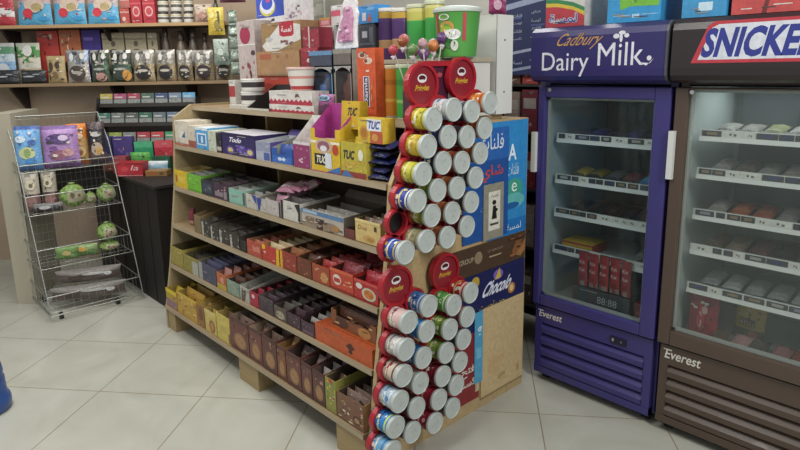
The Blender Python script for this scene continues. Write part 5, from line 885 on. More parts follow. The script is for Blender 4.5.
carton('patterned_pack', 'upper left red pack with a pale stripe and white swirls', 'box', (-2.802, 1.925, 1.763), (0.067, 0.09, 0.109), '8f2f3c', pr=[('s', 9, 0.1, 0.1, 0.9, 0.9, 10, 'b4605c a8424c c4a09c'), ('r', 0.82, 0, 1, 1, 'c8b8b0')])
carton('patterned_pack', 'upper right red pack with white swirls beside the white carton', 'box', (-2.726, 1.925, 1.763), (0.078, 0.09, 0.104), '8f2f3c', pr=[('s', 10, 0.1, 0.1, 0.9, 0.9, 10, 'b4605c a8424c c4a09c'), ('r', 0, 0.93, 1, 1, '4a3a34')])
carton('medicine_carton', 'tall white carton with an oval red logo behind the bunny bag', 'box', (-2.776, 2.04, 1.435), (0.141, 0.1, 0.444), 'bfc0b8', pr=[('e', 0.68, 0.8, 0.28, 0.07, '9a3a44'), ('r', 0.5, 0.78, 0.86, 0.82, 'd4c4c0'), ('r', 0.05, 0.3, 0.5, 0.33, 'a4a49c')])
carton('sweet_box', 'pink and orange carton lying on the tall white carton', 'box', (-2.801, 2.05, 1.88), (0.098, 0.09, 0.043), 'c46a74', pr=[('r', 0, 0.8, 1, 1, 'd09a3c'), ('r', 0.2, 0.2, 0.9, 0.7, 'd2a0a0')])
carton('napkin_pack', 'white and pink napkin pack lying above the bunny bag', 'napkins', (-2.672, 2.05, 1.88), (0.136, 0.08, 0.1), 'cfcac8', pr=[('r', 0.0, 0.45, 0.6, 0.75, 'c4566a'), ('e', 0.3, 0.9, 0.2, 0.1, 'dcd8d6')])
carton('tall_carton', 'tall grey green carton standing at the back behind the bunny bag', 'box', (-3.03, 2.175, 1.435), (0.444, 0.1, 0.653), '85877a', pr=[('r', 0.1, 0.8, 0.6, 0.9, 'a4a69a'), ('r', 0.62, 0.0, 0.66, 1, 'b4b5ad'), ('e', 0.4, 0.7, 0.2, 0.05, '6a6e5c')])
window_box('blue rimmed window box with a blue bottle inside on top of the unit', (-2.591, 1.860, 1.435), (0.196, .12, 0.306), '5f86a8', '3f4654', '2f4a78')
window_box('grey window box with orange and blue packs inside beside the orange carton', (-2.413, 1.860, 1.435), (0.144, .12, 0.310), '8d867e', '6a625c', '8a4a3c')
packet('small_packet', 'small magenta packet with a pale blue tag at the foot of the window box', 'packet', (-2.391, 1.735, 1.436), (0.13, 0.1, 0.03), [(0.5, '5a2f4c'), (1, '8a4a7a')], rx=-0.1, pr=[('e', 0.5, 0.8, 0.36, 0.14, '8fb0c4'), ('t', 'BOMB', 0.5, 0.8, 0.5, 0.16, '27405c')])
carton('damla_carton', 'tall orange carton with Damla printed upwards on a navy strip', 'box', (-2.112, 1.76, 1.435), (0.125, 0.05, 0.303), 'c85530', top='cfa890', pr=[('r', 0.32, 0.16, 0.66, 0.6, 'd4d2d2'), ('r', 0.36, 0.17, 0.62, 0.59, '2c3468'), ('e', 0.3, 0.9, 0.22, 0.045, 'd2b8a4'), ('e', 0.3, 0.9, 0.13, 0.03, '7a4438'), ('e', 0.62, 0.82, 0.24, 0.05, 'd2b8a4'), ('e', 0.5, 0.82, 0.09, 0.03, '7a4438'), ('s', 3, 0.66, 0.14, 0.97, 0.58, 10, 'b4603f c48a64 a4502f'), ('r', 0.5, 0.66, 0.68, 0.69, 'dcc4b4')])
upright_print(bpy.data.objects['damla_carton'], 'Damla', .125, 0.303)
jar('crisp_tube', 'tall orange crisps tube between the orange carton and the green tube', 'crisps tube', (-2.062, 1.857, 1.435), [(0.039, 0.0, 'b9b4a8'), (0.041, 0.007, 'c4782a'), (0.042, 0.027, 'c4782a'), (0.042, 0.069, 'd2a04a'), (0.042, 0.082, 'c4782a'), (0.042, 0.142, 'b0641f'), (0.042, 0.165, 'c4782a'), (0.042, 0.206, 'c4782a'), (0.042, 0.213, 'c4bda8')], [(0.043, 0.213), (0.044, 0.22), (0.043, 0.229), (0.038, 0.229)], lidcol='c9b89a')
jar('crisp_tube', 'tall green crisps tube next to the left red disc', 'crisps tube', (-1.915, 1.83, 1.435), [(0.052, 0.0, 'b9b4a8'), (0.054, 0.007, '3f8f3c'), (0.055, 0.028, '3f8f3c'), (0.055, 0.069, '7fae5a'), (0.055, 0.083, '3f8f3c'), (0.055, 0.143, '2f7a34'), (0.055, 0.167, '3f8f3c'), (0.055, 0.208, '3f8f3c'), (0.055, 0.215, 'c4bda8')], [(0.057, 0.215), (0.058, 0.222), (0.057, 0.231), (0.05, 0.231)], lidcol='b4bfa0')
ledge()
jar('crisp_tube', 'purple cookie tube at the left end of the raised ledge', 'crisps tube', (-2.305, 2.068, 1.692), [(0.045, 0.0, '4a2c5a'), (0.048, 0.01, '4a2c5a'), (0.048, 0.053, 'a8845c'), (0.048, 0.087, 'b8946a'), (0.048, 0.092, '4a2f62'), (0.048, 0.179, '53366a'), (0.048, 0.194, 'b8963f'), (0.048, 0.223, 'c4a44a')], [(0.049, 0.225), (0.05, 0.233), (0.049, 0.242), (0.043, 0.242)], lidcol='d0ccc4')
jar('crisp_tube', 'purple cookie tube second from the left on the raised ledge', 'crisps tube', (-2.184, 2.05, 1.692), [(0.047, 0.0, '4a2c5a'), (0.05, 0.009, '4a2c5a'), (0.05, 0.046, 'a8845c'), (0.05, 0.088, 'b8946a'), (0.05, 0.093, '4a2f62'), (0.05, 0.171, '53366a'), (0.05, 0.185, 'b8963f'), (0.05, 0.213, 'c4a44a')], [(0.051, 0.215), (0.052, 0.222), (0.051, 0.232), (0.045, 0.232)], lidcol='d0ccc4')
jar('crisp_tube', 'green tube with a yellow top, left of the pair on the raised ledge', 'crisps tube', (-2.1, 2.077, 1.692), [(0.054, 0.0, '3f9a48'), (0.057, 0.01, '3f9a48'), (0.057, 0.166, '48a850'), (0.057, 0.17, 'b8b45a'), (0.057, 0.209, 'c9c47a'), (0.057, 0.224, '8fb46a')], [(0.058, 0.226), (0.059, 0.234), (0.058, 0.243), (0.051, 0.243)], lidcol='c0c4a8')
jar('crisp_tube', 'green tube with a yellow top beside the big lollipop bucket', 'crisps tube', (-2.005, 2.085, 1.692), [(0.043, 0.0, '3f9a48'), (0.045, 0.01, '3f9a48'), (0.045, 0.173, '48a850'), (0.045, 0.178, 'b8b45a'), (0.045, 0.218, 'c9c47a'), (0.045, 0.233, '8fb46a')], [(0.047, 0.236), (0.047, 0.244), (0.047, 0.254), (0.041, 0.254)], lidcol='c0c4a8')
bucket((-1.788, 1.995, 1.692), 0.098, 0.200)
bunny_bag((-2.410, 1.885, 1.746))
carton('dish_pack', 'dark grey pack with a white tag right of the bunny bag', 'pack', (-2.421, 2.02, 1.692), (0.135, 0.08, 0.175), '45474f', pr=[('r', 0.3, 0.62, 0.6, 0.8, 'c4c4c4'), ('r', 0, 0.42, 1, 0.48, '6a6e78'), ('r', 0.35, 0.12, 0.75, 0.3, '5c6a84'), ('r', 0.0, 0.5, 0.15, 0.9, '7a7c80'), ('r', 0.72, 0.5, 0.95, 0.9, '6e7076')])
carton('wet_wipe_pack', 'sky blue pack with an orange corner lying on the dark grey pack', 'pack', (-2.4, 2.015, 1.869), (0.15, 0.09, 0.085), '3f8fd0', pr=[('r', 0.25, 0.15, 0.45, 0.6, 'd4d6da'), ('p', [(0.5, 0.1), (0.72, 0.1), (0.66, 0.6)], 'c8643c'), ('e', 0.7, 0.8, 0.2, 0.1, '6aa8d8')])
lollipops()
far_side()
packet('powder_pouch', 'red and white pouch at the left edge of the upper wall shelf', 'pouch', (-5.849, 1.137, 2.037), (0.179, 0.242, 0.05), [(0.3, 'b03c44'), (0.5, 'd0c8c4'), (1, 'b03844')], rz=YAW, pr=[('e', 0.6, 0.45, 0.35, 0.1, 'd8d2d0')], rx=-0.05, fin='wrap', seed=-5)
packet('powder_pouch', 'first red and blue pouch from the left on the upper wall shelf', 'pouch', (-5.682, 1.319, 2.037), (0.275, 0.298, 0.05), [(0.5, '58a0c4'), (0.62, 'b8a4a4'), (1, 'b43a4a')], rz=YAW, pr=[('e', 0.55, 0.5, 0.3, 0.18, 'c8b4a4'), ('e', 0.62, 0.45, 0.16, 0.1, 'a8966a'), ('e', 0.72, 0.68, 0.2, 0.08, 'd2a8a8'), ('e', 0.35, 0.3, 0.15, 0.12, 'c43a44'), ('e', 0.8, 0.15, 0.15, 0.06, '3f8fc0')], rx=-0.05, fin='wrap', seed=20)
packet('powder_pouch', 'second red and blue pouch from the left on the upper wall shelf', 'pouch', (-5.493, 1.524, 2.037), (0.259, 0.294, 0.05), [(0.5, '58a0c4'), (0.62, 'b8a4a4'), (1, 'b43a4a')], rz=YAW, pr=[('e', 0.55, 0.5, 0.3, 0.18, 'c8b4a4'), ('e', 0.62, 0.45, 0.16, 0.1, 'a8966a'), ('e', 0.72, 0.68, 0.2, 0.08, 'd2a8a8'), ('e', 0.35, 0.3, 0.15, 0.12, 'c43a44'), ('e', 0.8, 0.15, 0.15, 0.06, '3f8fc0')], rx=-0.05, fin='wrap', seed=56)
packet('powder_pouch', 'third red and blue pouch, beside the small red boxes', 'pouch', (-5.312, 1.72, 2.037), (0.251, 0.289, 0.05), [(0.5, '58a0c4'), (0.62, 'b8a4a4'), (1, 'b43a4a')], rz=YAW, pr=[('e', 0.55, 0.5, 0.3, 0.18, 'c8b4a4'), ('e', 0.62, 0.45, 0.16, 0.1, 'a8966a'), ('e', 0.72, 0.68, 0.2, 0.08, 'd2a8a8'), ('e', 0.35, 0.3, 0.15, 0.12, 'c43a44'), ('e', 0.8, 0.15, 0.15, 0.06, '3f8fc0')], rx=-0.05, fin='wrap', seed=90)
carton('small_red_box', 'lower orange red box left of the pair of tall red tins', 'box', (-5.197, 1.844, 2.037), (0.072, 0.08, 0.115), 'a8483f', rz=YAW, pr=[('e', 0.4, 0.3, 0.2, 0.15, 'd2b0a4'), ('r', 0.0, 0.7, 1, 0.8, 'c8968c')])
carton('small_red_box', 'upper orange red box stacked left of the pair of tall red tins', 'box', (-5.188, 1.854, 2.157), (0.071, 0.08, 0.1), 'b0625a', rz=YAW, pr=[('r', 0.0, 0.55, 1, 0.7, 'd0a49c')])
carton('cocoa_tin', 'left of two tall red tins with round white crest', 'tin', (-5.133, 1.913, 2.037), (0.084, 0.08, 0.201), 'ab2f3a', rz=YAW, pr=[('e', 0.5, 0.45, 0.34, 0.2, 'cfa09c'), ('e', 0.5, 0.45, 0.24, 0.14, 'b24a50'), ('r', 0.2, 0.12, 0.8, 0.2, '8f2430'), ('r', 0, 0.72, 1, 0.78, 'c45a60')])
carton('cocoa_tin', 'right of two tall red tins with round white crest', 'tin', (-5.065, 1.988, 2.037), (0.096, 0.08, 0.2), 'ab2f3a', rz=YAW, pr=[('e', 0.5, 0.45, 0.34, 0.2, 'cfa09c'), ('e', 0.5, 0.45, 0.24, 0.14, 'b24a50'), ('r', 0.2, 0.12, 0.8, 0.2, '8f2430'), ('r', 0, 0.72, 1, 0.78, 'c45a60')])
jar('cream_jar', 'white and black lower jar of the leftmost jar pair on the upper wall shelf', 'jar', (-5.029, 2.086, 2.037), [(0.041, 0.0, 'd0cdc4'), (0.044, 0.005, 'd0cdc4'), (0.044, 0.026, '5a5650'), (0.044, 0.044, 'd0cdc4'), (0.044, 0.051, 'b4aa8c'), (0.044, 0.064, 'd0cdc4'), (0.04, 0.068, 'c9c6be')], [(0.041, 0.068), (0.042, 0.07), (0.042, 0.085), (0.038, 0.085)], body='cfccc4', lidcol='3a3836', grp='white jars on the upper wall shelf')
jar('cream_jar', 'white and black lower jar of the middle jar pair on the upper wall shelf', 'jar', (-4.958, 2.162, 2.037), [(0.041, 0.0, 'd0cdc4'), (0.044, 0.005, 'd0cdc4'), (0.044, 0.026, '5a5650'), (0.044, 0.044, 'd0cdc4'), (0.044, 0.051, 'b4aa8c'), (0.044, 0.064, 'd0cdc4'), (0.04, 0.068, 'c9c6be')], [(0.041, 0.068), (0.042, 0.07), (0.042, 0.085), (0.038, 0.085)], body='cfccc4', lidcol='3a3836', grp='white jars on the upper wall shelf')
jar('cream_jar', 'white and black lower jar of the right hand jar pair on the upper wall shelf', 'jar', (-4.891, 2.235, 2.037), [(0.035, 0.0, 'd0cdc4'), (0.038, 0.005, 'd0cdc4'), (0.038, 0.026, '5a5650'), (0.038, 0.044, 'd0cdc4'), (0.038, 0.051, 'b4aa8c'), (0.038, 0.064, 'd0cdc4'), (0.034, 0.068, 'c9c6be')], [(0.035, 0.068), (0.036, 0.07), (0.036, 0.085), (0.032, 0.085)], body='cfccc4', lidcol='3a3836', grp='white jars on the upper wall shelf')
jar('cream_jar', 'white and black upper jar of the leftmost jar pair on the upper wall shelf', 'jar', (-5.023, 2.092, 2.125), [(0.04, 0.0, 'd0cdc4'), (0.044, 0.006, 'd0cdc4'), (0.044, 0.03, '5a5650'), (0.044, 0.052, 'd0cdc4'), (0.044, 0.06, 'b4aa8c'), (0.044, 0.075, 'd0cdc4'), (0.04, 0.08, 'c9c6be')], [(0.04, 0.08), (0.042, 0.082), (0.042, 0.1), (0.037, 0.1)], body='cfccc4', lidcol='3a3836', grp='white jars on the upper wall shelf')
jar('cream_jar', 'white and black upper jar of the middle jar pair on the upper wall shelf', 'jar', (-4.952, 2.169, 2.125), [(0.04, 0.0, 'd0cdc4'), (0.044, 0.006, 'd0cdc4'), (0.044, 0.03, '5a5650'), (0.044, 0.052, 'd0cdc4'), (0.044, 0.06, 'b4aa8c'), (0.044, 0.075, 'd0cdc4'), (0.04, 0.08, 'c9c6be')], [(0.04, 0.08), (0.042, 0.082), (0.042, 0.1), (0.037, 0.1)], body='cfccc4', lidcol='3a3836', grp='white jars on the upper wall shelf')
jar('cream_jar', 'white and black upper jar of the right hand jar pair on the upper wall shelf', 'jar', (-4.886, 2.241, 2.125), [(0.035, 0.0, 'd0cdc4'), (0.038, 0.006, 'd0cdc4'), (0.038, 0.03, '5a5650'), (0.038, 0.052, 'd0cdc4'), (0.038, 0.06, 'b4aa8c'), (0.038, 0.075, 'd0cdc4'), (0.034, 0.08, 'c9c6be')], [(0.035, 0.08), (0.036, 0.082), (0.036, 0.1), (0.032, 0.1)], body='cfccc4', lidcol='3a3836', grp='white jars on the upper wall shelf')
packet('sugar_pouch', 'pale pink pouch near the right end of the upper wall shelf', 'pouch', (-4.772, 2.305, 2.037), (0.139, 0.139, 0.05), [(0.5, 'b09484'), (1, 'bfae9c')], rz=YAW, pr=[('e', 0.5, 0.35, 0.25, 0.2, 'a87c6c')], rx=-0.05, fin='wrap', seed=197)
jar('spray_bottle', 'slim dark green bottle at the right end of the upper wall shelf', 'bottle', (-4.739, 2.4, 2.037), [(0.022, 0.0, '3c4438'), (0.022, 0.12, '47523f'), (0.011, 0.146, '2f352c')], [(0.011, 0.146), (0.011, 0.172)], body='3c4438', lidcol='23261f')
packet('rice_bag', 'blue and white bag with a green label at the lower wall shelf left edge', 'bag', (-5.944, 1.109, 1.58), (0.185, 0.326, 0.05), [(0.2, 'cfd0ce'), (0.55, '7fa4c4'), (0.75, 'b4c4cc'), (0.9, '5a8a6a'), (1, 'b4b4b0')], rz=YAW, pr=[('e', 0.5, 0.35, 0.3, 0.15, 'c9ccd0')], rx=-0.05, fin='wrap', seed=-3)
packet('rice_bag', 'green and white bag with a sand coloured foot on the lower wall shelf', 'bag', (-5.807, 1.257, 1.58), (0.193, 0.323, 0.05), [(0.35, 'b8a888'), (0.6, 'c4c0b0'), (0.85, '4f8a4a'), (1, 'b0b4a4')], rz=YAW, pr=[('e', 0.55, 0.8, 0.2, 0.14, 'cfcfc8'), ('e', 0.3, 0.3, 0.1, 0.05, 'a04a34')], rx=-0.05, fin='wrap', seed=21)
wall_jug()
carton('biscuit_box', 'red box with dark biscuit pictures standing behind the kraft bag', 'box', (-5.777, 1.408, 1.58), (0.171, 0.06, 0.419), 'a83a34', rz=YAW, pr=[('s', 1, 0.25, 0.45, 0.75, 0.95, 10, '5a2f28 8c4a3a c4a08c'), ('s', 2, 0.6, 0.05, 1, 0.3, 5, 'c4a090 d8c0b0')])
carton('biscuit_box', 'orange and brown box behind the light blue coffee bag', 'box', (-5.652, 1.542, 1.58), (0.171, 0.06, 0.424), 'a8603c', rz=YAW, pr=[('s', 3, 0.1, 0.5, 0.9, 0.98, 10, '5f3424 d0b4a0 7c4a34'), ('e', 0.4, 0.3, 0.3, 0.14, '2f2622')])
carton('biscuit_box', 'violet box with two white cups behind the green coffee bags', 'box', (-5.532, 1.672, 1.58), (0.15, 0.06, 0.421), '3d2f7c', rz=YAW, pr=[('e', 0.4, 0.45, 0.1, 0.14, 'a89c8c'), ('e', 0.6, 0.45, 0.1, 0.14, 'a89c8c'), ('r', 0.25, 0.2, 0.75, 0.28, '5a4c98'), ('r', 0.1, 0.8, 0.6, 0.86, '6a5ca4')])
carton('coffee_box', 'first beige box with a dark bean on the lower wall shelf', 'box', (-5.412, 1.803, 1.58), (0.179, 0.06, 0.394), '9c9278', rz=YAW, pr=[('e', 0.5, 0.38, 0.4, 0.3, '5a5040'), ('e', 0.36, 0.4, 0.16, 0.22, '8f846a'), ('e', 0.64, 0.4, 0.16, 0.22, '8f846a'), ('r', 0, 0.86, 1, 0.9, '7a7058'), ('e', 0.5, 0.78, 0.1, 0.06, '57503f')])
carton('coffee_box', 'second beige box with a dark bean on the lower wall shelf', 'box', (-5.285, 1.94, 1.58), (0.171, 0.06, 0.391), '9c9278', rz=YAW, pr=[('e', 0.5, 0.38, 0.4, 0.3, '5a5040'), ('e', 0.36, 0.4, 0.16, 0.22, '8f846a'), ('e', 0.64, 0.4, 0.16, 0.22, '8f846a'), ('r', 0, 0.86, 1, 0.9, '7a7058'), ('e', 0.5, 0.78, 0.1, 0.06, '57503f')])
carton('coffee_box', 'third and narrowest beige box with a bean next to the brown bottle', 'box', (-5.192, 2.041, 1.58), (0.079, 0.06, 0.389), '9c9278', rz=YAW, pr=[('e', 0.5, 0.38, 0.4, 0.3, '5a5040'), ('e', 0.36, 0.4, 0.16, 0.22, '8f846a'), ('e', 0.64, 0.4, 0.16, 0.22, '8f846a'), ('r', 0, 0.86, 1, 0.9, '7a7058'), ('e', 0.5, 0.78, 0.1, 0.06, '57503f')])
jar('syrup_bottle', 'tall dark brown bottle behind the round label coffee bags', 'bottle', (-5.116, 2.124, 1.58), [(0.028, 0.0, '4f443c'), (0.035, 0.022, '4f443c'), (0.035, 0.111, '4f443c'), (0.035, 0.119, '6a5a4a'), (0.035, 0.243, '6a5a4a'), (0.035, 0.252, '4f443c'), (0.028, 0.31, '4f443c'), (0.018, 0.354, '4f443c')], [(0.02, 0.354), (0.021, 0.363), (0.021, 0.442), (0.018, 0.442)], body='4f443c', lidcol='3a302a')
jar('syrup_bottle', 'squat brown bottle second from the left in the bottle row', 'bottle', (-5.032, 2.214, 1.58), [(0.033, 0.0, '6e5f50'), (0.042, 0.02, '6e5f50'), (0.042, 0.1, '6e5f50'), (0.042, 0.108, '8c8274'), (0.042, 0.22, '8c8274'), (0.042, 0.228, '6e5f50'), (0.033, 0.28, '6e5f50'), (0.021, 0.32, '6e5f50')], [(0.023, 0.32), (0.025, 0.328), (0.025, 0.4), (0.021, 0.4)], body='6e5f50', lidcol='4a4038')
jar('syrup_bottle', 'dark bottle with a white and red oval label', 'bottle', (-4.965, 2.288, 1.58), [(0.033, 0.0, '4a4238'), (0.042, 0.021, '4a4238'), (0.042, 0.106, '4a4238'), (0.042, 0.114, 'c4c0b8'), (0.042, 0.232, 'c4c0b8'), (0.042, 0.241, '4a4238'), (0.033, 0.296, '4a4238'), (0.021, 0.338, '4a4238')], [(0.023, 0.338), (0.025, 0.346), (0.025, 0.422), (0.021, 0.422)], body='4a4238', lidcol='3a332c')
jar('syrup_bottle', 'small brown bottle with a pale label beside the blue card', 'bottle', (-4.898, 2.36, 1.58), [(0.025, 0.0, '5a4c44'), (0.031, 0.019, '5a4c44'), (0.031, 0.095, '5a4c44'), (0.031, 0.103, 'b4a49c'), (0.031, 0.21, 'b4a49c'), (0.031, 0.217, '5a4c44'), (0.025, 0.267, '5a4c44'), (0.016, 0.305, '5a4c44')], [(0.017, 0.305), (0.019, 0.312), (0.019, 0.381), (0.016, 0.381)], body='5a4c44', lidcol='352c28')
blue_card()
packet('coffee_bag', 'kraft bag with dark owl like marks at the left of the coffee bags', 'coffee bag', (-5.594, 1.4, 1.58), (0.15, 0.215, 0.05), [(1, 'a8946a')], rz=YAW, pr=[('e', 0.3, 0.6, 0.12, 0.18, '4a3a2c'), ('e', 0.65, 0.65, 0.12, 0.14, '4a3a2c'), ('e', 0.5, 0.3, 0.16, 0.12, '7a6040'), ('e', 0.2, 0.2, 0.04, 0.12, '3a2f24')], rx=-0.05, fin='card', seed=50)
packet('charcoal_bag', 'black bag lying at the left end of the lower wall shelf', 'bag', (-5.857, 1.1, 1.58), (0.198, 0.111, 0.07), [(1, '2a2c30')], rz=YAW, pr=[('e', 0.4, 0.5, 0.25, 0.06, 'a4a8ac'), ('e', 0.7, 0.65, 0.14, 0.05, '8c9094'), ('e', 0.25, 0.75, 0.12, 0.05, '6a6e74')], rx=-0.05, fin='wrap', seed=-3)
packet('charcoal_bag', 'black bag with white flashes lying beside the kraft bag', 'bag', (-5.711, 1.257, 1.58), (0.206, 0.107, 0.07), [(1, '2a2c30')], rz=YAW, pr=[('e', 0.4, 0.5, 0.25, 0.06, 'a4a8ac'), ('e', 0.7, 0.65, 0.14, 0.05, '8c9094'), ('e', 0.25, 0.75, 0.12, 0.05, '6a6e74')], rx=-0.05, fin='wrap', seed=23)
packet('coffee_bag', 'light blue and white coffee bag, first of the foil row', 'coffee bag', (-5.473, 1.531, 1.58), (0.182, 0.258, 0.055), [(0.52, 'b8b4ac'), (0.6, 'b4b0a4'), (0.94, '8f9cac'), (1, 'b8b4ac')], rz=YAW, pr=[('e', 0.5, 0.28, 0.38, 0.24, '4a3f38'), ('r', 0, 0, 0, 0, '4a3f38'), ('e', 0.5, 0.3, 0.25, 0.05, 'a49c94'), ('e', 0.3, 0.78, 0.1, 0.12, 'd2cfc8'), ('e', 0.6, 0.72, 0.08, 0.16, '6e6a64'), ('e', 0.78, 0.8, 0.1, 0.1, 'c9c6c0'), ('e', 0.45, 0.9, 0.12, 0.05, '45423e')], rx=-0.05, fin='foil', seed=70)
packet('coffee_bag', 'dark green coffee bag with a pink cup, second of the foil row', 'coffee bag', (-5.352, 1.662, 1.58), (0.15, 0.255, 0.055), [(0.52, '4f6450'), (0.6, 'b4b0a4'), (0.94, '3c4c40'), (1, 'b8b4ac')], rz=YAW, pr=[('e', 0.5, 0.28, 0.38, 0.24, '3a3f38'), ('r', 0, 0, 0, 0, '3a3f38'), ('e', 0.6, 0.15, 0.3, 0.14, 'b48a80'), ('e', 0.5, 0.4, 0.3, 0.04, 'a4a89c'), ('e', 0.3, 0.78, 0.1, 0.12, 'd2cfc8'), ('e', 0.6, 0.72, 0.08, 0.16, '6e6a64'), ('e', 0.78, 0.8, 0.1, 0.1, 'c9c6c0'), ('e', 0.45, 0.9, 0.12, 0.05, '45423e')], rx=-0.05, fin='foil', seed=94)
packet('coffee_bag', 'dark green coffee bag with an orange star, third of the foil row', 'coffee bag', (-5.236, 1.787, 1.58), (0.166, 0.252, 0.055), [(0.52, '4a5c4c'), (0.6, 'b4b0a4'), (0.94, '3f4a44'), (1, 'b8b4ac')], rz=YAW, pr=[('e', 0.5, 0.28, 0.38, 0.24, '38403a'), ('r', 0, 0, 0, 0, '38403a'), ('e', 0.8, 0.2, 0.2, 0.18, 'c48c44'), ('e', 0.5, 0.4, 0.3, 0.04, 'a4a89c'), ('e', 0.3, 0.78, 0.1, 0.12, 'd2cfc8'), ('e', 0.6, 0.72, 0.08, 0.16, '6e6a64'), ('e', 0.78, 0.8, 0.1, 0.1, 'c9c6c0'), ('e', 0.45, 0.9, 0.12, 0.05, '45423e')], rx=-0.05, fin='foil', seed=114)
packet('coffee_bag', 'first kraft coffee bag with a black round label from the left', 'coffee bag', (-5.113, 1.921, 1.58), (0.174, 0.249, 0.055), [(0.52, 'a8987a'), (0.6, 'b4b0a4'), (0.94, 'a09c94'), (1, 'b8b4ac')], rz=YAW, pr=[('e', 0.5, 0.28, 0.38, 0.24, '2c2826'), ('r', 0, 0, 0, 0, '2c2826'), ('e', 0.5, 0.34, 0.26, 0.045, 'b4aca0'), ('e', 0.3, 0.78, 0.1, 0.12, 'd2cfc8'), ('e', 0.6, 0.72, 0.08, 0.16, '6e6a64'), ('e', 0.78, 0.8, 0.1, 0.1, 'c9c6c0'), ('e', 0.45, 0.9, 0.12, 0.05, '45423e')], rx=-0.05, fin='foil', seed=136)
packet('coffee_bag', 'second kraft coffee bag with a black round label from the left', 'coffee bag', (-4.992, 2.052, 1.58), (0.158, 0.246, 0.055), [(0.52, 'a8987a'), (0.6, 'b4b0a4'), (0.94, 'a09c94'), (1, 'b8b4ac')], rz=YAW, pr=[('e', 0.5, 0.28, 0.38, 0.24, '2a2626'), ('r', 0, 0, 0, 0, '2a2626'), ('e', 0.5, 0.34, 0.26, 0.045, 'b4aca0'), ('e', 0.3, 0.78, 0.1, 0.12, 'd2cfc8'), ('e', 0.6, 0.72, 0.08, 0.16, '6e6a64'), ('e', 0.78, 0.8, 0.1, 0.1, 'c9c6c0'), ('e', 0.45, 0.9, 0.12, 0.05, '45423e')], rx=-0.05, fin='foil', seed=159)
packet('coffee_bag', 'third kraft coffee bag with a black round label from the left', 'coffee bag', (-4.887, 2.165, 1.58), (0.126, 0.243, 0.055), [(0.52, 'a8987a'), (0.6, 'b4b0a4'), (0.94, 'a09c94'), (1, 'b8b4ac')], rz=YAW, pr=[('e', 0.5, 0.28, 0.38, 0.24, '2a2828'), ('r', 0, 0, 0, 0, '2a2828'), ('e', 0.5, 0.34, 0.26, 0.045, 'b4aca0'), ('e', 0.3, 0.78, 0.1, 0.12, 'd2cfc8'), ('e', 0.6, 0.72, 0.08, 0.16, '6e6a64'), ('e', 0.78, 0.8, 0.1, 0.1, 'c9c6c0'), ('e', 0.45, 0.9, 0.12, 0.05, '45423e')], rx=-0.05, fin='foil', seed=180)
packet('coffee_bag', 'fourth kraft coffee bag, with a plum round label', 'coffee bag', (-4.783, 2.278, 1.58), (0.158, 0.241, 0.055), [(0.52, 'a8987a'), (0.6, 'b4b0a4'), (0.94, 'a09c94'), (1, 'b8b4ac')], rz=YAW, pr=[('e', 0.5, 0.28, 0.38, 0.24, '34262a'), ('r', 0, 0, 0, 0, '34262a'), ('e', 0.5, 0.34, 0.26, 0.045, 'b4aca0'), ('e', 0.3, 0.78, 0.1, 0.12, 'd2cfc8'), ('e', 0.6, 0.72, 0.08, 0.16, '6e6a64'), ('e', 0.78, 0.8, 0.1, 0.1, 'c9c6c0'), ('e', 0.45, 0.9, 0.12, 0.05, '45423e')], rx=-0.05, fin='foil', seed=197)
packet('coffee_bag', 'fifth kraft coffee bag with a black round label, at the right end', 'coffee bag', (-4.673, 2.397, 1.58), (0.142, 0.238, 0.055), [(0.52, 'a8987a'), (0.6, 'b4b0a4'), (0.94, 'a09c94'), (1, 'b8b4ac')], rz=YAW, pr=[('e', 0.5, 0.28, 0.38, 0.24, '2a2826'), ('r', 0, 0, 0, 0, '2a2826'), ('e', 0.5, 0.34, 0.26, 0.045, 'b4aca0'), ('e', 0.3, 0.78, 0.1, 0.12, 'd2cfc8'), ('e', 0.6, 0.72, 0.08, 0.16, '6e6a64'), ('e', 0.78, 0.8, 0.1, 0.1, 'c9c6c0'), ('e', 0.45, 0.9, 0.12, 0.05, '45423e')], rx=-0.05, fin='foil', seed=218)
gum_display()
carton('sweet_carton', 'bright red carton with white script at the front of the counter', 'box', (-4.692, 1.581, 0.892), (0.19, 0.12, 0.1), 'a8262f', rz=YAW, pr=[('t', 'la', 0.72, 0.62, 0.3, 0.4, 'd8b8b8', 0.3), ('r', 0, 0.85, 1, 1, '8f1c26'), ('e', 0.3, 0.5, 0.15, 0.2, 'b84048'), ('r', 0, 0, 1, 0.08, 'c4787a')])
carton('sweet_carton', 'low brown and tan carton with orange lettering at the counter corner', 'box', (-4.53, 1.712, 0.892), (0.159, 0.1, 0.041), '8d6a3c', rz=YAW, pr=[('t', 'MT', 0.35, 0.5, 0.4, 0.5, 'b8442f'), ('e', 0.75, 0.5, 0.1, 0.3, '5a4a34'), ('r', 0, 0.9, 1, 1, 'b89a5c')])
carton('sweet_carton', 'faded red carton behind the bright red carton on the counter', 'box', (-4.888, 1.575, 0.892), (0.104, 0.08, 0.128), '96444a', rz=YAW, pr=[('r', 0, 0.55, 1, 0.7, 'b4787a')])
packet('tissue_pack', 'pale blue and white plastic pack on the counter', 'pack', (-4.685, 1.777, 0.892), (0.188, 0.093, 0.03), [(0.4, 'b0c4cc'), (0.7, '8fb4c8'), (1, 'c4ccd0')], rz=YAW)
carton('gum_carton', 'slate violet carton at the left of the counter boxes', 'box', (-5.063, 1.539, 0.892), (0.098, 0.055, 0.273), '3d4068', rz=YAW, pr=[('r', 0, 0, 1, 0.3, '8a5a4c')])
carton('gum_carton', 'violet carton with an orange foot on the counter', 'box', (-4.97, 1.64, 0.892), (0.153, 0.055, 0.27), '4a3f7a', rz=YAW, pr=[('r', 0, 0, 1, 0.25, 'c4683c'), ('s', 3, 0.1, 0.3, 0.9, 0.9, 6, '6a5c98 c4883c')])
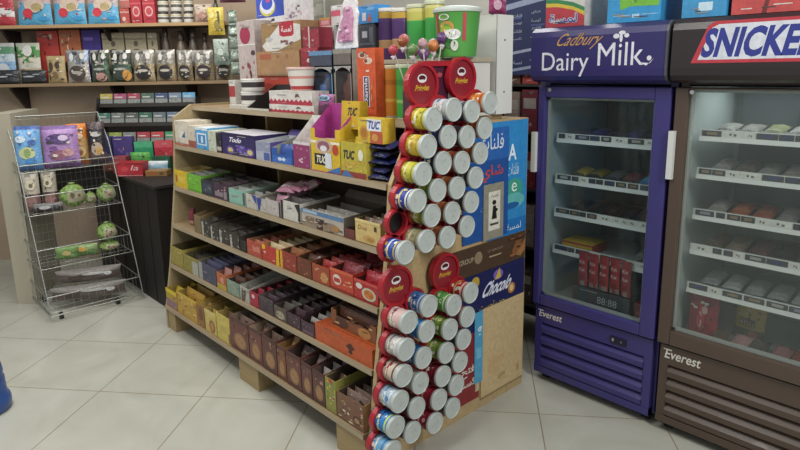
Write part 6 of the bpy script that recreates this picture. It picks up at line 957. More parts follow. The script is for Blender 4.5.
carton('gum_carton', 'emerald green carton on the counter', 'box', (-4.861, 1.759, 0.892), (0.145, 0.055, 0.228), '2f8f64', rz=YAW, pr=[('r', 0.0, 0.8, 1, 1, '4fa87c'), ('s', 4, 0.1, 0.2, 0.9, 0.7, 5, '58ac84 9cc4ac')])
carton('gum_carton', 'scarlet carton at the right of the counter boxes', 'box', (-4.754, 1.875, 0.892), (0.145, 0.055, 0.233), 'b0303c', rz=YAW, pr=[('r', 0, 0.78, 1, 1, 'c4505a'), ('s', 5, 0.1, 0.2, 0.9, 0.7, 5, 'c46a6e 8f2430')])
packet('chewing_packet', 'small blue and green packet lying before the emerald carton', 'packet', (-4.821, 1.721, 0.893), (0.159, 0.156, 0.035), [(0.5, '3a5c9a'), (1, '5aa44c')], rz=YAW, rx=0.1)
carton('gum_carton', 'dark green carton at the counter edge by the shelving unit', 'box', (-4.693, 1.822, 0.893), (0.135, 0.06, 0.12), '24543c', rz=YAW, pr=[('s', 6, 0.1, 0.1, 0.9, 0.9, 6, '3f7a58 1c3f2f')])
packet('crisp_bag', 'light blue crisps bag at the left of the wire rack top tier', 'snack bag', (-4.91, 0.978, 0.99), (0.173, 0.31, 0.08), [(0.08, '4a6a9c'), (0.9, '6fa4d4'), (1, '3f5c98')], rz=1.222, rx=-0.12, pr=[('e', 0.5, 0.38, 0.3, 0.14, 'b4bc8c'), ('e', 0.3, 0.7, 0.2, 0.08, 'c4d4e0'), ('e', 0.7, 0.62, 0.16, 0.06, '3f5f9c'), ('e', 0.6, 0.2, 0.2, 0.07, '4a86c0'), ('e', 0.5, 0.38, 0.12, 0.1, '7f945c')], seed=89)
packet('crisp_bag', 'large lilac crisps bag beside the light blue one', 'snack bag', (-4.865, 1.18, 0.99), (0.238, 0.3, 0.09), [(0.07, '6a4c7c'), (0.92, 'a884b8'), (1, '7a5c94')], rz=1.222, rx=-0.12, pr=[('e', 0.45, 0.68, 0.34, 0.12, '4f3c6a'), ('e', 0.6, 0.7, 0.14, 0.07, 'c4b0cc'), ('e', 0.45, 0.3, 0.25, 0.12, '8c5a6c'), ('e', 0.7, 0.35, 0.16, 0.1, 'b48a8c'), ('e', 0.3, 0.45, 0.12, 0.06, '6f4c84'), ('e', 0.62, 0.15, 0.2, 0.06, '8a68a0')], seed=106)
packet('crisp_bag', 'orange crisps bag half behind the lilac one', 'snack bag', (-4.95, 1.315, 0.99), (0.148, 0.3, 0.07), [(0.1, 'a85a2c'), (0.35, 'b08a54'), (0.6, 'c49a64'), (1, 'cf7a2c')], rz=1.222, rx=-0.12, pr=[('e', 0.6, 0.3, 0.26, 0.14, 'c9ae7c'), ('e', 0.6, 0.28, 0.14, 0.08, '94603a'), ('e', 0.6, 0.68, 0.2, 0.07, 'd8c4a4')], seed=124)
packet('crisp_bag', 'black crisps bag with a pale picture at the right of the top tier', 'snack bag', (-4.865, 1.423, 0.99), (0.124, 0.31, 0.06), [(0.08, '3a3038'), (0.3, '5a4a48'), (0.85, '2f2a30'), (1, '4a3a3c')], rz=1.222, rx=-0.12, pr=[('e', 0.5, 0.35, 0.32, 0.16, 'a89684'), ('e', 0.5, 0.7, 0.3, 0.06, 'b4b0ac'), ('e', 0.6, 0.3, 0.14, 0.09, 'b48a3c')], seed=136)
packet('nut_bag', 'left white topped brown nut bag on the second tier', 'snack bag', (-4.87, 0.955, 0.705), (0.109, 0.262, 0.07), [(0.4, '7a5c5a'), (0.45, '4a3438'), (0.95, 'b8b0a0'), (1, '8a8478')], rz=1.222, rx=-0.12, pr=[('e', 0.5, 0.7, 0.3, 0.14, 'cfc6ae'), ('e', 0.55, 0.68, 0.12, 0.06, '6a6450'), ('e', 0.5, 0.25, 0.32, 0.16, '94706c')], seed=90)
packet('nut_bag', 'right white topped brown nut bag on the second tier', 'snack bag', (-4.87, 1.07, 0.705), (0.099, 0.262, 0.07), [(0.4, '7c5c58'), (0.45, '4a3438'), (0.95, 'b4ac9c'), (1, '8a8478')], rz=1.222, rx=-0.12, pr=[('e', 0.5, 0.72, 0.3, 0.14, 'cac2aa'), ('e', 0.45, 0.7, 0.12, 0.06, '6a6450'), ('e', 0.5, 0.25, 0.32, 0.16, '967068')], seed=102)
packet('silver_bag', 'crumpled black and silver bag lying before the nut bags', 'snack bag', (-4.765, 1.025, 0.705), (0.188, 0.06, 0.05), [(0.5, '2f2c2e'), (1, '7c7a7a')], rz=1.222, rx=-0.12, pr=[('e', 0.4, 0.5, 0.2, 0.2, 'b4b4b4'), ('e', 0.75, 0.6, 0.12, 0.15, '4a4a4c')], seed=93)
round_pack('large green wrapped salad head pack on the second tier of the rack', (-4.800, 1.200, 0.705), 0.086, .98)
round_pack('small green wrapped pack beside the largest on the second tier', (-4.840, 1.325, 0.705), 0.042, .98)
round_pack('green and white wrapped pack at the right of the second tier', (-4.800, 1.430, 0.705), 0.068, .98)
round_pack('upper green wrapped pack at the right of the third tier', (-4.740, 1.385, 0.422), 0.070, .98)
round_pack('lower flattened wrapped pack under another at the right of the third tier', (-4.740, 1.390, 0.347), 0.072, .5)
packet('snack_packet', 'flat green packet at the left of the third tier', 'packet', (-4.73, 1.095, 0.347), (0.148, 0.09, 0.05), [(0.5, '5c7c44'), (1, '7a9a5c')], rz=1.222, rx=-0.12, pr=[('e', 0.5, 0.5, 0.2, 0.2, 'b4a468')], seed=102)
packet('snack_packet', 'flat green packet with an orange spot in the middle of the third tier', 'packet', (-4.72, 1.225, 0.347), (0.149, 0.085, 0.05), [(0.5, '5a7a44'), (1, '88a068')], rz=1.222, rx=-0.12, pr=[('e', 0.3, 0.6, 0.2, 0.2, 'c49a4c')], seed=114)
packet('clear_snack_bag', 'lower clear bag of dark snacks lying on the bottom tier', 'snack bag', (-4.62, 1.18, 0.063), (0.495, 0.1, 0.11), [(0.2, '8a8480'), (0.7, '5c504c'), (1, '847e7a')], rz=1.222, rx=0, pr=[('e', 0.6, 0.7, 0.2, 0.1, 'b4b2b0'), ('e', 0.3, 0.5, 0.12, 0.12, '4a3f3c'), ('e', 0.8, 0.6, 0.06, 0.15, 'c4c4c4')], seed=93)
packet('clear_snack_bag', 'upper clear bag of dark snacks lying across the other on the bottom tier', 'snack bag', (-4.68, 1.21, 0.165), (0.436, 0.1, 0.11), [(0.2, '8a8480'), (0.7, '5c504c'), (1, '847e7a')], rz=1.222, rx=0, pr=[('e', 0.6, 0.7, 0.2, 0.1, 'b4b2b0'), ('e', 0.3, 0.5, 0.12, 0.12, '4a3f3c'), ('e', 0.8, 0.6, 0.06, 0.15, 'c4c4c4')], seed=99)
packet('chocolate_bar', 'dark chocolate bar, first from the left on the top shelf of the purple fridge', 'chocolate bar', (-1.616, 2.7, 1.307), (0.076, 0.14, 0.03), [(0.15, '2f2a3a'), (0.85, '3a3448'), (1, '2f2a3a')], rx=-1.396, rz=0, grp='bars on the purple fridge top shelf', pr=[], seed=174, nx=7, nz=7)
packet('chocolate_bar', 'violet chocolate bar, second from the left on the top shelf of the purple fridge', 'chocolate bar', (-1.528, 2.7, 1.307), (0.076, 0.14, 0.03), [(0.15, '3a2f6a'), (0.85, '4a3c80'), (1, '3a2f6a')], rx=-1.396, rz=0, grp='bars on the purple fridge top shelf', pr=[], seed=165, nx=7, nz=7)
packet('chocolate_bar', 'dark chocolate bar, third from the left on the top shelf of the purple fridge', 'chocolate bar', (-1.44, 2.7, 1.307), (0.076, 0.14, 0.03), [(0.15, '2f2a3a'), (0.85, '3a3448'), (1, '2f2a3a')], rx=-1.396, rz=0, grp='bars on the purple fridge top shelf', pr=[], seed=157, nx=7, nz=7)
packet('chocolate_bar', 'violet chocolate bar, fourth from the left on the top shelf of the purple fridge', 'chocolate bar', (-1.352, 2.7, 1.307), (0.076, 0.14, 0.03), [(0.15, '3a2f6a'), (0.85, '4a3c80'), (1, '3a2f6a')], rx=-1.396, rz=0, grp='bars on the purple fridge top shelf', pr=[], seed=148, nx=7, nz=7)
packet('chocolate_bar', 'dark chocolate bar, fifth from the left on the top shelf of the purple fridge', 'chocolate bar', (-1.264, 2.7, 1.307), (0.076, 0.14, 0.03), [(0.15, '2f2a3a'), (0.85, '3a3448'), (1, '2f2a3a')], rx=-1.396, rz=0, grp='bars on the purple fridge top shelf', pr=[], seed=139, nx=7, nz=7)
packet('chocolate_bar', 'yellow edged chocolate bar, first from the left on the second shelf of the purple fridge', 'chocolate bar', (-1.616, 2.7, 1.102), (0.076, 0.14, 0.03), [(0.15, '3c342c'), (0.85, 'b09a3c'), (1, '3c342c')], rx=-1.396, rz=0, grp='bars on the purple fridge second shelf', pr=[], seed=172, nx=7, nz=7)
packet('chocolate_bar', 'dark yellow chocolate bar, second from the left on the second shelf of the purple fridge', 'chocolate bar', (-1.528, 2.7, 1.102), (0.076, 0.14, 0.03), [(0.15, '2f2c2a'), (0.85, '8a7a34'), (1, '2f2c2a')], rx=-1.396, rz=0, grp='bars on the purple fridge second shelf', pr=[], seed=163, nx=7, nz=7)
packet('chocolate_bar', 'grey chocolate bar, third from the left on the second shelf of the purple fridge', 'chocolate bar', (-1.44, 2.7, 1.102), (0.076, 0.14, 0.03), [(0.15, '3a3a40'), (0.85, '6a6a6e'), (1, '3a3a40')], rx=-1.396, rz=0, grp='bars on the purple fridge second shelf', pr=[], seed=155, nx=7, nz=7)
packet('chocolate_bar', 'red edged chocolate bar, fourth from the left on the second shelf of the purple fridge', 'chocolate bar', (-1.352, 2.7, 1.102), (0.076, 0.14, 0.03), [(0.15, '4a2c30'), (0.85, '7a3a44'), (1, '4a2c30')], rx=-1.396, rz=0, grp='bars on the purple fridge second shelf', pr=[], seed=146, nx=7, nz=7)
packet('chocolate_bar', 'blue chocolate bar, fifth from the left on the second shelf of the purple fridge', 'chocolate bar', (-1.264, 2.7, 1.102), (0.076, 0.14, 0.03), [(0.15, '3f6f9c'), (0.85, '5a94c4'), (1, '3f6f9c')], rx=-1.396, rz=0, grp='bars on the purple fridge second shelf', pr=[], seed=137, nx=7, nz=7)
packet('chocolate_bar', 'dark brown chocolate bar, first from the left on the third shelf of the purple fridge', 'chocolate bar', (-1.616, 2.7, 0.93), (0.076, 0.14, 0.03), [(0.15, '2c2624'), (0.85, '4a403a'), (1, '2c2624')], rx=-1.396, rz=0, grp='bars on the purple fridge third shelf', pr=[], seed=170, nx=7, nz=7)
packet('chocolate_bar', 'black chocolate bar, second from the left on the third shelf of the purple fridge', 'chocolate bar', (-1.528, 2.7, 0.93), (0.076, 0.14, 0.03), [(0.15, '242226'), (0.85, '3a363a'), (1, '242226')], rx=-1.396, rz=0, grp='bars on the purple fridge third shelf', pr=[], seed=162, nx=7, nz=7)
packet('chocolate_bar', 'dark brown chocolate bar, third from the left on the third shelf of the purple fridge', 'chocolate bar', (-1.44, 2.7, 0.93), (0.076, 0.14, 0.03), [(0.15, '2c2624'), (0.85, '4a403a'), (1, '2c2624')], rx=-1.396, rz=0, grp='bars on the purple fridge third shelf', pr=[], seed=153, nx=7, nz=7)
packet('chocolate_bar', 'black chocolate bar, fourth from the left on the third shelf of the purple fridge', 'chocolate bar', (-1.352, 2.7, 0.93), (0.076, 0.14, 0.03), [(0.15, '242226'), (0.85, '3a363a'), (1, '242226')], rx=-1.396, rz=0, grp='bars on the purple fridge third shelf', pr=[], seed=144, nx=7, nz=7)
packet('chocolate_bar', 'dark brown chocolate bar, fifth from the left on the third shelf of the purple fridge', 'chocolate bar', (-1.264, 2.7, 0.93), (0.076, 0.14, 0.03), [(0.15, '2c2624'), (0.85, '4a403a'), (1, '2c2624')], rx=-1.396, rz=0, grp='bars on the purple fridge third shelf', pr=[], seed=135, nx=7, nz=7)
carton('chocolate_box', 'yellow and red chocolate box at the left of the fourth purple fridge shelf', 'box', (-1.575, 2.665, 0.72), (0.17, 0.14, 0.05), 'a8402f', top='c4a52c', pr=[('r', 0, 0.5, 1, 0.8, 'c4a52c')])
packet('wafer_bar', 'first red wafer bar from the left on the dark display box in the purple fridge', 'chocolate bar', (-1.5, 2.608, 0.578), (0.05, 0.175, 0.016), [(0.08, '8a8480'), (0.92, '9c1f2a'), (1, '8a2a30')], rx=0.02, rz=0, grp='red wafer bars in the purple fridge', pr=[('t', 'Kit', 0.5, 0.72, 0.6, 0.1, 'dcc4c0'), ('t', 'Kat', 0.5, 0.5, 0.6, 0.1, 'dcc4c0'), ('e', 0.5, 0.25, 0.26, 0.05, '7a1520')], seed=155, nx=7, nz=7)
packet('wafer_bar', 'second red wafer bar from the left on the dark display box in the purple fridge', 'chocolate bar', (-1.444, 2.608, 0.578), (0.05, 0.175, 0.016), [(0.08, '8a8480'), (0.92, '9c1f2a'), (1, '8a2a30')], rx=0.02, rz=0, grp='red wafer bars in the purple fridge', pr=[('t', 'Kit', 0.5, 0.72, 0.6, 0.1, 'dcc4c0'), ('t', 'Kat', 0.5, 0.5, 0.6, 0.1, 'dcc4c0'), ('e', 0.5, 0.25, 0.26, 0.05, '7a1520')], seed=150, nx=7, nz=7)
packet('wafer_bar', 'third red wafer bar from the left on the dark display box in the purple fridge', 'chocolate bar', (-1.388, 2.608, 0.578), (0.05, 0.175, 0.016), [(0.08, '8a8480'), (0.92, '9c1f2a'), (1, '8a2a30')], rx=0.02, rz=0, grp='red wafer bars in the purple fridge', pr=[('t', 'Kit', 0.5, 0.72, 0.6, 0.1, 'dcc4c0'), ('t', 'Kat', 0.5, 0.5, 0.6, 0.1, 'dcc4c0'), ('e', 0.5, 0.25, 0.26, 0.05, '7a1520')], seed=144, nx=7, nz=7)
packet('wafer_bar', 'fourth red wafer bar from the left on the dark display box in the purple fridge', 'chocolate bar', (-1.332, 2.608, 0.578), (0.05, 0.175, 0.016), [(0.08, '8a8480'), (0.92, '9c1f2a'), (1, '8a2a30')], rx=0.02, rz=0, grp='red wafer bars in the purple fridge', pr=[('t', 'Kit', 0.5, 0.72, 0.6, 0.1, 'dcc4c0'), ('t', 'Kat', 0.5, 0.5, 0.6, 0.1, 'dcc4c0'), ('e', 0.5, 0.25, 0.26, 0.05, '7a1520')], seed=138, nx=7, nz=7)
packet('wafer_bar', 'fifth red wafer bar from the left on the dark display box in the purple fridge', 'chocolate bar', (-1.276, 2.608, 0.578), (0.05, 0.175, 0.016), [(0.08, '8a8480'), (0.92, '9c1f2a'), (1, '8a2a30')], rx=0.02, rz=0, grp='red wafer bars in the purple fridge', pr=[('t', 'Kit', 0.5, 0.72, 0.6, 0.1, 'dcc4c0'), ('t', 'Kat', 0.5, 0.5, 0.6, 0.1, 'dcc4c0'), ('e', 0.5, 0.25, 0.26, 0.05, '7a1520')], seed=133, nx=7, nz=7)
carton('chocolate_box', 'dark price panel box with a small digital display on the purple fridge floor', 'box', (-1.4, 2.6, 0.454), (0.3, 0.085, 0.118), '3a3c42', pr=[('t', '88:88', 0.62, 0.62, 0.34, 0.3, 'a4a8ac'), ('r', 0.05, 0.2, 0.4, 0.4, '5c6068')])
carton('chocolate_box', 'small dark red box right of the wafer bars on the purple fridge floor', 'box', (-1.205, 2.63, 0.454), (0.07, 0.1, 0.1), '7a2430', pr=[('r', 0.1, 0.4, 0.9, 0.6, '9a4450')])
packet('chocolate_bar', 'silver chocolate bar, first from the left on the fourth shelf of the purple fridge', 'chocolate bar', (-1.278, 2.7, 0.737), (0.039, 0.14, 0.03), [(0.15, '7a7c80'), (0.85, '94969a'), (1, '7a7c80')], rx=-1.396, rz=0, grp='bars at the right of the purple fridge fourth shelf', pr=[], seed=135, nx=7, nz=7)
packet('chocolate_bar', 'silver chocolate bar, second from the left on the fourth shelf of the purple fridge', 'chocolate bar', (-1.232, 2.7, 0.737), (0.039, 0.14, 0.03), [(0.15, '7a7c80'), (0.85, '94969a'), (1, '7a7c80')], rx=-1.396, rz=0, grp='bars at the right of the purple fridge fourth shelf', pr=[], seed=130, nx=7, nz=7)
packet('chocolate_bar', 'silver chocolate bar, first from the left on the top shelf of the brown fridge', 'chocolate bar', (-0.946, 2.7, 1.365), (0.076, 0.14, 0.03), [(0.15, '77726e'), (0.85, 'a09c98'), (1, '77726e')], rx=-1.396, rz=0, grp='bars on the top brown fridge shelf', pr=[], seed=108, nx=7, nz=7)
packet('chocolate_bar', 'grey brown chocolate bar, second from the left on the top shelf of the brown fridge', 'chocolate bar', (-0.857, 2.7, 1.365), (0.076, 0.14, 0.03), [(0.15, '6a625e'), (0.85, '8a827c'), (1, '6a625e')], rx=-1.396, rz=0, grp='bars on the top brown fridge shelf', pr=[], seed=99, nx=7, nz=7)
packet('chocolate_bar', 'olive chocolate bar, third from the left on the top shelf of the brown fridge', 'chocolate bar', (-0.769, 2.7, 1.365), (0.076, 0.14, 0.03), [(0.15, '6a6a48'), (0.85, '8a8a5c'), (1, '6a6a48')], rx=-1.396, rz=0, grp='bars on the top brown fridge shelf', pr=[], seed=90, nx=7, nz=7)
packet('chocolate_bar', 'silver chocolate bar, fourth from the left on the top shelf of the brown fridge', 'chocolate bar', (-0.681, 2.7, 1.365), (0.076, 0.14, 0.03), [(0.15, '77726e'), (0.85, 'a09c98'), (1, '77726e')], rx=-1.396, rz=0, grp='bars on the top brown fridge shelf', pr=[], seed=81, nx=7, nz=7)
packet('chocolate_bar', 'grey brown chocolate bar, fifth from the left on the top shelf of the brown fridge', 'chocolate bar', (-0.593, 2.7, 1.365), (0.076, 0.14, 0.03), [(0.15, '6a625e'), (0.85, '8a827c'), (1, '6a625e')], rx=-1.396, rz=0, grp='bars on the top brown fridge shelf', pr=[], seed=72, nx=7, nz=7)
packet('chocolate_bar', 'olive chocolate bar, sixth from the left on the top shelf of the brown fridge', 'chocolate bar', (-0.504, 2.7, 1.365), (0.076, 0.14, 0.03), [(0.15, '6a6a48'), (0.85, '8a8a5c'), (1, '6a6a48')], rx=-1.396, rz=0, grp='bars on the top brown fridge shelf', pr=[], seed=64, nx=7, nz=7)
packet('chocolate_bar', 'pale chocolate bar, first from the left on the second shelf of the brown fridge', 'chocolate bar', (-0.946, 2.7, 1.206), (0.076, 0.14, 0.03), [(0.15, '8a8480'), (0.85, 'a8a29c'), (1, '8a8480')], rx=-1.396, rz=0, grp='bars on the second brown fridge shelf', pr=[], seed=106, nx=7, nz=7)
packet('chocolate_bar', 'brown chocolate bar, second from the left on the second shelf of the brown fridge', 'chocolate bar', (-0.857, 2.7, 1.206), (0.076, 0.14, 0.03), [(0.15, '5a4a44'), (0.85, '7a665c'), (1, '5a4a44')], rx=-1.396, rz=0, grp='bars on the second brown fridge shelf', pr=[], seed=97, nx=7, nz=7)
packet('chocolate_bar', 'silver grey chocolate bar, third from the left on the second shelf of the brown fridge', 'chocolate bar', (-0.769, 2.7, 1.206), (0.076, 0.14, 0.03), [(0.15, '84827e'), (0.85, '9a9894'), (1, '84827e')], rx=-1.396, rz=0, grp='bars on the second brown fridge shelf', pr=[], seed=88, nx=7, nz=7)
packet('chocolate_bar', 'pale chocolate bar, fourth from the left on the second shelf of the brown fridge', 'chocolate bar', (-0.681, 2.7, 1.206), (0.076, 0.14, 0.03), [(0.15, '8a8480'), (0.85, 'a8a29c'), (1, '8a8480')], rx=-1.396, rz=0, grp='bars on the second brown fridge shelf', pr=[], seed=80, nx=7, nz=7)
packet('chocolate_bar', 'brown chocolate bar, fifth from the left on the second shelf of the brown fridge', 'chocolate bar', (-0.593, 2.7, 1.206), (0.076, 0.14, 0.03), [(0.15, '5a4a44'), (0.85, '7a665c'), (1, '5a4a44')], rx=-1.396, rz=0, grp='bars on the second brown fridge shelf', pr=[], seed=71, nx=7, nz=7)
packet('chocolate_bar', 'silver grey chocolate bar, sixth from the left on the second shelf of the brown fridge', 'chocolate bar', (-0.504, 2.7, 1.206), (0.076, 0.14, 0.03), [(0.15, '84827e'), (0.85, '9a9894'), (1, '84827e')], rx=-1.396, rz=0, grp='bars on the second brown fridge shelf', pr=[], seed=62, nx=7, nz=7)
packet('chocolate_bar', 'silver chocolate bar, first from the left on the third shelf of the brown fridge', 'chocolate bar', (-0.946, 2.7, 1.03), (0.076, 0.14, 0.03), [(0.15, '8a8682'), (0.85, 'a8a4a0'), (1, '8a8682')], rx=-1.396, rz=0, grp='bars on the third brown fridge shelf', pr=[], seed=104, nx=7, nz=7)
packet('chocolate_bar', 'orange chocolate bar, second from the left on the third shelf of the brown fridge', 'chocolate bar', (-0.857, 2.7, 1.03), (0.076, 0.14, 0.03), [(0.15, '94543c'), (0.85, 'b46c4c'), (1, '94543c')], rx=-1.396, rz=0, grp='bars on the third brown fridge shelf', pr=[], seed=96, nx=7, nz=7)
packet('chocolate_bar', 'orange red chocolate bar, third from the left on the third shelf of the brown fridge', 'chocolate bar', (-0.769, 2.7, 1.03), (0.076, 0.14, 0.03), [(0.15, '8c4a3a'), (0.85, 'aa5f48'), (1, '8c4a3a')], rx=-1.396, rz=0, grp='bars on the third brown fridge shelf', pr=[], seed=87, nx=7, nz=7)
packet('chocolate_bar', 'grey chocolate bar, fourth from the left on the third shelf of the brown fridge', 'chocolate bar', (-0.681, 2.7, 1.03), (0.076, 0.14, 0.03), [(0.15, '807e7c'), (0.85, '9c9a98'), (1, '807e7c')], rx=-1.396, rz=0, grp='bars on the third brown fridge shelf', pr=[], seed=78, nx=7, nz=7)
packet('chocolate_bar', 'silver chocolate bar, fifth from the left on the third shelf of the brown fridge', 'chocolate bar', (-0.593, 2.7, 1.03), (0.076, 0.14, 0.03), [(0.15, '8a8682'), (0.85, 'a8a4a0'), (1, '8a8682')], rx=-1.396, rz=0, grp='bars on the third brown fridge shelf', pr=[], seed=69, nx=7, nz=7)
packet('chocolate_bar', 'orange chocolate bar, sixth from the left on the third shelf of the brown fridge', 'chocolate bar', (-0.504, 2.7, 1.03), (0.076, 0.14, 0.03), [(0.15, '94543c'), (0.85, 'b46c4c'), (1, '94543c')], rx=-1.396, rz=0, grp='bars on the third brown fridge shelf', pr=[], seed=60, nx=7, nz=7)
packet('chocolate_bar', 'brown chocolate bar, first from the left on the fourth shelf of the brown fridge', 'chocolate bar', (-0.946, 2.7, 0.876), (0.076, 0.14, 0.03), [(0.15, '5f4a3a'), (0.85, '7a6048'), (1, '5f4a3a')], rx=-1.396, rz=0, grp='bars on the fourth brown fridge shelf', pr=[], seed=103, nx=7, nz=7)
packet('chocolate_bar', 'pale brown chocolate bar, second from the left on the fourth shelf of the brown fridge', 'chocolate bar', (-0.857, 2.7, 0.876), (0.076, 0.14, 0.03), [(0.15, '7a6a5c'), (0.85, '96846f'), (1, '7a6a5c')], rx=-1.396, rz=0, grp='bars on the fourth brown fridge shelf', pr=[], seed=94, nx=7, nz=7)
packet('chocolate_bar', 'dark rose chocolate bar, third from the left on the fourth shelf of the brown fridge', 'chocolate bar', (-0.769, 2.7, 0.876), (0.076, 0.14, 0.03), [(0.15, '6a4a4a'), (0.85, '84605c'), (1, '6a4a4a')], rx=-1.396, rz=0, grp='bars on the fourth brown fridge shelf', pr=[], seed=85, nx=7, nz=7)
packet('chocolate_bar', 'black chocolate bar, fourth from the left on the fourth shelf of the brown fridge', 'chocolate bar', (-0.681, 2.7, 0.876), (0.076, 0.14, 0.03), [(0.15, '34302f'), (0.85, '4a4644'), (1, '34302f')], rx=-1.396, rz=0, grp='bars on the fourth brown fridge shelf', pr=[], seed=76, nx=7, nz=7)
packet('chocolate_bar', 'brown chocolate bar, fifth from the left on the fourth shelf of the brown fridge', 'chocolate bar', (-0.593, 2.7, 0.876), (0.076, 0.14, 0.03), [(0.15, '5f4a3a'), (0.85, '7a6048'), (1, '5f4a3a')], rx=-1.396, rz=0, grp='bars on the fourth brown fridge shelf', pr=[], seed=68, nx=7, nz=7)
packet('chocolate_bar', 'pale brown chocolate bar, sixth from the left on the fourth shelf of the brown fridge', 'chocolate bar', (-0.504, 2.7, 0.876), (0.076, 0.14, 0.03), [(0.15, '7a6a5c'), (0.85, '96846f'), (1, '7a6a5c')], rx=-1.396, rz=0, grp='bars on the fourth brown fridge shelf', pr=[], seed=59, nx=7, nz=7)
packet('chocolate_bar', 'pale grey chocolate bar, first from the left on the fifth shelf of the brown fridge', 'chocolate bar', (-0.946, 2.7, 0.702), (0.076, 0.14, 0.03), [(0.15, '94989a'), (0.85, 'b4b8b8'), (1, '94989a')], rx=-1.396, rz=0, grp='bars on the fifth brown fridge shelf', pr=[], seed=101, nx=7, nz=7)
packet('chocolate_bar', 'white chocolate bar, second from the left on the fifth shelf of the brown fridge', 'chocolate bar', (-0.857, 2.7, 0.702), (0.076, 0.14, 0.03), [(0.15, 'a8acac'), (0.85, 'c4c8c6'), (1, 'a8acac')], rx=-1.396, rz=0, grp='bars on the fifth brown fridge shelf', pr=[], seed=92, nx=7, nz=7)
packet('chocolate_bar', 'silver chocolate bar, third from the left on the fifth shelf of the brown fridge', 'chocolate bar', (-0.769, 2.7, 0.702), (0.076, 0.14, 0.03), [(0.15, '8d9192'), (0.85, 'aeb2b2'), (1, '8d9192')], rx=-1.396, rz=0, grp='bars on the fifth brown fridge shelf', pr=[], seed=83, nx=7, nz=7)
packet('chocolate_bar', 'pale grey chocolate bar, fourth from the left on the fifth shelf of the brown fridge', 'chocolate bar', (-0.681, 2.7, 0.702), (0.076, 0.14, 0.03), [(0.15, '94989a'), (0.85, 'b4b8b8'), (1, '94989a')], rx=-1.396, rz=0, grp='bars on the fifth brown fridge shelf', pr=[], seed=75, nx=7, nz=7)
packet('chocolate_bar', 'white chocolate bar, fifth from the left on the fifth shelf of the brown fridge', 'chocolate bar', (-0.593, 2.7, 0.702), (0.076, 0.14, 0.03), [(0.15, 'a8acac'), (0.85, 'c4c8c6'), (1, 'a8acac')], rx=-1.396, rz=0, grp='bars on the fifth brown fridge shelf', pr=[], seed=66, nx=7, nz=7)
packet('chocolate_bar', 'silver chocolate bar, sixth from the left on the fifth shelf of the brown fridge', 'chocolate bar', (-0.504, 2.7, 0.702), (0.076, 0.14, 0.03), [(0.15, '8d9192'), (0.85, 'aeb2b2'), (1, '8d9192')], rx=-1.396, rz=0, grp='bars on the fifth brown fridge shelf', pr=[], seed=57, nx=7, nz=7)
packet('sweet_pouch', 'red sweet pouch standing at the left on the brown fridge floor', 'sweets', (-0.955, 2.7, 0.455), (0.13, 0.19, 0.04), [(0.9, 'a4303c'), (1, '8a2834')], rx=0, rz=0, grp='', pr=[('e', 0.45, 0.45, 0.08, 0.2, 'd4b0b0'), ('e', 0.5, 0.5, 0.12, 0.3, 'b84a54'), ('e', 0.6, 0.7, 0.1, 0.1, 'c9a4a8')], seed=100, nx=7, nz=7)
packet('sweet_pouch', 'yellow sweet pouch with brown letters standing on the brown fridge floor', 'sweets', (-0.8, 2.8, 0.455), (0.13, 0.185, 0.04), [(0.25, '5a4630'), (0.9, 'b89c30'), (1, '9a8428')], rx=-0.1, rz=-0.1, grp='', pr=[('t', 'mm', 0.5, 0.45, 0.5, 0.2, '5a3c28'), ('e', 0.7, 0.2, 0.15, 0.1, 'a84c34')], seed=84, nx=7, nz=7)
packet('chocolate_bar', 'brown chocolate bar lying on the brown fridge floor, first from the left', 'chocolate bar', (-0.87, 2.635, 0.474), (0.07, 0.1, 0.026), [(0.2, '4a3c34'), (1, '5f4c40')], rx=-1.309, rz=0.06, grp='bars on the brown fridge floor', pr=[], seed=91, nx=7, nz=7)
packet('chocolate_bar', 'rose chocolate bar lying on the brown fridge floor, second from the left', 'chocolate bar', (-0.793, 2.635, 0.474), (0.07, 0.1, 0.026), [(0.2, '8a5a5c'), (1, 'a87c7c')], rx=-1.309, rz=-0.06, grp='bars on the brown fridge floor', pr=[], seed=84, nx=7, nz=7)
packet('chocolate_bar', 'dark chocolate bar lying on the brown fridge floor, third from the left', 'chocolate bar', (-0.716, 2.635, 0.474), (0.07, 0.1, 0.026), [(0.2, '3a302c'), (1, '4a3e38')], rx=-1.309, rz=0.06, grp='bars on the brown fridge floor', pr=[], seed=76, nx=7, nz=7)
packet('chocolate_bar', 'pink brown chocolate bar lying on the brown fridge floor, fourth from the left', 'chocolate bar', (-0.639, 2.635, 0.474), (0.07, 0.1, 0.026), [(0.2, '7a4f50'), (1, '966868')], rx=-1.309, rz=-0.06, grp='bars on the brown fridge floor', pr=[], seed=68, nx=7, nz=7)
packet('chocolate_bar', 'red brown chocolate bar lying on the brown fridge floor, fifth from the left', 'chocolate bar', (-0.562, 2.635, 0.474), (0.07, 0.1, 0.026), [(0.2, '7a3f38'), (1, '94544a')], rx=-1.309, rz=0.06, grp='bars on the brown fridge floor', pr=[], seed=60, nx=7, nz=7)
packet('chocolate_bar', 'tan chocolate bar lying on the brown fridge floor, sixth from the left', 'chocolate bar', (-0.485, 2.635, 0.474), (0.07, 0.1, 0.026), [(0.2, '7a6248'), (1, '947a5c')], rx=-1.309, rz=-0.06, grp='bars on the brown fridge floor', pr=[], seed=53, nx=7, nz=7)
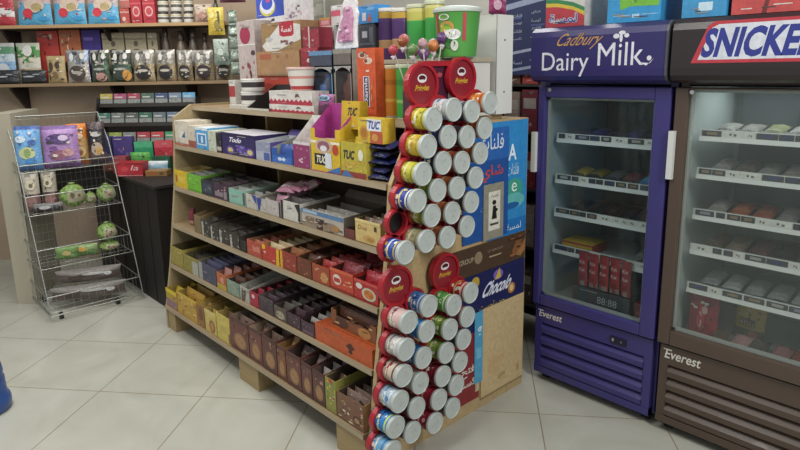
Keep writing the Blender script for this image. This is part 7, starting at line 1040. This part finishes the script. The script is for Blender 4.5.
carton('tissue_carton', 'red and white carton with green and yellow arcs on the purple fridge', 'box', (-1.619, 2.545, 1.823), (0.203, 0.3, 0.22), 'c2bfb8', pr=[('r', 0, 0, 1, 0.3, 'a83a44'), ('p', [(0, 0.5), (0.3, 0.48), (0.7, 0.4), (1, 0.28), (1, 0.36), (0.7, 0.48), (0.3, 0.56), (0, 0.58)], '2f7a4a'), ('p', [(0, 0.42), (0.3, 0.41), (0.7, 0.33), (1, 0.2), (1, 0.28), (0.7, 0.4), (0.3, 0.48), (0, 0.5)], 'c9ae3c'), ('p', [(0, 0.3), (1, 0.12), (1, 0.2), (0.7, 0.33), (0.3, 0.41), (0, 0.42)], 'b03a44'), ('t', 'ﺔﺴﻤﻟ', 0.46, 0.17, 0.74, 0.2, 'd4d6dc', 0, 0.05), ('t', 'ﺔﺴﻤﻟ', 0.46, 0.17, 0.72, 0.18, '2f4f9c', 0, 0.01)], side='bfbcb6', spr=[], top='b4b0a8')
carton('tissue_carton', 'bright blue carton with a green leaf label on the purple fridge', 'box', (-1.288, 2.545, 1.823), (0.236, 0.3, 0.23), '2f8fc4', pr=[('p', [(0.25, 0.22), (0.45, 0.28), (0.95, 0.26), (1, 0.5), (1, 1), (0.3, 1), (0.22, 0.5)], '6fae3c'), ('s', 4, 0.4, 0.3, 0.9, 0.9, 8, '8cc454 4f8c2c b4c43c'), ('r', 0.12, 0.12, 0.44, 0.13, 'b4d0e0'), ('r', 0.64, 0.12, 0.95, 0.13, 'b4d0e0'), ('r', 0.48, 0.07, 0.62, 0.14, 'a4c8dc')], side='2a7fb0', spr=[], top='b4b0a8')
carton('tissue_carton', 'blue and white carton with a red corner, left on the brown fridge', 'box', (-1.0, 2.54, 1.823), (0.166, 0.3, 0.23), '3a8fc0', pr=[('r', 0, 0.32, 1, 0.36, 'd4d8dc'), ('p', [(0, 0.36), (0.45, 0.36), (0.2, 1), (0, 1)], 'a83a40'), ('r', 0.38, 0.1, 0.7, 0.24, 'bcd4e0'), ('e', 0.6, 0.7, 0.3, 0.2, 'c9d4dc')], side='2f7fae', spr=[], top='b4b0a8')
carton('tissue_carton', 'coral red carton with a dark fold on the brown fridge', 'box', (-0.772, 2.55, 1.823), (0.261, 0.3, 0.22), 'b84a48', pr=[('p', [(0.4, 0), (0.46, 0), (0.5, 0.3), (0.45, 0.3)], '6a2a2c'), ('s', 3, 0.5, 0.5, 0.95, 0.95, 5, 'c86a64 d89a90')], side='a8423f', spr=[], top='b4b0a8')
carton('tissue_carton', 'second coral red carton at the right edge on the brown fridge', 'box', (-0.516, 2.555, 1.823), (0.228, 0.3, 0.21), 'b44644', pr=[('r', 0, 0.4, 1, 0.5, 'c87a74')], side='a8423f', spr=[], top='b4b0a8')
water_jug()

# ================================================================== light and camera
def area(name, loc, rot, sx, sy, e, col=(1, 1, 1)):
    l = bpy.data.lights.new(name, 'AREA'); l.shape = 'RECTANGLE'; l.size = sx; l.size_y = sy; l.energy = e; l.color = col
    o = bpy.data.objects.new(name, l); COL.objects.link(o); o.location = loc; o.rotation_euler = rot
area('ceiling_or_fill_light', (-1.6, .6, 2.95), (0, 0, math.radians(45)), 1.3, .5, 30, (1, .98, .93))
area('ceiling_or_fill_light', (-3.3, .2, 2.95), (0, 0, 0), 1.3, .4, 30, (1, .98, .93))
area('ceiling_or_fill_light', (.9, 1.5, 2.7), (0, math.radians(55), 0), 1.3, .5, 52, (1, .99, .96))  # added fill, tilted to brighten the end board and white panel, no ceiling tube
area('ceiling_or_fill_light', W(-1.7, 3.9, 2.95), (math.radians(20), 0, YAW), 1.6, .4, 26, (1, .97, .92))  # added fill that lifts the dark back wall and its shelves
area('ceiling_or_fill_light', (-2.4, 3.0, 2.95), (0, 0, 0), 1.2, .4, 16, (1, .98, .95))
area('fridge_fill_light', (-.73, 2.86, 1.545), (0, 0, 0), .56, .3, 1.0, (.93, 1, 1))  # added fill brightening the brown fridge's interior, no visible fitting
w = bpy.data.worlds.new('room_light'); SC.world = w; w.use_nodes = True
w.node_tree.nodes['Background'].inputs['Color'].default_value = (.93, .97, 1, 1)
w.node_tree.nodes['Background'].inputs['Strength'].default_value = .42
cd = bpy.data.cameras.new('camera'); co = bpy.data.objects.new('camera', cd); COL.objects.link(co); SC.camera = co
F, PITCH, ROLL, CY = 610.0, math.radians(12), -.018, 197.66
cd.sensor_width = 36; cd.lens = F/800*36; cd.shift_y = -(225-CY)/800
cd.clip_start = .02
fh = Vector((CF[0], CF[1], 0)); r = Vector((CR[0], CR[1], 0)); up = Vector((0, 0, 1))
f = fh*math.cos(PITCH)-up*math.sin(PITCH); u = fh*math.sin(PITCH)+up*math.cos(PITCH)
R_ = r*math.cos(ROLL)+u*math.sin(ROLL); U_ = u*math.cos(ROLL)-r*math.sin(ROLL)
co.matrix_world = Matrix((R_, U_, -f)).transposed().to_4x4() @ Matrix.Identity(4)
co.location = (0, 0, 1.65)
SC.view_settings.view_transform = 'Standard'; SC.view_settings.look = 'None'; SC.view_settings.gamma = 1
SC.view_settings.use_curve_mapping = False; SC.view_settings.exposure = 0
